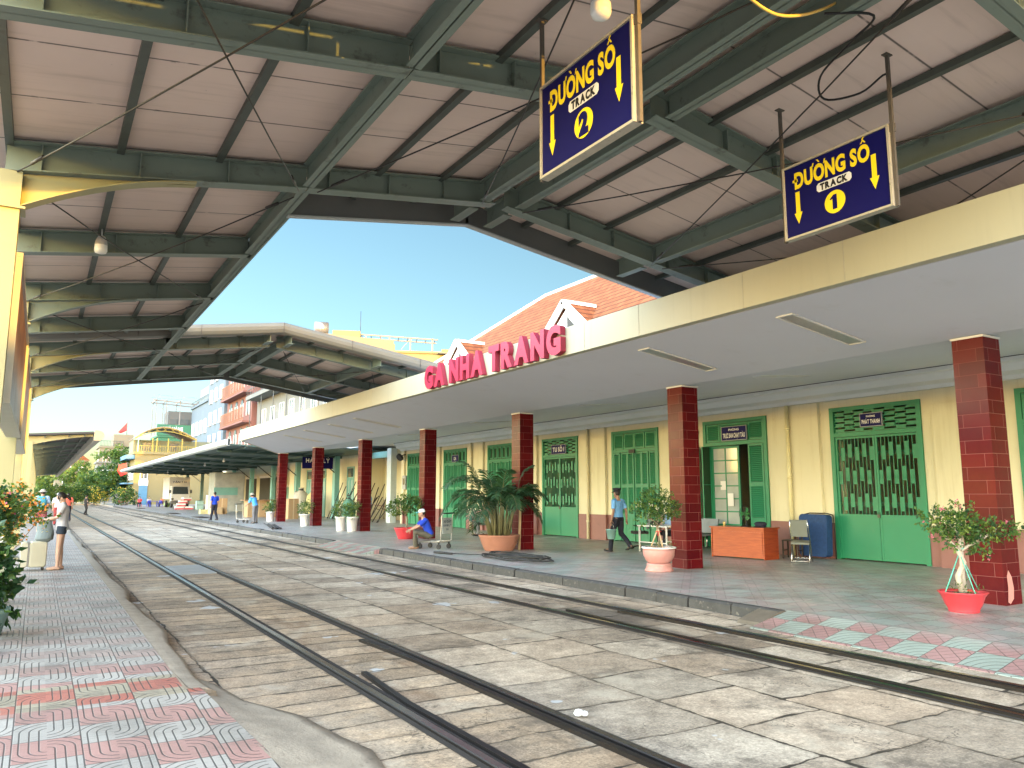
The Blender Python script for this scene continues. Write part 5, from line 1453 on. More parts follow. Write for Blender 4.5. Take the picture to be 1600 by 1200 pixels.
# folding chair, metal frame and grey padding
r = thing("folding_chair", "grey padded folding chair with chrome frame before the blue folded bed", "chair", (15.6, 12.35, 0), R_(122))
M_pad = paint("grey_vinyl", (0.15, 0.165, 0.145), 0.45, var=0.15)
mb = MB(); mb.obox(Matrix.Translation((0, 0, .46)) @ Matrix.Rotation(R_(-6), 4, 'X'), (.40, .38, .045)); mb.build("seat", M_pad, r, True)
mb = MB(); mb.obox(Matrix.Translation((0, .27, .80)) @ Matrix.Rotation(R_(-14), 4, 'X'), (.36, .035, .40)); mb.build("backrest", M_pad, r, True)
for s in (-.21, .21):
    mb = MB(); mb.tube([(s, -.26, .0), (s, .0, .44), (s, .22, .70), (s * .9, .33, 1.0)], .012, 8); mb.build("frame_leg", M_chrome, r, True)
    mb = MB(); mb.tube([(s * .95, .28, .0), (s * .95, .02, .44)], .012, 8); mb.build("rear_leg", M_chrome, r, True)
mb = MB(); mb.cyl((-.21, .26, .04), (.21, .26, .04), .01, n=6); mb.cyl((-.21, -.22, .08), (.21, -.22, .08), .01, n=6); mb.build("stretcher", M_chrome, r, True)
# folded bed (blue)
r = thing("folded_bed", "folded camp bed under a dark blue cover, leaning by the dado", "bed", (16.85, 12.85, 0))
mb = MB(); M = Matrix.Translation((16.85, 12.85, .57)) @ Matrix.Rotation(R_(3), 4, 'Y')
for dx, w in ((-.10, .82), (.02, .80)):
    prof = []
    for (cx_, cz_, a0) in ((w / 2 - .1, .42, 0), (-w / 2 + .1, .42, 90), (-w / 2 + .1, -.42, 180), (w / 2 - .1, -.42, 270)):
        for t in range(5): a = R_(a0 + t * 22.5); prof.append((cx_ + .1 * math.cos(a), cz_ + .1 * math.sin(a)))
    m2 = MB(); m2.prism(prof, dx - .055, dx + .055, 'x'); m2.v = [tuple(M @ Vector(v)) for v in m2.v]; mb.add(m2.v, m2.f)
mb.build("cover", paint("blue_cover", (0.012, 0.045, 0.14), 0.7, var=0.5, nscale=14, bump=0.4, bscale=30), r)
mb = MB()
for s in (-1, 1): mb.tube([(16.98, 12.85 + s * .43, 0), (16.97, 12.85 + s * .44, .6), (16.96, 12.85 + s * .42, 1.08)], .014, 7)
mb.tube([(16.96, 12.43, 1.08), (16.955, 12.6, 1.12), (16.955, 13.1, 1.12), (16.96, 13.27, 1.08)], .014, 7); mb.build("bed_frame", M_black, r)
# white table, office chair and bench seat behind the clipped tree
r = thing("white_table", "small white table behind the clipped tree in the pink pot", "table", (15.0, 16.5, 0))
mb = MB(); mb.box((14.6, 15.9, .70), (15.4, 17.1, .73)); mb.build("table_top", M_white, r)
for sx in (14.63, 15.34):
    for sy in (15.93, 17.04):
        mb = MB(); mb.box((sx, sy, 0), (sx + .035, sy + .035, .70)); mb.build("leg", M_white, r)
mb = MB(); mb.box((14.64, 15.97, .25), (14.66, 17.04, .28)); mb.box((15.35, 15.97, .25), (15.37, 17.04, .28)); mb.build("stretcher", M_white, r)
r = thing("small_bag", "small black bag lying on the white table", "bag", (14.95, 16.7, .731)); mb = MB(); mb.ball((14.95, 16.7, .80), (.12, .17, .07), 12); mb.build("bag_body", M_black, r); mb = MB(); mb.tube([(14.9, 16.6, .85), (14.9, 16.65, .93), (14.9, 16.75, .93), (14.9, 16.8, .85)], .008, 5); mb.build("strap", M_black, r)
r = thing("office_chair", "grey office chair on castors left of the white table", "chair", (15.25, 17.75, 0), R_(-120))
mb = MB()
for t in range(5): a = t * 1.2566; mb.bar((0, 0, .1), (.27 * math.cos(a), .27 * math.sin(a), .07), .035, .03); mb.ball((.27 * math.cos(a), .27 * math.sin(a), .03), .03, 8)
mb.cyl((0, 0, .1), (0, 0, .44), .025, n=8); mb.build("base", M_black, r, True)
mb = MB(); mb.obox(Matrix.Translation((0, 0, .48)), (.46, .44, .08)); mb.build("seat", M_black, r, True)
mb = MB(); mb.loft([(0, .24, .58), (0, .28, .78), (0, .29, .98)], [(.16, .03), (.22, .035), (.19, .025)]); mb.build("backrest", paint("mesh_grey", (0.16, 0.18, 0.18), 0.6), r, True)
for s in (-.25, .25):
    mb = MB(); mb.tube([(s, .1, .48), (s * 1.05, .05, .66), (s * 1.05, -.15, .67)], .015, 6); mb.build("armrest", M_black, r, True)
def bench(x, y, rz, label):
    r = thing("metal_bench", label, "bench", (x, y, 0), rz)
    mb = MB(); mb.obox(Matrix.Translation((0, 0, .43)) @ Matrix.Rotation(R_(5), 4, 'X'), (1.6, .44, .02)); mb.build("seat", paint("perf_metal", (0.22, 0.23, 0.23), 0.4, 0.6, var=0.2), r, True)
    mb = MB(); mb.obox(Matrix.Translation((0, .26, .68)) @ Matrix.Rotation(R_(-15), 4, 'X'), (1.6, .02, .42)); mb.build("backrest", paint("perf_metal", (0.2, 0.2, 0.2)), r, True)
    for s in (-.6, .6):
        mb = MB(); mb.tube([(s, -.28, .0), (s, -.2, .08), (s, .15, .08), (s, .28, .0)], .02, 7); mb.tube([(s, 0, .08), (s, .02, .42)], .022, 7); mb.build("leg", M_chrome, r, True)
    return r
bench(16.6, 17.0, R_(-90), "perforated metal bench seat behind the pillar with the clipped tree")
bench(15.2, 26.9, R_(-90), "perforated metal bench seat behind the potted palm")
# blue-and-grey broom, mop and board leaning
r = thing("leaning_board", "narrow wooden board leaning against the pillar beside the palm", "board", (12.0, 19.05, 0)); mb = MB(); mb.bar((11.93, 19.15, 0), (11.99, 19.18, 1.25), .10, .02, 0, (1, 0, 0)); mb.build("plank", paint("pale_plank", (0.42, 0.30, 0.18), 0.7, var=0.2), r)
r = thing("broom", "broom with a red handle leaning in the corner left of the grille door", "broom", (16.9, 26.5, 0)); mb = MB(); mb.tube([(16.8, 26.5, .25), (17.1, 26.55, 1.15)], .014, 6); mb.build("handle", M_redpot, r)
mb = MB(); mb.loft([(16.74, 26.5, .02), (16.77, 26.5, .15), (16.8, 26.5, .28)], [(.04, .22), (.04, .17), (.02, .04)], (1, 0, 0)); mb.build("bristles", paint("straw", (0.30, 0.2, 0.10), 0.9, var=0.3, nscale=20), r)
# hose coil on the kerb
def coil(label, c, n, rx, ry, ends, r_=.022):
    random.seed(5); mb = MB(); P = [Vector(ends)]
    for i in range(n * 14):
        a = i / 14 * 2 * math.pi; k = .55 + .45 * math.sin(i * .21) ** 2
        P.append(Vector((c[0] + rx * k * math.cos(a) + random.uniform(-.03, .03), c[1] + ry * k * math.sin(a) + .25 * math.sin(i * .1), .024 + .03 * random.random() + .012 * (i // 14))))
    mb.tube(P, r_, 7); return tag(mb.build("hose_coil", M_rubber), label, "hose")
coil("black rubber hose coiled on the right platform edge before the palm", (10.15, 16.6), 8, .45, 1.5, (9.35, 19.2, .03), .013)
mb = MB(); mb.tube([(9.33, 19.35, .035), (9.38, 19.05, .04), (9.5, 18.6, .035)], [.03, .034, .024], 8); tag(mb.build("hose_nozzle", M_black), "end nozzle of the black hose lying at its left", "nozzle")
r = thing("bar_bundle", "loose bundle of dark metal bars on the platform edge near the trolley porter", "bars", (9.6, 37.2, 0)); mb = MB(); random.seed(3)
for i in range(9): x0 = 9.2 + .05 * i; mb.cyl((x0, 36.1 + random.uniform(-.4, .4), .03 + .02 * (i % 3)), (x0 + .8 + random.uniform(-.3, .3), 40.5 + random.uniform(-1, 1), .04 + .02 * (i % 3)), .025, n=6)
mb.build("bars", M_rod, r)
for k, (x, y) in enumerate(((9.7, 57), (9.6, 69), (9.9, 96))):
    mb = MB(); mb.box((x - .4, y - 1.5, .002), (x + .4, y + 1.5, .03)); mb.box((x - .3, y - 1.3, .03), (x + .3, y + 1.3, .05))
    tag(mb.build("drain_cover", M_rod), ["flat dark cover on the platform nearest to the walking porter", "flat dark cover on the platform before the stacked cartons", "flat dark cover farthest along the platform before the truck"][k], "cover", "flat dark covers on the platform")
# ------------------------------------------------------------------ people
_ph = {}
def skin_m(k=0): return paint("skin_%d" % k, [(0.36, 0.21, 0.145), (0.29, 0.16, 0.105), (0.40, 0.25, 0.18)][k], 0.5, var=0.06)
def cloth(name, c): return paint("cloth_" + name, c, 0.85, var=0.22, nscale=9, bump=0.9, bscale=11)
def remesh(o, vox, smooth=3):
    md = o.modifiers.new("r", 'REMESH'); md.mode = 'VOXEL'; md.voxel_size = vox; md.use_smooth_shade = True
    ms = o.modifiers.new("s", 'SMOOTH'); ms.iterations = smooth; ms.factor = 0.5
    dg = bpy.context.evaluated_depsgraph_get(); dg.update()
    me = bpy.data.meshes.new_from_object(o.evaluated_get(dg))
    old = o.data; o.modifiers.clear(); o.data = me
    if not me.materials and old.materials: me.materials.append(old.materials[0])
    bpy.data.meshes.remove(old)
    for p in me.polygons: p.use_smooth = True
def V(*a): return Vector(a)
def hand(mb, w, d, side, sc=1.0, curl=0.5, palmn=None):
    """palm and five separate bent fingers at wrist w pointing along d"""
    d = Vector(d).normalized(); a = d.cross(Vector((0, 1, 0)) if abs(d.y) < .8 else Vector((1, 0, 0))).normalized()
    if palmn is not None: a = Vector(palmn).normalized().cross(d).normalized()
    n = d.cross(a)
    mb.loft([w - d * .01, w + d * .04 * sc, w + d * .085 * sc], [(.024 * sc, .015 * sc), (.036 * sc, .015 * sc), (.036 * sc, .011 * sc)], a, 10)
    for i, (off, L) in enumerate(((-.027, .062), (-.009, .075), (.009, .070), (.026, .055))):
        p = w + d * .08 * sc + a * off * sc; P = [p]; v = d.copy()
        for k in range(3):
            v = (v + n * curl * .55 * (k * .6 + .4)).normalized(); P.append(P[-1] + v * L * sc * (.42, .33, .25)[k])
        mb.tube(P, [.0088 * sc, .0085 * sc, .0078 * sc, .006 * sc], 6)
    s = 1 if side > 0 else -1
    p = w + d * .025 * sc + a * s * .03 * sc
    mb.tube([p, p + (d * .6 + a * s * .7 + n * .2) * .035 * sc, p + (d * .9 + a * s * .75 + n * .5) * .062 * sc], [.0115 * sc, .010 * sc, .007 * sc], 6)
def person(label, loc, rz, J=None, sk=0, top=None, sleeve=.45, bottom=None, leg=1.0, hairc=(0.012, 0.009, 0.008), hair='short', shoe=(0.02, 0.02, 0.02), hat=None, mask=False, sc=1.0, look=(0, 1, 0), vox=.014, female=False, curl=.6, lod=0, tee=0.0):
    """a figure facing +Y; J overrides joints (metres, 1.68 m tall)"""
    j = dict(pelvis=V(0, 0, .93), waist=V(0, .005, 1.06), chest=V(0, 0, 1.26), neck=V(0, -.005, 1.43), head=V(0, .025, 1.565),
             shl=V(-.185, 0, 1.38), ell=V(-.235, -.03, 1.11), wrl=V(-.23, .03, .87), shr=V(.185, 0, 1.38), elr=V(.235, -.03, 1.11), wrr=V(.23, .03, .87),
             hil=V(-.09, 0, .90), knl=V(-.10, .02, .49), anl=V(-.10, -.02, .09), hir=V(.09, 0, .90), knr=V(.10, .02, .49), anr=V(.10, -.02, .09), tol=None, tor=None, hdl=None, hdr=None)
    for k, v in (J or {}).items(): j[k] = Vector(v)
    r = thing("person", label, "person", loc, rz)
    r.scale = (sc,) * 3
    xa = (j['shr'] - j['shl']).normalized()
    f = .92 if female else 1.0
    spine = [j['pelvis'] - (j['waist'] - j['pelvis']) * .55, j['pelvis'], j['waist'], (j['waist'] + j['chest']) / 2, j['chest'], j['chest'].lerp(j['neck'], .62), j['neck'] - (j['neck'] - j['chest']).normalized() * .01]
    rad = [(.12, .09), (.163, .112), (.142 * f, .10), (.152 * f, .105), (.172 * f, .112), (.155 * f, .088), (.06, .055)]
    hd = j['head']; lk = Vector(look).normalized(); hx = lk.cross(Vector((0, 0, 1))).normalized(); hu = hx.cross(lk)
    HM = Matrix((hx, lk, hu)).transposed()
    # body: torso, limbs, neck and head fused into one surface
    mb = MB(); mb.loft(spine, rad, xa)
    mb.loft([j['neck'] - V(0, 0, .05), j['neck'].lerp(hd, .35), hd - hu * .03], [.062, .054, .054], xa, 12)
    mb.ball(hd, (.074, .092, .108), 18, 0, HM); mb.ball(hd + HM @ V(0, .030, -.062), (.052, .058, .05), 14, 0, HM)
    mb.ball(hd + HM @ V(0, .095, -.018), (.013, .022, .024), 8, 0, HM); mb.ball(hd + HM @ V(0, .085, .028), (.05, .012, .014), 8, 0, HM)
    for s in (-1, 1): mb.ball(hd + HM @ V(s * .076, -.005, -.012), (.012, .02, .032), 8, 0, HM)
    for a, b, c in (('shl', 'ell', 'wrl'), ('shr', 'elr', 'wrr')):
        mb.loft([j[a] + (j['neck'] - j[a]) * .35, j[a], j[a].lerp(j[b], .5), j[b], j[b].lerp(j[c], .35), j[c]], [.05, .054, .045, .037, .038, .025], (0, 1, 0) if abs((j[b] - j[a]).normalized().y) < .9 else (1, 0, 0), 10)
    for a, b, c in (('hil', 'knl', 'anl'), ('hir', 'knr', 'anr')):
        mb.loft([j[a] + (j[a] - j[b]).normalized() * .04, j[a].lerp(j[b], .15), j[a].lerp(j[b], .55), j[b], j[b].lerp(j[c], .3), j[b].lerp(j[c], .7), j[c] - V(0, 0, .03)], [.085, .088, .070, .054, .056, .042, .036], (1, 0, 0), 12)
    feet = []
    for a, t, kn in (('anl', 'tol', 'knl'), ('anr', 'tor', 'knr')):
        p = j[a]; d = (j[t] - p) if j[t] is not None else V(0, .17, -.055)
        e = p + d; feet.append((p, e)); dn = V(d.x, d.y, 0).normalized()
        mb.loft([p - dn * .055 + V(0, 0, -.05), p + V(0, 0, -.035), p.lerp(e, .6) + V(0, 0, -.01), e], [(.030, .028), (.037, .045), (.042, .028), (.032, .014)], dn.cross(V(0, 0, 1)), 10)
    body = mb.build("body", skin_m(sk), r, True); remesh(body, vox)
    mh = MB()
    for w, e, h, s in (('wrl', 'ell', 'hdl', 1), ('wrr', 'elr', 'hdr', -1)):
        d = j[h] if j[h] is not None else (j[w] - j[e])
        hand(mh, j[w], d, s, 1.0, curl)
    # hands join the body mesh
    me = body.data; vs = [tuple(v.co) for v in me.vertices]; fs = [list(p.vertices) for p in me.polygons]
    al = MB(); al.add(vs, fs, 0, True); al.add(mh.v, mh.f, 0, True)
    body2 = al.build("body", skin_m(sk), r, True); bpy.data.objects.remove(body); body2.name = "body"
    # face
    mb = MB()
    for s in (-1, 1): mb.ball(hd + HM @ V(s * .030, .082, .008), (.011, .007, .006), 8, 0, HM)
    mb.build("eyes", M_black, r, True)
    if mask:
        mb = MB(); mb.ball(hd + HM @ V(0, .050, -.045), (.062, .062, .052), 14, 0, HM); mb.build("face_mask", M_white, r, True)
    else:
        mb = MB(); mb.ball(hd + HM @ V(0, .083, -.060), (.022, .008, .006), 8, 0, HM); mb.build("mouth", paint("lips", (0.25, 0.08, 0.07), 0.5), r, True)
    # hair
    mb = MB()
    mb.ball(hd + HM @ V(0, -.012, .022), (.083, .097, .103), 18, 0, HM)
    if hair == 'short':
        mb2 = MB(); mb2.v = [tuple(v) for v in mb.v]; keep = []
        for fc in mb.f:
            c = sum((Vector(mb.v[i]) for i in fc), Vector()) / len(fc); q = HM.transposed() @ (c - hd)
            if q.z > .045 or (q.y < -.01 and q.z > -.05): keep.append(fc)
        mb2.f = keep; mb2.m = [0] * len(keep); mb2.sm = [True] * len(keep); mb = mb2
    elif hair == 'tied':
        mb2 = MB(); mb2.v = list(mb.v); keep = []
        for fc in mb.f:
            c = sum((Vector(mb.v[i]) for i in fc), Vector()) / len(fc); q = HM.transposed() @ (c - hd)
            if q.z > .06 or (q.y < .035 and q.z > -.04) or (q.y < -.02): keep.append(fc)
        mb2.f = keep; mb2.m = [0] * len(keep); mb2.sm = [True] * len(keep); mb = mb2
        for k in range(3): mb.ball(hd + HM @ V(.0, -.115 - .012 * k, -.03 - .03 * k), (.035 - .005 * k, .03, .04), 10, 0, HM)
        for s in (-1, 1): mb.tube([hd + HM @ V(s * .072, .05, .05), hd + HM @ V(s * .08, .055, .0), hd + HM @ V(s * .07, .06, -.06)], [.016, .013, .006], 6)
    mb.build("hair", paint("hair_%d" % int(hairc[0] * 1000), hairc, 0.5), r, True)
    # clothes
    if top:
        mb = MB(); g = .016
        sp = spine[1:-1] if tee == 0 else [spine[0] + (spine[0] - spine[1]) * tee] + spine[1:-1]
        rd = rad[1:-1] if tee == 0 else [(.165, .125)] + rad[1:-1]
        mb.loft(sp + [j['neck'] - (j['neck'] - j['chest']).normalized() * .035], [(a + g, b + g) for a, b in rd] + [(.075, .068)], xa)
        for a, b, c in (('shl', 'ell', 'wrl'), ('shr', 'elr', 'wrr')):
            e = j[a].lerp(j[b], min(1, sleeve / .5)) if sleeve <= .5 else j[b].lerp(j[c], (sleeve - .5) * 2)
            mb.loft([j[a] + (j['neck'] - j[a]) * .45, j[a], j[a].lerp(e, .6), e], [.055, .070, .066, .064], (0, 1, 0) if abs((j[b] - j[a]).normalized().y) < .9 else (1, 0, 0), 12)
        o = mb.build("shirt", cloth(*top), r, True); remesh(o, max(.015, vox))
    if bottom:
        mb = MB()
        mb.loft([spine[0], j['pelvis'], j['pelvis'].lerp(j['waist'], .55)], [(.15, .115), (.174, .122), (.158, .112)], xa)
        for a, b, c in (('hil', 'knl', 'anl'), ('hir', 'knr', 'anr')):
            if leg >= .99: mb.loft([j[a] + (j[a] - j[b]).normalized() * .02, j[a].lerp(j[b], .5), j[b], j[b].lerp(j[c], .5), j[c] - V(0, 0, .045)], [.102, .092, .076, .068, .064], (1, 0, 0), 12)
            else:
                e = j[a].lerp(j[b], leg * 2) if leg <= .5 else j[b].lerp(j[c], (leg - .5) * 2); P = [j[a] + (j[a] - j[b]).normalized() * .02, j[a].lerp(e, .5), e] if leg <= .5 else [j[a], j[a].lerp(j[b], .6), j[b], e]
                mb.loft(P, [.104, .10, .098] if leg <= .5 else [.104, .092, .082, .078], (1, 0, 0), 12)
        o = mb.build("shorts" if leg < .7 else "trousers", cloth(*bottom), r, True); remesh(o, max(.015, vox))
    for p, e in feet:
        mb = MB(); d = e - p; dn = V(d.x, d.y, 0).normalized()
        mb.loft([p - dn * .065 + V(0, 0, -.058), p - dn * .02 + V(0, 0, -.055), p.lerp(e, .65) + V(0, 0, -.022), e + dn * .025 + V(0, 0, .0)], [(.034, .026), (.041, .036), (.048, .034), (.036, .02)], dn.cross(V(0, 0, 1)), 12)
        mb.build("shoe", paint("shoe_%d" % int(shoe[0] * 1000), shoe, 0.6), r, True)
    if hat:
        kind, c = hat; hm = paint("hat_" + kind, c, 0.7)
        if kind == 'peaked':
            mb = MB(); B = hd + HM @ V(0, -.005, .05)
            for rr, z0, z1 in (((.088, .098), 0, .05),): pass
            pts = [(.086, 0), (.088, .045), (.118, .085), (.112, .10), (.05, .112), (0, .114)]
            m2 = MB(); m2.lathe(pts, (0, 0, 0), 18); mb.add([B + HM @ Vector((v[0], v[1] * 1.1, v[2])) for v in m2.v], m2.f, 0, True)
            m2 = MB(); m2.add([B + HM @ V(-.07, .075, .01), B + HM @ V(.07, .075, .01), B + HM @ V(.05, .15, -.02), B + HM @ V(-.05, .15, -.02), B + HM @ V(-.07, .075, .02), B + HM @ V(.07, .075, .02), B + HM @ V(.05, .15, -.01), B + HM @ V(-.05, .15, -.01)], [(0, 1, 2, 3), (7, 6, 5, 4), (0, 4, 5, 1), (2, 6, 7, 3), (1, 5, 6, 2), (3, 7, 4, 0)]); mb.add(m2.v, m2.f)
        elif kind == 'cap':
            mb = MB(); B = hd + HM @ V(0, -.008, .035)
            m2 = MB(); m2.lathe([(.088, 0), (.090, .035), (.075, .075), (.04, .095), (0, .10)], (0, 0, 0), 18); mb.add([B + HM @ Vector((v[0], v[1] * 1.1, v[2])) for v in m2.v], m2.f, 0, True)
            mb.add([B + HM @ V(-.07, .07, .01), B + HM @ V(.07, .07, .01), B + HM @ V(.055, .17, .0), B + HM @ V(-.055, .17, .0), B + HM @ V(-.07, .07, .018), B + HM @ V(.07, .07, .018), B + HM @ V(.055, .17, .008), B + HM @ V(-.055, .17, .008)], [(0, 1, 2, 3), (7, 6, 5, 4), (0, 4, 5, 1), (2, 6, 7, 3), (1, 5, 6, 2), (3, 7, 4, 0)], 1)
        else:
            mb = MB(); B = hd + HM @ V(0, -.008, .045)
            m2 = MB(); m2.lathe([(.155, -.02), (.15, -.01), (.092, .005), (.088, .05), (.06, .085), (0, .09)], (0, 0, 0), 20); mb.add([B + HM @ Vector(v) for v in m2.v], m2.f, 0, True)
        mb.build("hat", [hm, paint("cap_peak", (0.12, 0.45, 0.75), 0.6)], r, True)
    return r

BLU, LBL, NVY = ("royal_blue", (0.010, 0.045, 0.40)), ("light_blue", (0.13, 0.32, 0.60)), ("navy", (0.010, 0.012, 0.022))
# the woman with the suitcase (side view, looking down to the left)
w = person("woman in white t-shirt and face mask holding a grey jacket beside a cream suitcase", (.50, 19.45, 0), R_(88), dict(
    head=(0, .055, 1.545), ell=(-.20, .10, 1.12), wrl=(-.13, .36, 1.07), elr=(.20, .06, 1.12), wrr=(.14, .33, 1.0), hdl=(-.3, .9, -.3), hdr=(-.1, .9, -.1),
    knl=(-.085, .03, .49), anl=(-.085, .03, .09), anr=(.085, -.03, .09), knr=(.085, -.0, .49)), 2, ("tee_white", (0.42, 0.42, 0.43)), .30, ("dark_denim", (0.020, 0.030, 0.045)), .17, hair='tied', shoe=(0.42, 0.27, 0.19), mask=True, sc=.985, look=(0, .90, -.42), vox=.010, female=True, tee=.25)
mb = MB(); mb.loft([(-.02, .30, 1.10), (-.05, .33, .98), (-.03, .30, .82), (-.06, .33, .66), (-.02, .28, .58)], [(.10, .05), (.15, .085), (.17, .10), (.17, .09), (.11, .05)], (.3, 1, 0), 14)
mb.loft([(.10, .30, 1.06), (.12, .26, .9), (.10, .22, .74), (.08, .20, .62)], [(.06, .04), (.09, .06), (.09, .06), (.06, .03)], (0, 1, 0), 12)
o = mb.build("jacket", cloth("grey_jacket", (0.13, 0.16, 0.16)), w, True); remesh(o, .014, 4)
o.parent = None; o.matrix_world = Matrix.Translation((.50, 19.45, 0)) @ Matrix.Rotation(R_(88), 4, 'Z'); tag(o, "crumpled grey jacket draped over the woman's forearm", "jacket")
mb = MB(); mb.add([(-.05, .137, 1.20), (.05, .137, 1.20), (.06, .14, 1.27), (0, .14, 1.31), (-.06, .14, 1.27)], [(0, 1, 2, 3, 4)]); mb.build("shirt_print", M_fl_pink, w, True)
mb = MB(); mb.obox(Matrix.Translation((-.12, .47, 1.06)) @ Matrix.Rotation(R_(50), 4, 'X'), (.075, .15, .01)); o = mb.build("mobile_phone", M_black, None)
o.matrix_world = Matrix.Translation((.50, 19.45, 0)) @ Matrix.Rotation(R_(88), 4, 'Z'); tag(o, "dark mobile phone in the woman's hand", "phone")
# suitcase
x, y = .02, 19.55
s = thing("suitcase", "cream hard-shell suitcase with raised handle standing beside the woman", "suitcase", (x, y, 0))
M_case = paint("cream_shell", (0.38, 0.355, 0.26), 0.4, var=0.05)
def rbox(mb, x0, x1, y0, y1, z0, z1, rad, mi=0):
    prof = []
    for cx_, cz_, a0 in ((x1 - rad, z1 - rad, 0), (x0 + rad, z1 - rad, 90), (x0 + rad, z0 + rad, 180), (x1 - rad, z0 + rad, 270)):
        for t in range(5): a = R_(a0 + 22.5 * t); prof.append((cx_ + rad * math.cos(a), cz_ + rad * math.sin(a)))
    n = len(prof); cx_ = (x0 + x1) / 2; cz_ = (z0 + z1) / 2; ring = []
    for yy, k in ((y0, .90), (y0 + .03, 1), (y1 - .03, 1), (y1, .90)): ring += [(cx_ + (p[0] - cx_) * k, yy, cz_ + (p[1] - cz_) * (1 - (1 - k) * .7)) for p in prof]
    fs = [[i * n + j_, (i) * n + (j_ + 1) % n, (i + 1) * n + (j_ + 1) % n, (i + 1) * n + j_] for i in range(3) for j_ in range(n)] + [list(range(n)), [3 * n + j_ for j_ in range(n)][::-1]]
    mb.add(ring, fs, mi)
mb = MB(); rbox(mb, x - .24, x - .105, y - .20, y + .20, .07, .61, .05); rbox(mb, x - .085, x + .24, y - .20, y + .20, .07, .61, .05)
for i in range(5): mb.box((x - .03 + .05 * i, y - .206, .14), (x - .012 + .05 * i, y - .199, .54))
mb.build("shell", M_case, s)
mb = MB(); mb.box((x - .112, y - .195, .09), (x - .08, y + .195, .595)); mb.build("zip_band", paint("case_grey", (0.18, 0.17, 0.15), 0.5), s)
mb = MB()
for yy in (y - .07, y + .07): mb.cyl((x + .13, yy, .60), (x + .15, yy, 1.0), .008, n=6)
mb.tube([(x + .15, y - .09, .995), (x + .15, y - .07, 1.01), (x + .15, y + .07, 1.01), (x + .15, y + .09, .995)], .013, 7); mb.build("handle", paint("alu", (0.5, 0.5, 0.5), 0.3, 0.8), s)
mb = MB(); mb.box((x + .07, y - .10, .60), (x + .19, y + .10, .635)); mb.build("handle_base", paint("case_dark", (0.06, 0.06, 0.06)), s)
for dx in (-.18, .18):
    for dy in (-.14, .14):
        mb = MB(); mb.cyl((x + dx, y + dy - .018, .03), (x + dx, y + dy + .018, .03), .03, n=12); mb.box((x + dx - .025, y + dy - .02, .045), (x + dx + .025, y + dy + .02, .075)); mb.build("wheel", M_black, s)
# guard walking
person("guard in light blue shirt and peaked cap walking past the green doors", (14.0, 17.2, 0), R_(12), dict(
    head=(0, .035, 1.575), hil=(-.09, .0, .90), knl=(-.09, .14, .52), anl=(-.09, .22, .09), knr=(.09, -.02, .49), anr=(.10, -.34, .20), tor=(.10, -.20, .06), tol=(-.10, .40, .035), wrl=(-.26, .02, .86), elr=(.23, -.10, 1.12), wrr=(.22, -.12, .88)),
    1, LBL, .40, NVY, 1.0, hat=('peaked', (0.010, 0.010, 0.016)), sc=1.02, vox=.011, tee=.0)
x, y = 13.74, 17.2
r = thing("bucket", "pale teal plastic bucket carried by the walking guard", "bucket", (x, y, .42)); mb = MB(); mb.lathe([(0, 0), (.10, 0), (.14, .25), (.15, .25), (.15, .27), (.135, .27), (.10, .02)], (x, y, .36), 18); mb.build("pail", paint("pail_teal", (0.25, 0.45, 0.44), 0.4), r)
mb = MB(); mb.tube([(x, y - .145, .62), (x, y - .09, .75), (x, y, .80), (x, y + .09, .75), (x, y + .145, .62)], .006, 5); mb.build("handle", M_chrome, r)
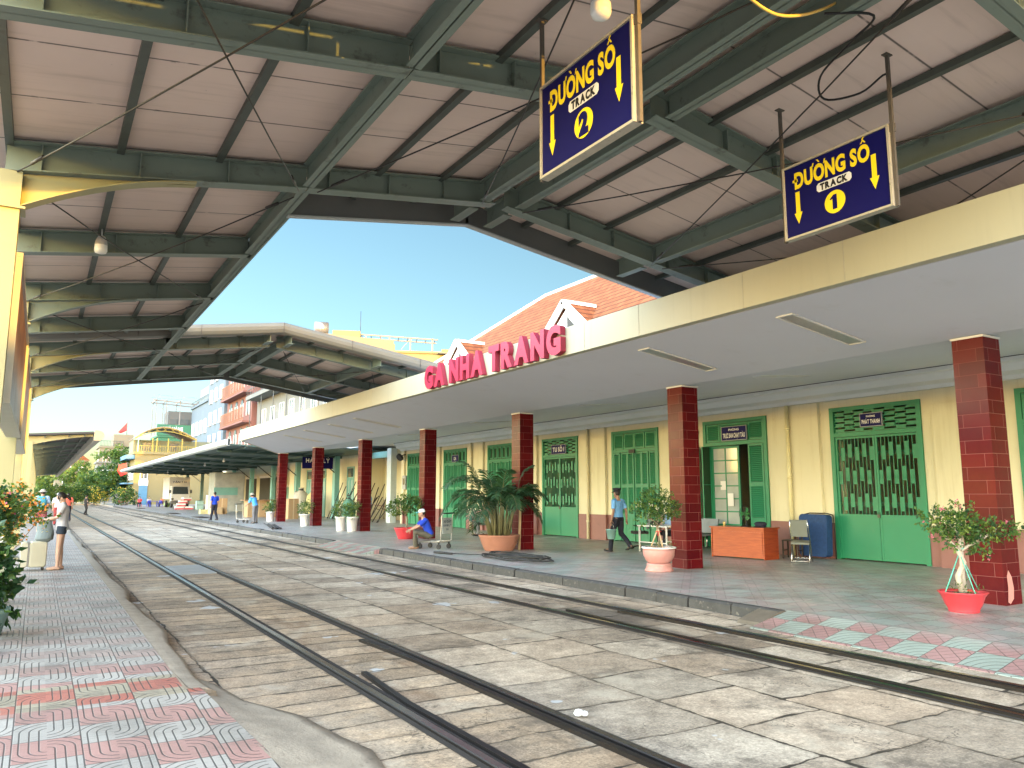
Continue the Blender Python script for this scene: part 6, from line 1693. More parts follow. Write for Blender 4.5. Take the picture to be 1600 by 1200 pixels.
# porter seated on the trolley
SIT = dict(pelvis=(0, 0, .40), waist=(0, .05, .53), chest=(0, .13, .73), neck=(0, .19, .90), head=(0, .25, 1.03), shl=(-.19, .16, .84), shr=(.19, .16, .84), ell=(-.23, .36, .66), elr=(.23, .36, .66), wrl=(-.14, .58, .56), wrr=(.14, .58, .54),
           hil=(-.09, .03, .38), hir=(.09, .03, .38), knl=(-.15, .46, .50), knr=(.15, .44, .52), anl=(-.12, .44, .10), anr=(.12, .38, .10))
person("porter in royal blue shirt and white cap sitting sideways on a luggage trolley", (10.02, 21.1, 0), R_(72), SIT, 0, BLU, .42, ("olive_camo", (0.085, 0.078, 0.055)), 1.0, hat=('cap', (0.66, 0.68, 0.70)), shoe=(0.30, 0.17, 0.10), sc=1.0, look=(0, 1, -.08), vox=.011)
def trolley(loc, rz, label, board=True):
    r = thing("luggage_trolley", label, "trolley", loc, rz)
    M_t = paint("trolley_steel", (0.42, 0.40, 0.36), 0.35, 0.7)
    mb = MB()
    for s in (-.26, .26): mb.tube([(s, .42, .19), (s, -.35, .22), (s, -.42, .26), (s, -.44, .6), (s, -.46, .98), (s * .9, -.52, 1.04)], .016, 7)
    for y_ in (.40, .15, -.1, -.34): mb.cyl((-.26, y_, .20), (.26, y_, .20), .012, n=6)
    mb.build("frame", M_t, r, True)
    mb = MB(); mb.cyl((-.28, -.52, 1.04), (.28, -.52, 1.04), .019, n=8); mb.build("handle", M_black, r, True)
    if board:
        mb = MB(); mb.obox(Matrix.Translation((0, -.455, .68)) @ Matrix.Rotation(R_(-2.5), 4, 'X'), (.46, .012, .46)); mb.build("sign_board", paint("board_grey", (0.36, 0.40, 0.38), 0.5, var=0.25, nscale=6), r, True)
        mb = MB()
        for t, z in (("XE ĐẨY", .80), ("HÀNH LÝ", .69), ("GA", .58)): put_text(mb, t, (0, -.466, z), (1, 0, 0), (0, 0, 1), .38 if len(t) > 3 else .12, .065, .04, .003)
        mb.build("lettering", paint("letter_dark", (0.05, 0.07, 0.11), 0.6), r, True)
    for (sx, sy) in ((-.24, .36), (.24, .36), (-.24, -.34), (.24, -.34)):
        mb = MB(); mb.cyl((sx - .02, sy, .075), (sx + .02, sy, .075), .075, n=16); mb.bar((sx, sy, .08), (sx, sy, .2), .05, .03, 0, (0, 1, 0)); mb.build("wheel", M_rubber, r, True)
    return r
trolley((10.16, 21.05, 0), R_(26), "chrome luggage trolley with grey lettered board, the porter sitting on it")
# porters farther along
person("man in royal blue shirt and dark trousers walking by the cartons", (9.35, 50.5, 0), R_(25), dict(knl=(-.09, .08, .5), anl=(-.09, .16, .09), anr=(.10, -.18, .12), tor=(.10, -.02, .04)), 1, BLU, .42, NVY, 1.0, sc=1.03, vox=.016)
person("man in light blue shirt and brimmed hat bending over a trolley", (10.3, 44.0, 0), R_(35), dict(waist=(0, .04, 1.05), chest=(0, .12, 1.23), neck=(0, .20, 1.38), head=(0, .28, 1.50), shl=(-.185, .17, 1.33), shr=(.185, .17, 1.33), ell=(-.25, .25, 1.08), elr=(.25, .25, 1.08), wrl=(-.22, .42, .98), wrr=(.22, .42, .98)), 1, ("sky_shirt", (0.07, 0.30, 0.68)), .45, ("grey_trousers", (0.13, 0.13, 0.14)), 1.0, hat=('brim', (0.32, 0.28, 0.22)), sc=1.02, vox=.016)
trolley((10.0, 44.95, 0), R_(35 + 180), "low luggage trolley in front of the man with the brimmed hat", False)
person("man in light blue uniform shirt standing at the passage beside a pillar", (17.4, 45.2, 0), R_(75), None, 1, LBL, .42, NVY, 1.0, sc=1.04, vox=.016)
# two seated figures half hidden by plants
SEAT = dict(pelvis=(0, 0, .50), waist=(0, .0, .64), chest=(0, .02, .84), neck=(0, .03, 1.01), head=(0, .06, 1.15), shl=(-.19, .02, .95), shr=(.19, .02, .95), ell=(-.24, .12, .70), elr=(.24, .12, .70), wrl=(-.15, .33, .62), wrr=(.15, .33, .62), hil=(-.09, .05, .48), hir=(.09, .05, .48), knl=(-.13, .45, .50), knr=(.13, .45, .50), anl=(-.12, .46, .09), anr=(.12, .40, .09))
person("seated person in pale blue shirt behind the clipped tree", (15.75, 16.9, 0), R_(95), SEAT, 0, ("pale_blue", (0.24, 0.38, 0.60)), .45, NVY, 1.0, vox=.016)
person("seated person in grey patterned clothes behind the potted palm", (15.1, 26.7, 0), R_(95), SEAT, 0, ("grey_pattern", (0.2, 0.2, 0.2)), .9, ("grey_pattern", (0.2, 0.2, 0.2)), 1.0, vox=.016)
# walkers on the left platform
WALK = dict(knl=(-.09, .10, .5), anl=(-.10, .16, .09), knr=(.10, .04, .5), anr=(.12, -.18, .14), tor=(.12, -.02, .05))
p = person("backpacker in patterned shorts walking away along the left platform", (.18, 37.0, 0), R_(-8), dict(WALK, wrl=(-.20, .15, .98), wrr=(.20, .15, .98)), 0, ("pale_shirt", (0.32, 0.42, 0.52)), .4, ("red_pattern", (0.26, 0.06, 0.07)), .40, hat=('brim', (0.05, 0.06, 0.05)), shoe=(0.02, 0.02, 0.02), sc=1.06, vox=.016)
mb = MB(); mb.loft([(0, -.19, .92), (0, -.22, 1.05), (0, -.22, 1.25), (0, -.19, 1.42)], [(.14, .07), (.18, .11), (.18, .11), (.12, .06)], (1, 0, 0), 14)
o = mb.build("backpack", cloth("teal_pack", (0.05, 0.24, 0.30)), None); o.matrix_world = Matrix.Translation((.18, 37.0, 0)) @ Matrix.Rotation(R_(-8), 4, 'Z') @ Matrix.Scale(1.06, 4); tag(o, "teal backpack on the back of the person in patterned shorts", "backpack")
person("person in white top and white cap ahead of the backpacker", (.95, 47.0, 0), R_(0), WALK, 2, ("white_top", (0.6, 0.6, 0.6)), .4, ("dark_red", (0.22, 0.03, 0.03)), 1.0, hat=('cap', (0.66, 0.66, 0.66)), sc=.98, vox=.02)
person("person in red top walking beside the white-capped one", (1.55, 52.0, 0), R_(5), WALK, 0, ("coral_top", (0.50, 0.10, 0.07)), .4, NVY, 1.0, sc=.98, vox=.02)
person("small distant person in black crossing the far track", (3.6, 76.0, 0), R_(-60), WALK, 0, ("black_top", (0.02, 0.02, 0.022)), .8, ("black_top", (0.02, 0.02, 0.022)), 1.0, sc=1.0, vox=.02).location.z = -.17
# ------------------------------------------------------------------ goods under the freight canopy
random.seed(31)
M_card = paint("carton", (0.36, 0.24, 0.13), 0.8, var=0.2, nscale=4)
M_card2 = paint("carton_pale", (0.44, 0.34, 0.22), 0.8, var=0.2, nscale=4)
M_ply = m_wood("plywood", (0.25, 0.13, 0.07), (0.34, 0.20, 0.11), 0.6)
def carton(x, y, z, sx, sy, sz, label, m=None, rz=0, group="cartons and goods under the freight canopy"):
    r = thing("carton", label, "box", (x, y, z), rz, group)
    mb = MB(); mb.box((-sx / 2, -sy / 2, 0), (sx / 2, sy / 2, sz)); mb.build("box_body", m or M_card, r, True)
    mb = MB(); mb.box((-.03, -sy / 2 - .003, .0), (.03, sy / 2 + .003, sz + .004)); mb.build("tape", paint("tape_buff", (0.5, 0.4, 0.25), 0.35), r, True); return r
carton(13.2, 56.0, 0, 1.5, .9, 1.15, "large brown carton wall with a plank top beside the walking porter", M_card, R_(4))
carton(15.0, 55.6, 0, 1.3, .9, 1.15, "second large carton to the right, dark side turned to the platform", M_ply, R_(0))
mb = MB(); mb.box((12.2, 55.2, 1.156), (15.9, 56.6, 1.20)); tag(mb.build("plank_top", M_ply), "reddish plank lying across the two large cartons", "plank")
carton(14.1, 50.6, 0, .7, .7, 1.3, "tall brown carton just left of the man bending over his trolley", M_card, R_(10))
carton(12.3, 66.0, 0, .9, .7, .55, "low carton in front of the leaning furniture", M_card2, R_(12))
carton(12.9, 66.6, 0, .8, .7, 1.25, "stacked upright carton behind the low one", M_card, R_(-8))
carton(11.8, 67.6, 0, .8, .8, .35, "flat pale box on the platform left of the cartons", paint("pale_yellow_box", (0.45, 0.42, 0.2), 0.7), R_(0))
def sack(x, y, z, s, label, m, lean=0):
    r = thing("sack", label, "sack", (x, y, z), R_(lean), "sacks leaning under the freight canopy")
    mb = MB(); mb.loft([(0, 0, 0), (0, .02, .12 * s), (.03, .04, .5 * s), (.02, .02, .85 * s), (0, 0, 1.0 * s), (0, 0, 1.08 * s)], [(.24 * s, .2 * s), (.32 * s, .27 * s), (.33 * s, .27 * s), (.24 * s, .2 * s), (.07 * s, .06 * s), (.12 * s, .09 * s)]); mb.build("sack_body", m, r, True)
    mb = MB(); mb.lathe([(.08 * s, .96 * s), (.09 * s, 1.0 * s), (.08 * s, 1.03 * s)], (0, 0, 0), 12); mb.build("tie", M_rod, r, True)
M_sackg = paint("sack_green", (0.10, 0.26, 0.20), 0.6, var=0.35, nscale=6, bump=.5, bscale=8); M_sackw = paint("sack_white", (0.42, 0.41, 0.37), 0.7, var=0.25, nscale=6, bump=.5, bscale=8)
sack(16.3, 45.9, 0, 1.35, "tall green sack left of the teal post", M_sackg); sack(15.7, 44.0, 0, 1.0, "lower green sack in front of the tall one", M_sackg, 30)
sack(14.7, 58.5, 0, .9, "green bundle slumped beside the brown cartons", M_sackg, 50); sack(15.9, 56.0, 1.21, .6, "pale sack lying on the plank top", M_sackw)
sack(16.0, 55.0, 0, 1.9, "tall white wrapped bundle behind the man with the brimmed hat", M_sackw); sack(16.4, 53.4, 0, 1.8, "white wrapped bundle with yellow top by the teal column", paint("sack_yellow", (0.48, 0.44, 0.2), 0.7, var=.2))
r = thing("wrapped_load", "tall load wrapped in clear plastic film standing between the teal columns", "goods", (15.2, 77, 0)); mb = MB(); rbox(mb, 13.9, 16.6, 75.6, 78.4, 0.0, 3.6, .12); mb.build("film", paint("film_grey", (0.36, 0.38, 0.37), 0.25, var=.35, nscale=2, bump=.6, bscale=3), r); mb = MB(); mb.box((13.88, 75.59, 1.5), (16.0, 75.6, 2.2)); mb.build("label_panel", M_teal, r)
# leaning metal bars and folded trolleys by the last pillars
r = thing("scrap_metal", "dark metal frames and bars leaning against the cream wall by the last pillars", "frames", (17.2, 47, 0)); mb = MB(); random.seed(4)
for i in range(26):
    y = 41.2 + .36 * i + random.uniform(-.1, .1)
    if 44.6 < y < 46.2: continue
    h = random.uniform(1.3, 2.4); mb.cyl((16.3 + random.uniform(-.2, .2), y, .02), (17.3, y + random.uniform(-.3, .8), h), .028, n=5)
    if i % 3 == 0: mb.cyl((16.8, y, h * .5), (16.9, y + .9, h * .55), .02, n=5)
mb.build("bars", M_rod, r); mb = MB(); mb.cyl((17.3, 46.6, 1.0), (17.3, 50.0, 1.2), .02, n=5); mb.cyl((16.9, 41.4, .9), (16.95, 44.3, 1.0), .02, n=5); mb.build("cross_bar", paint("bar_red", (0.16, 0.03, 0.03), 0.5), r)
for i, (x, y, rz) in enumerate(((12.8, 88.2, 0), (13.7, 88.0, 0), (13.2, 88.6, 0), (13.0, 88.4, 0), (13.5, 88.4, 10))):
    z = (0, 0, .62, .31, .93)[i]
    r = thing("drink_pack", ["red and white drink pack at the left foot of the stack", "red and white drink pack at the right foot of the stack", "upper red and white drink pack of the stack", "middle red and white drink pack of the stack", "topmost pale pack of the red and white stack"][i], "pack", (x, y, z), R_(rz), "red and white drink packs")
    mb = MB(); mb.box((-.4, -.4, 0), (.4, .4, .14)); mb.build("red_half", M_redpot, r, True); mb = MB(); mb.box((-.398, -.398, .1402), (.398, .398, .30)); mb.build("white_half", M_white, r, True)
mb_boxes = [(14.6, 87.0, .7, .9, "pale blue box beside the drink packs", M_paleteal), (15.3, 84.5, .9, 1.5, "tall pale fridge-like box by the teal column", M_white)]
for x, y, s_, h, lb, m in mb_boxes:
    r = thing("crate", lb, "crate", (x, y, 0)); mb = MB(); rbox(mb, x - s_ / 2, x + s_ / 2, y - s_ / 2, y + s_ / 2, 0, h, .04); mb.build("crate_body", m, r); mb = MB(); mb.box((x - s_ / 2 + .05, y - s_ / 2 - .004, h * .5), (x + s_ / 2 - .05, y - s_ / 2 - .001, h * .54)); mb.build("seam", M_dark, r)
# parked truck facing the camera
x, y = 14.6, 100.0
t = thing("parked_truck", "white box truck parked under the freight canopy, cab facing the camera", "truck", (x, y, 0))
M_truck = paint("truck_white", (0.55, 0.55, 0.52), 0.35)
mb = MB(); mb.box((x - 1.15, y + 1.2, 1.0), (x + 1.15, y + 6.5, 3.6)); mb.build("cargo_box", M_truck, t)
mb = MB(); mb.prism([(y, .55), (y + 1.15, .55), (y + 1.15, 2.55), (y + .45, 2.6), (y + .02, 1.55)], x - 1.0, x + 1.0, 'x'); mb.build("cab", M_truck, t)
mb = MB(); mb.add([(x - .88, y + .02, 1.60), (x + .88, y + .02, 1.60), (x + .8, y + .39, 2.46), (x - .8, y + .39, 2.46)], [(0, 1, 2, 3)]); mb.build("windscreen", M_glass, t)
mb = MB(); mb.box((x - 1.02, y - .12, .45), (x + 1.02, y + .05, .85)); mb.build("bumper", paint("bumper_grey", (0.10, 0.10, 0.10), 0.5), t)
for s in (-1, 1):
    mb = MB(); mb.box((x + s * .88 - .14, y - .03, .92), (x + s * .88 + .14, y + .0, 1.12)); mb.build("headlight", M_chrome, t)
    mb = MB(); mb.box((x + s * 1.17 - .1, y + .1, 1.7), (x + s * 1.17 + .1, y + .18, 2.1)); mb.build("mirror", M_black, t)
    for yy in (y + .6, y + 5.2): mb = MB(); mb.cyl((x + s * .75, yy, .40), (x + s * 1.0, yy, .40), .40, n=20); mb.build("wheel", M_rubber, t)
mb = MB(); mb.box((x - .28, y - .135, .58), (x + .28, y - .122, .72)); mb.build("number_plate", M_white, t)
mb = MB(); put_text(mb, "VẬN TẢI", (x, y + 1.19, 3.05), (1, 0, 0), (0, 0, 1), 1.6, .22, .03, .004); mb.build("lettering", paint("letter_dark", (0.05, 0.07, 0.11), 0.6), t)
# plastic tables and chairs with seated people
def plastic_chair(x, y, rz, label, m):
    r = thing("plastic_chair", label, "chair", (x, y, 0), R_(rz), "plastic chairs at the far snack table")
    mb = MB(); mb.box((-.2, -.2, .40), (.2, .2, .43)); mb.build("seat", m, r, True)
    mb = MB(); mb.loft([(0, .2, .43), (0, .24, .62), (0, .26, .82)], [(.2, .015), (.21, .015), (.17, .015)]); mb.build("backrest", m, r, True)
    for sx in (-.18, .18):
        for sy in (-.18, .18): mb = MB(); mb.bar((sx * 1.1, sy * 1.1, 0), (sx, sy, .40), .04, .04, 0, (1, 0, 0)); mb.build("leg", m, r, True)
M_pblue = paint("plastic_blue", (0.05, 0.07, 0.48), 0.4); M_pred = paint("plastic_red", (0.48, 0.02, 0.03), 0.4)
plastic_chair(11.0, 107.5, 160, "red plastic chair at the left of the far snack tables", M_pred); plastic_chair(11.9, 106.6, 190, "blue plastic chair left of the blue table", M_pblue); plastic_chair(13.3, 106.8, 170, "blue plastic chair right of the blue table", M_pblue)
r = thing("plastic_table", "blue plastic table among the far seated people", "table", (12.6, 108, 0)); mb = MB(); mb.box((12.1, 107.6, .68), (13.1, 108.4, .72)); mb.build("table_top", M_pblue, r)
for sx in (12.15, 13.0):
    for sy in (107.65, 108.3): mb = MB(); mb.box((sx, sy, 0), (sx + .06, sy + .06, .68)); mb.build("leg", M_pblue, r)
person("distant seated person in red on the red plastic chair", (11.0, 107.4, 0), R_(160), SEAT, 0, ("pred", (0.4, 0.04, 0.05)), .4, NVY, 1.0, vox=.022)
person("distant seated person in white at the blue table", (12.2, 109.0, 0), R_(190), SEAT, 0, ("white_top", (0.6, 0.6, 0.6)), .4, NVY, 1.0, vox=.022)
person("distant seated person in orange at the right of the blue table", (13.6, 107.6, 0), R_(120), SEAT, 0, ("orange_top", (0.55, 0.17, 0.06)), .4, NVY, 1.0, vox=.022)
r = thing("round_basket", "pale green round basket before the parked truck", "basket", (13.9, 105.5, 0)); mb = MB(); mb.lathe([(0, 0), (.25, 0), (.38, .2), (.40, .36), (.3, .5), (0, .52)], (13.9, 105.5, 0), 18); mb.build("basket_body", paint("basket_green", (0.28, 0.42, 0.18), 0.6), r); mb = MB(); mb.tube([(13.6, 105.5, .4), (13.6, 105.5, .62), (14.2, 105.5, .62), (14.2, 105.5, .4)], .02, 5); mb.build("handle", M_white, r)
def scooter(x, y, rz, label, m):
    r = thing("scooter", label, "scooter", (x, y, 0), R_(rz), "scooters parked at the far end of the platform")
    for yy in (-.6, .6): mb = MB(); mb.tube([(.0, yy + .22 * math.cos(a * .3142), .25 + .22 * math.sin(a * .3142)) for a in range(21)], .045, 6); mb.cyl((-.05, yy, .25), (.05, yy, .25), .10, n=10); mb.build("wheel", M_rubber, r, True)
    mb = MB(); mb.loft([(0, -.75, .55), (0, -.4, .6), (0, -.05, .45), (0, .2, .35), (0, .42, .5), (0, .5, .85), (0, .44, .98)], [(.08, .06), (.15, .13), (.14, .12), (.15, .08), (.17, .10), (.15, .08), (.08, .06)]); mb.build("body", m, r, True)
    mb = MB(); mb.loft([(0, -.72, .76), (0, -.3, .78), (0, .02, .74)], [(.10, .05), (.14, .06), (.11, .04)]); mb.build("seat", M_black, r, True)
    mb = MB(); mb.tube([(-.33, .38, 1.02), (-.1, .46, 1.0), (.1, .46, 1.0), (.33, .38, 1.02)], .018, 6); mb.cyl((0, .62, .25), (0, .48, .95), .03, n=6); mb.build("handlebar", M_chrome, r, True)
scooter(10.6, 126, 100, "red scooter parked at the far end of the platform", M_pred); scooter(11.4, 124, 80, "grey scooter parked beside the red one", paint("scooter_grey", (0.25, 0.25, 0.27), 0.35))

# ------------------------------------------------------------------ buildings beyond
M_win = paint("far_window", (0.07, 0.09, 0.10), 0.15, spec=0.7)
def house(name, label, x0, x1, y0, y1, z1, m, wins_s=(), wins_w=(), cat="building", roofm=None, frame=None):
    """box house with real windows (frame proud of the wall, glass behind); s: facade facing -Y, w: facade facing -X"""
    r = thing(name, label, cat, (x0, y0, 0))
    mb = MB(); mb.box((x0, y0, -.5), (x1, y1, z1)); mb.build("wall", m, r)
    mb = MB(); mb.box((x0 - .25, y0 - .25, z1), (x1 + .2, y1 + .2, z1 + .35)); mb.build("parapet", roofm or m, r)
    for (u, z, w, h) in wins_s:
        mb = MB(); t = .10; fr_ = frame or M_white
        mb.box((u, y0 - .06, z), (u + w, y0 - .02, z + h), 1)
        for a in ((u - t, z - t, u, z + h + t), (u + w, z - t, u + w + t, z + h + t), (u, z - t, u + w, z), (u, z + h, u + w, z + h + t), (u + w / 2 - .04, z, u + w / 2 + .04, z + h)): mb.box((a[0], y0 - .12, a[1]), (a[2], y0 - .001, a[3]))
        mb.box((u - .15, y0 - .22, z - t - .08), (u + w + .15, y0 - .001, z - t - .002)); mb.build("window", [fr_, M_win], r)
    for (u, z, w, h) in wins_w:
        mb = MB(); t = .10; fr_ = frame or M_white
        mb.box((x0 - .06, u, z), (x0 - .02, u + w, z + h), 1)
        for a in ((u - t, z - t, u, z + h + t), (u + w, z - t, u + w + t, z + h + t), (u, z - t, u + w, z), (u, z + h, u + w, z + h + t), (u + w / 2 - .05, z, u + w / 2 + .05, z + h)): mb.box((x0 - .12, a[0], a[1]), (x0 - .001, a[2], a[3]))
        mb.box((x0 - .22, u - .15, z - t - .08), (x0 - .001, u + w + .15, z - t - .002)); mb.build("window", [fr_, M_win], r)
    return r
def railing(r, m, p, q, z, h, n, name="railing"):
    mb = MB(); p, q = Vector((p[0], p[1], z)), Vector((q[0], q[1], z)); up = Vector((0, 0, h))
    mb.bar(p + up, q + up, .07, .07); mb.bar(p + up * .1, q + up * .1, .05, .05)
    for i in range(n + 1): c = p.lerp(q, i / n); mb.bar(c, c + up, .05, .05, 0, (1, 0, 0))
    return mb.build(name, m, r)
M_hyel = paint("house_yellow", (0.207, 0.178, 0.087), 0.8, var=.08, nscale=.3, dirt=.2, dirtc=(.36, .3, .16)); M_hblue = paint("house_blue", (0.105, 0.138, 0.171), 0.8, var=.08, nscale=.3, dirt=.25, dirtc=(.3, .38, .45)); M_hpink = paint("house_pink", (0.184, 0.08, 0.067), 0.8, var=.08, nscale=.3, dirt=.15)
M_hwhite = paint("house_white", (0.151, 0.151, 0.141), 0.8, var=.06, nscale=.3, dirt=.3, dirtc=(.4, .38, .33)); M_hcream = paint("house_cream", (0.207, 0.188, 0.134), 0.8, var=.08, nscale=.3, dirt=.2); M_hgreen = paint("house_green", (0.034, 0.14, 0.084), 0.7, var=.1, nscale=.4); M_hgrey = paint("house_grey", (0.101, 0.111, 0.114), 0.8, var=.12, nscale=.4)
M_ysteel = paint("steel_yellow", (0.314, 0.254, 0.054), 0.5); M_bl = paint("awning_blue", (0.076, 0.194, 0.302), 0.6)
# yellow villa with an arched lattice roof
v = house("yellow_villa", "yellow villa with an arched lattice balcony roof at the end of the freight canopy", 12.2, 24, 129.5, 140, 7.6, M_hyel, [(13.1, 3.9, .9, 1.9)], [(131, 3.9, 1.2, 1.6), (134, 3.9, 1.2, 1.6), (137, 3.9, 1.2, 1.6)], "house")
mb = MB(); mb.box((12.2, 133.5, 7.6), (24, 140, 10.0)); mb.build("upper_wall", paint("house_palegreen", (0.167, 0.184, 0.128), 0.8, var=.08, nscale=.3), v)
for u in (13.6, 17.5): mb = MB(); mb.box((u, 133.42, 8.2), (u + 1.2, 133.49, 9.6), 1); mb.box((u - .1, 133.4, 8.1), (u + 1.3, 133.46, 8.19)); mb.build("window", [M_teal, M_win], v)
railing(v, M_ysteel, (12.3, 129.4), (21, 129.4), 7.95, .95, 26)
for u in (12.4, 14.4, 15.0, 16.6, 18.6, 20.6): mb = MB(); mb.box((u, 129.35, 7.9), (u + .16, 129.5, 10.1)); mb.build("post", M_ysteel if u > 14 else M_teal, v)
mb = MB(); L = [(12.0 + 8.8 * i / 16, 10.0 + 1.75 * math.sin(math.pi * (i / 16) ** .9)) for i in range(17)]
Lo = [(p[0], 9.95 + .72 * (p[1] - 10.0)) for p in L]
for i in range(16):
    mb.bar((L[i][0], 129.4, L[i][1]), (L[i + 1][0], 129.4, L[i + 1][1]), .10, .10); mb.bar((Lo[i][0], 129.4, Lo[i][1]), (Lo[i + 1][0], 129.4, Lo[i + 1][1]), .08, .08)
    if 0 < i < 16: mb.bar((L[i][0], 129.4, L[i][1]), (Lo[i + (1 if i % 2 else -1)][0], 129.4, Lo[i + (1 if i % 2 else -1)][1]), .05, .05)
mb.build("roof_truss", M_ysteel, v)
mb = MB()
for i in range(16): mb.add([(L[i][0], 129.2, L[i][1] + .08), (L[i + 1][0], 129.2, L[i + 1][1] + .08), (L[i + 1][0], 140, L[i + 1][1] + .08), (L[i][0], 140, L[i][1] + .08), (L[i][0], 129.2, L[i][1] + .14), (L[i + 1][0], 129.2, L[i + 1][1] + .14), (L[i + 1][0], 140, L[i + 1][1] + .14), (L[i][0], 140, L[i][1] + .14)], [(0, 3, 2, 1), (4, 5, 6, 7), (0, 1, 5, 4)])
mb.build("roof_sheet", paint("sheet_pinkgrey", (0.36, 0.27, 0.26), 0.5), v)
mb = MB(); mb.box((12.95, 129.40, 0), (14.15, 129.48, 2.9)); mb.build("door", M_bl, v); mb = MB(); mb.box((12.9, 129.39, 2.9), (14.2, 129.49, 3.7)); mb.build("transom", M_white, v)
mb = MB(); mb.prism([(129.9, 6.9), (140, 6.9), (140, 7.5), (129.9, 7.5)], 11.0, 12.17, 'x'); mb.prism([(129.6, 3.1), (140, 3.1), (140, 3.3), (129.6, 3.3)], 10.9, 12.18, 'x'); mb.build("awning", M_bl, v)
# green and grey building with a roof frame
g = house("green_building", "green fronted building with grey rooms and a steel frame on its roof", 18.6, 28, 158, 168, 12.2, M_hgreen, [(19.6, 9.5, 1.6, 1.2), (24, 9.5, 2, 1.2)])
mb = MB(); mb.box((18.2, 157.6, 12.56), (27.5, 157.8, 14.6)); mb.build("shop_band", M_hgreen, g)
mb = MB(); put_text(mb, "NHÀ HÀNG", (21.0, 157.59, 13.8), (1, 0, 0), (0, 0, 1), 3.4, .7, .04, .004); mb.build("lettering", M_white, g)
mb = MB(); mb.box((20.3, 160, 12.6), (26, 166, 17.4)); mb.build("upper_room", M_hgrey, g); mb = MB(); mb.box((20.6, 159.9, 14.9), (22.0, 159.97, 15.9)); mb.box((22.5, 159.9, 14.9), (24.2, 159.97, 15.9)); mb.build("window", M_win, g)
mb = MB()
for u in (17.8, 19.6, 22, 25.2):
    for yy in (158, 163): mb.box((u, yy, 12.6), (u + .14, yy + .14, 19.2))
for yy in (158, 163): mb.bar((17.4, yy, 19.2), (26.5, yy, 18.6), .16, .25); mb.bar((17.4, yy, 20.2), (26.5, yy, 19.9), .08, .08)
for u in (17.8, 19.6, 22, 25.2): mb.bar((u, 157.5, 19.2), (u, 164, 19.1), .1, .2); mb.bar((u, 158, 19.2), (u + .8, 158, 20.1), .07, .07)
mb.bar((17.8, 158, 18.6), (19.8, 158, 16.9), .08, .08)
mb.build("roof_frame", paint("frame_grey", (0.20, 0.19, 0.18), 0.6), g)
# blue town house row seen end on
b = house("blue_house", "tall pale blue town house, highest of the row behind the canopies", 24.0, 33, 126, 140, 23.0, M_hblue, [(25.0 + 2.2 * i, z, 1.1, 1.5) for i in range(3) for z in (6, 9.6, 13.2, 16.8, 20)], [(128 + 4.2 * i, z, 1.6, 2.0) for i in range(3) for z in (5.5, 9.3, 13.1, 16.9, 20.3)])
mb = MB(); mb.box((24.3, 126.3, 23.36), (32, 139, 25.6)); mb.build("roof_room", M_hgrey, b)
railing(b, M_dark, (24.1, 126.1), (32.8, 126.1), 23.3, 1.1, 14); railing(b, M_dark, (24.1, 126.1), (24.1, 139.6), 23.3, 1.1, 18)
b = house("blue_house", "lower pale blue town house left of the tall one", 24.2, 33, 140.6, 158, 17.6, M_hblue, [], [(142 + 4.2 * i, z, 1.8, 2.2) for i in range(4) for z in (4, 8.2, 12.4)])
mb = MB(); mb.box((24.3, 141, 17.9), (31, 150, 20.5)); mb.build("roof_room", paint("pane_blue", (0.162, 0.21, 0.243), 0.5), b); railing(b, M_hgrey, (24.1, 141), (24.1, 157.6), 17.95, .9, 16)
p = house("pink_house", "pink town house with arched windows and barred balconies", 24.4, 34, 109, 125.6, 21.5, M_hpink, [(26, z, 1.2, 1.8) for z in (8, 12, 16)], [], "house")
for k, yy in enumerate((110.4, 114.2, 118.0, 121.8)):
    for z in (8.5, 12.7, 17.0):
        mb = MB(); mb.box((24.33, yy, z), (24.38, yy + 1.5, z + 1.8), 1); mb.add([(24.33, yy + .75 + .75 * math.cos(R_(18 * t)), z + 1.8 + .75 * math.sin(R_(18 * t))) for t in range(11)], [list(range(11))[::-1]], 1); mb.box((24.28, yy - .1, z - .12), (24.39, yy, z + 1.8)); mb.box((24.28, yy + 1.5, z - .12), (24.39, yy + 1.6, z + 1.8)); mb.build("window", [M_white, M_win], p)
for z in (11.4, 15.6): mb = MB(); mb.box((23.2, 109.2, z), (24.38, 125, z + .25)); mb.build("balcony", M_hpink, p); railing(p, paint("rail_brown", (0.26, 0.12, 0.07), 0.6), (23.3, 109.4), (23.3, 124.8), z + .25, 1.9, 40)
wv = house("white_house", "white house with long balcony slabs right of the pink one", 25.0, 36, 74, 108.5, 15.0, M_hwhite, [(26 + 2.4 * i, z, 1.2, 1.6) for i in range(3) for z in (8, 12)], [(77 + 4.4 * i, z, 1.7, 2.1) for i in range(7) for z in (6.5, 10.6)], "house")
for z in (9.7, 14.2): mb = MB(); mb.box((23.3, 74, z), (24.98, 108, z + .5)); mb.build("balcony", M_hwhite, wv)
mb = MB(); mb.box((25.6, 82, 15.3), (34, 106, 19.2)); mb.build("upper_floor", M_hcream, wv); railing(wv, M_hgrey, (23.4, 74.2), (23.4, 107.8), 14.7, .9, 30)
for i in range(6): mb = MB(); mb.box((25.52, 84 + 3.6 * i, 16), (25.59, 85.4 + 3.6 * i, 18.4)); mb.build("window", M_win, wv)
mb = MB()
for i in range(6): mb.cyl((23.5, 76 + 6 * i, 9.9), (23.5, 76 + 6 * i, 17.5), .05, n=6)
mb.build("pole", M_hgrey, wv)
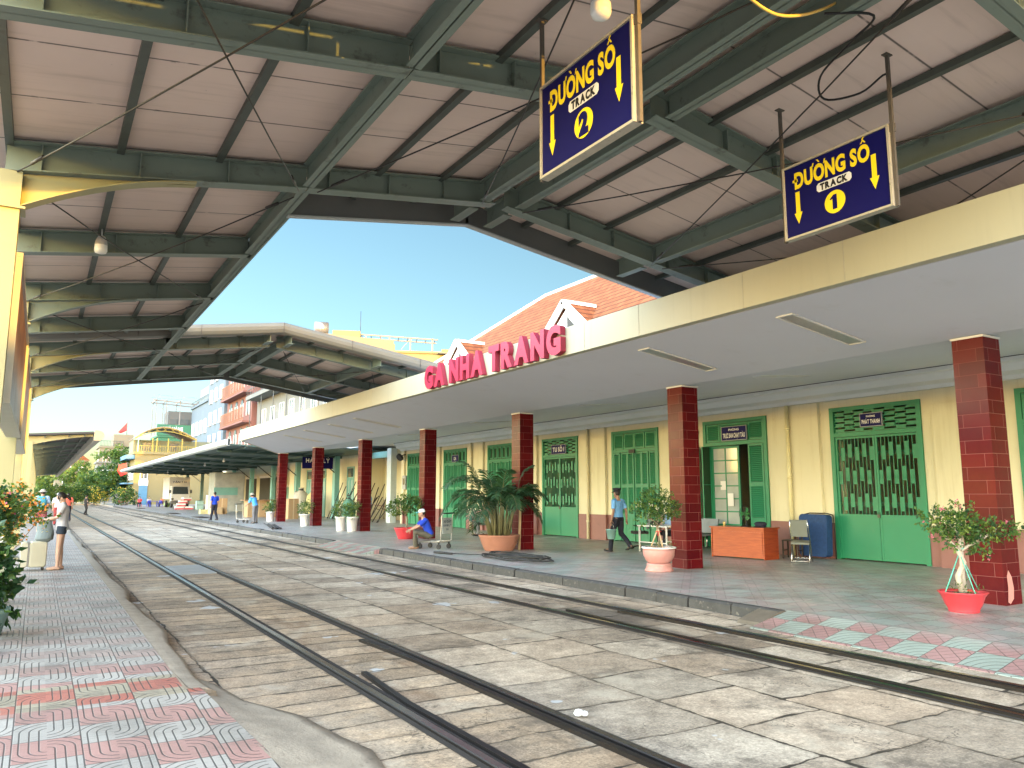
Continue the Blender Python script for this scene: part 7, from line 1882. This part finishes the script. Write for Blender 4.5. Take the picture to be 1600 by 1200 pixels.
# yellow block behind the tiled roof
def rotated(root, rz): root.rotation_euler = (0, 0, rz)
y_ = house("yellow_block", "yellow roof-top block showing between the far roof and the tiled roof", 0, 26, 0, 10, 24.6, M_hyel, [], [], "building")
mb = MB(); mb.box((0, -.1, 24.96), (4.4, 6, 28.0)); mb.build("stair_room", M_hyel, y_)
mb = MB()
for u in (5.2, 9, 12.4, 16): mb.box((u, .2, 24.9), (u + .2, .4, 27.2))
mb.bar((4.4, .3, 27.5), (17, .3, 27.0), .2, .18); mb.bar((4.4, 4.3, 27.7), (17, 4.3, 27.2), .2, .18)
for i in range(9): mb.bar((4.6 + 1.5 * i, .2, 27.55 - .06 * i), (4.6 + 1.5 * i, 4.4, 27.75 - .06 * i), .1, .08)
for u in (6.2, 11): mb.bar((u, .3, 25.2), (u + 1.6, .3, 27.2), .07, .07)
mb.build("pergola", paint("timber_grey", (0.25, 0.21, 0.16), 0.8), y_)
mb = MB(); mb.box((4.6, .0, 24.97), (10, .15, 26.0)); mb.build("low_wall", M_hyel, y_); mb = MB(); mb.box((17.6, -.05, 24.97), (26, .15, 25.4)); mb.build("low_wall", M_hyel, y_)
mb = MB(); mb.bar((17, -.6, 24.6), (26, -.6, 24.3), 1.2, .15); mb.bar((17, -.8, 22.6), (26, -.8, 22.4), 1.4, .2); mb.build("canopy_slab", M_hwhite, y_)
mb = MB(); mb.cyl((4.3, 3, 28), (4.3, 3, 32), .04, n=5); mb.build("antenna", M_rod, y_)
y_.location = (38.7, 119.0, -.2); y_.rotation_euler = (0, 0, R_(-22))
tk = thing("water_tank", "round metal water tank on the yellow roof-top block", "tank", (34.9, 113, 25)); mb = MB(); mb.cyl((33.9, 113, 26.5), (35.9, 112.6, 26.5), 1.0, n=20); mb.build("tank_body", paint("tank_steel", (0.5, 0.48, 0.44), 0.25, .8), tk)
mb = MB()
for u in (34.3, 35.5): mb.bar((u, 113, 24.8), (u, 112.9, 25.6), .15, .15, 0, (1, 0, 0)); mb.bar((u, 112, 25.5), (u, 113.8, 25.5), .12, .12)
mb.build("tank_stand", M_rod, tk)
hb = house("tank_house", "narrow house carrying the round water tank behind the far roof", 34.05, 38.2, 111, 118, 24.6, M_hwhite, [(35.0, 20, 1.0, 1.8), (36.6, 20, 1.0, 1.8)], [], "house")
# far left houses
c = house("cream_block", "cream block with a fenced roof terrace and red flag, far left", 10.6, 15.0, 186, 196, 11.4, M_hcream, [(11.4, 8, 1, 1.4), (13.4, 8, 1, 1.4)], [(188, 8, 1.4, 1.4)]); railing(c, M_dark, (10.6, 186), (15, 186), 11.7, 1.2, 16)
mb = MB(); mb.box((13.2, 187, 11.76), (17, 194, 14.4)); mb.build("stair_room", M_hcream, c)
fl = thing("red_flag", "red flag flying on the cream block far left", "flag", (15.2, 187, 14.4)); mb = MB(); mb.cyl((15.6, 187, 14.4), (15.6, 187, 17.2), .05, n=6); mb.build("pole", M_hgrey, fl); mb = MB(); mb.add([(15.6, 187, 17.1), (15.6, 187, 15.3), (14.5, 187.15, 14.7), (13.9, 187.05, 14.9), (14.9, 187.1, 16.2)], [(0, 1, 2, 3, 4)]); mb.build("cloth", M_pred, fl)
fl = thing("red_flag", "red flag hanging at the corner of the yellow villa", "flag", (10.6, 128, 5)); mb = MB(); mb.cyl((11.3, 128, 3.0), (11.0, 128, 6.3), .05, n=6); mb.build("pole", M_hgrey, fl); mb = MB(); mb.add([(11.0, 128, 6.2), (11.1, 128, 4.6), (10.3, 128.2, 4.2), (9.8, 128.1, 5.0), (10.0, 128.1, 5.9)], [(0, 1, 2, 3, 4)]); mb.build("cloth", M_pred, fl)
house("cream_house", "small cream house behind the bushes at the end of the line", 2.6, 8.2, 176, 184, 5.8, M_hcream, [(4.0, 3.0, 1.4, 1.9)], [], "house")
h = house("orange_house", "house with orange roof and yellow awnings far behind the left canopy", 3.4, 9.4, 205, 214, 9.0, paint("house_buff", (0.201, 0.151, 0.084), 0.8, var=.1, nscale=.3), [(4.6, 6.4, 1.4, 1.4), (7, 6.4, 1.4, 1.4)], [], "house"); mb = MB(); mb.prism([(3.0, 9.36), (9.8, 9.36), (6.4, 12.0)], 204.7, 214.5); mb.build("roof", M_rt, h)
house("pale_house", "long pale house behind the umbrella tree", 9.6, 16.5, 172, 180, 7.6, M_hwhite, [(10.6, 4.8, 1.4, 1.4), (13.5, 4.8, 1.4, 1.4)], [], "house")

# trees and bushes at the end of the line
def tree(name, label, x, y, h, clumps, n, L, mats, trunk=.16, group=None):
    r = thing(name, label, "tree", (x, y, 0), 0, group)
    mb = MB(); top = (x, y, h * .5); mb.tube([(x, y, -.3), (x + .1, y, h * .25), top], [trunk, trunk * .8, trunk * .6], 8)
    branchy(mb, top, [(c[0], c[1], c[2]) for c in clumps], trunk * .45, trunk * .12, h * .04); mb.build("trunk", M_bark, r)
    mb = MB(); foliage(mb, clumps, n, L, L * .38, mats); mb.build("crown", [M_leaf, M_leafd, M_leafl, M_fl_yellow], r); return r
random.seed(77)
tree("umbrella_tree", "flat-crowned tree with layered branches before the pale house", 11.2, 150, 8.6, [(10.2, 150, 8.1, 2.4, 1.6, .35), (11.9, 150, 8.5, 1.8, 1.5, .4), (12.8, 150, 7.7, 1.8, 1.5, .35), (11.2, 150, 9.2, 1.2, 1, .3)], 1800, .35, [0, 0, 2])
tree("leafy_tree", "dark layered tree filling the gap left of the yellow villa", 11.2, 138, 6, [(9.6, 138, 5.4, 1.8, 1.5, .5), (11.3, 138, 6.2, 1.9, 1.5, .5), (10.2, 138, 4.2, 2.2, 1.5, .7), (11.8, 138, 4.6, 1.8, 1.5, .8), (10.8, 138, 3.0, 2.3, 1.5, .9), (12.2, 138, 2.2, 1.2, 1.5, .9), (9.0, 138, 2.6, 1.4, 1.2, .8)], 5200, .32, [1, 1, 0])
tree("leafy_tree", "lighter green tree left of the dark layered one", 8.0, 146, 5, [(7.4, 146, 4.4, 1.8, 1.5, .6), (8.8, 146, 4.0, 1.6, 1.5, .7), (7.6, 146, 3.0, 2.0, 1.5, .9), (9.2, 146, 2.4, 1.4, 1.4, .9)], 3200, .32, [0, 2, 0, 1])
tree("leafy_tree", "pale tree in front of the small cream house", 4.6, 160, 5, [(4.0, 160, 4.6, 1.6, 1.4, .6), (5.6, 160, 5.4, 1.4, 1.4, .5), (5.8, 160, 3.4, 1.5, 1.4, .8), (6.4, 160, 6.6, 1.2, 1.2, .5)], 2400, .34, [2, 0])
def hedge(label, x, y, clumps, n, L, mats, fl=None):
    r = thing("bush", label, "bush", (x, y, 0)); mb = MB(); branchy(mb, (x, y, 0), [(c[0], c[1], c[2]) for c in clumps], .06, .02, .2); mb.build("stem", M_bark, r)
    mb = MB(); foliage(mb, clumps, n, L, L * .38, mats, .2, fl); mb.build("foliage", [M_leaf, M_leafd, M_leafl, M_fl_yellow, M_fl_orange], r)
hedge("yellow flowering bush at the end of the tracks", 7.0, 138, [(6.4, 138, 1.3, 1.2, 1, .8), (7.6, 138, 1.5, 1.1, 1, .9), (8.6, 138, 1.2, .9, 1, .8)], 2200, .24, [0, 2, 2], ([3], .5))
hedge("long green bush along the far left platform end", 1.6, 118, [(.6, 118, 1.6, 1.2, 2, .9), (2.0, 118, 1.9, 1.1, 2, .8), (3.1, 120, 1.5, 1.0, 2, .8), (-.4, 110, 1.3, .8, 2, .8)], 3600, .22, [0, 0, 2])
hedge("round green bush right of the far left platform end", 4.6, 130, [(4.2, 130, 1.5, 1.1, 1.2, .9), (5.4, 131, 1.8, 1.1, 1.2, .9)], 2200, .25, [0, 1, 2])
hedge("green plants standing before the yellow villa door", 10.2, 122, [(9.8, 122, 1.3, .8, .8, .9), (10.8, 122, 1.5, .7, .8, 1.0), (11.6, 122, 1.1, .5, .8, .8)], 1500, .22, [0, 1, 2], ([3], .06))
r = thing("backdrop_wood", "mass of green trees closing the view at the far end", "trees", (0, 200, 0)); mb = MB(); foliage(mb, [(-14 + 6 * i, 196 + 8 * (i % 2), 2.2 + (i % 3), 4, 4, 2.6 + (i % 3)) for i in range(9)], 9000, .7, .26, [0, 1, 2]); r2 = mb.build("distant_wood", [M_leaf, M_leafd, M_leafl]); bpy.data.objects.remove(r); tag(r2, "mass of green trees closing the view at the far end", "trees", None, "stuff")
# added unseen block behind the camera: keeps the low sun off the ground
bk = house("sun_blocker", "long cream sun blocker added behind the photographer, out of view", -40, 60, -52, -42, 5.9, M_hcream, [(-36 + 6 * i, z, 2, 1.8) for i in range(2) for z in (2, 6)], [], "building")
mb = MB(); mb.box((17.6, -51.5, 6.26), (46, -42.4, 10.6)); mb.build("upper_floor", M_hcream, bk)  # added upper block, shades the far roof's barge from the sun
mb = MB(); mb.box((17.2, -51.8, 10.6), (46.4, -42.1, 10.9)); mb.build("blocker_slab", M_hgrey, bk)
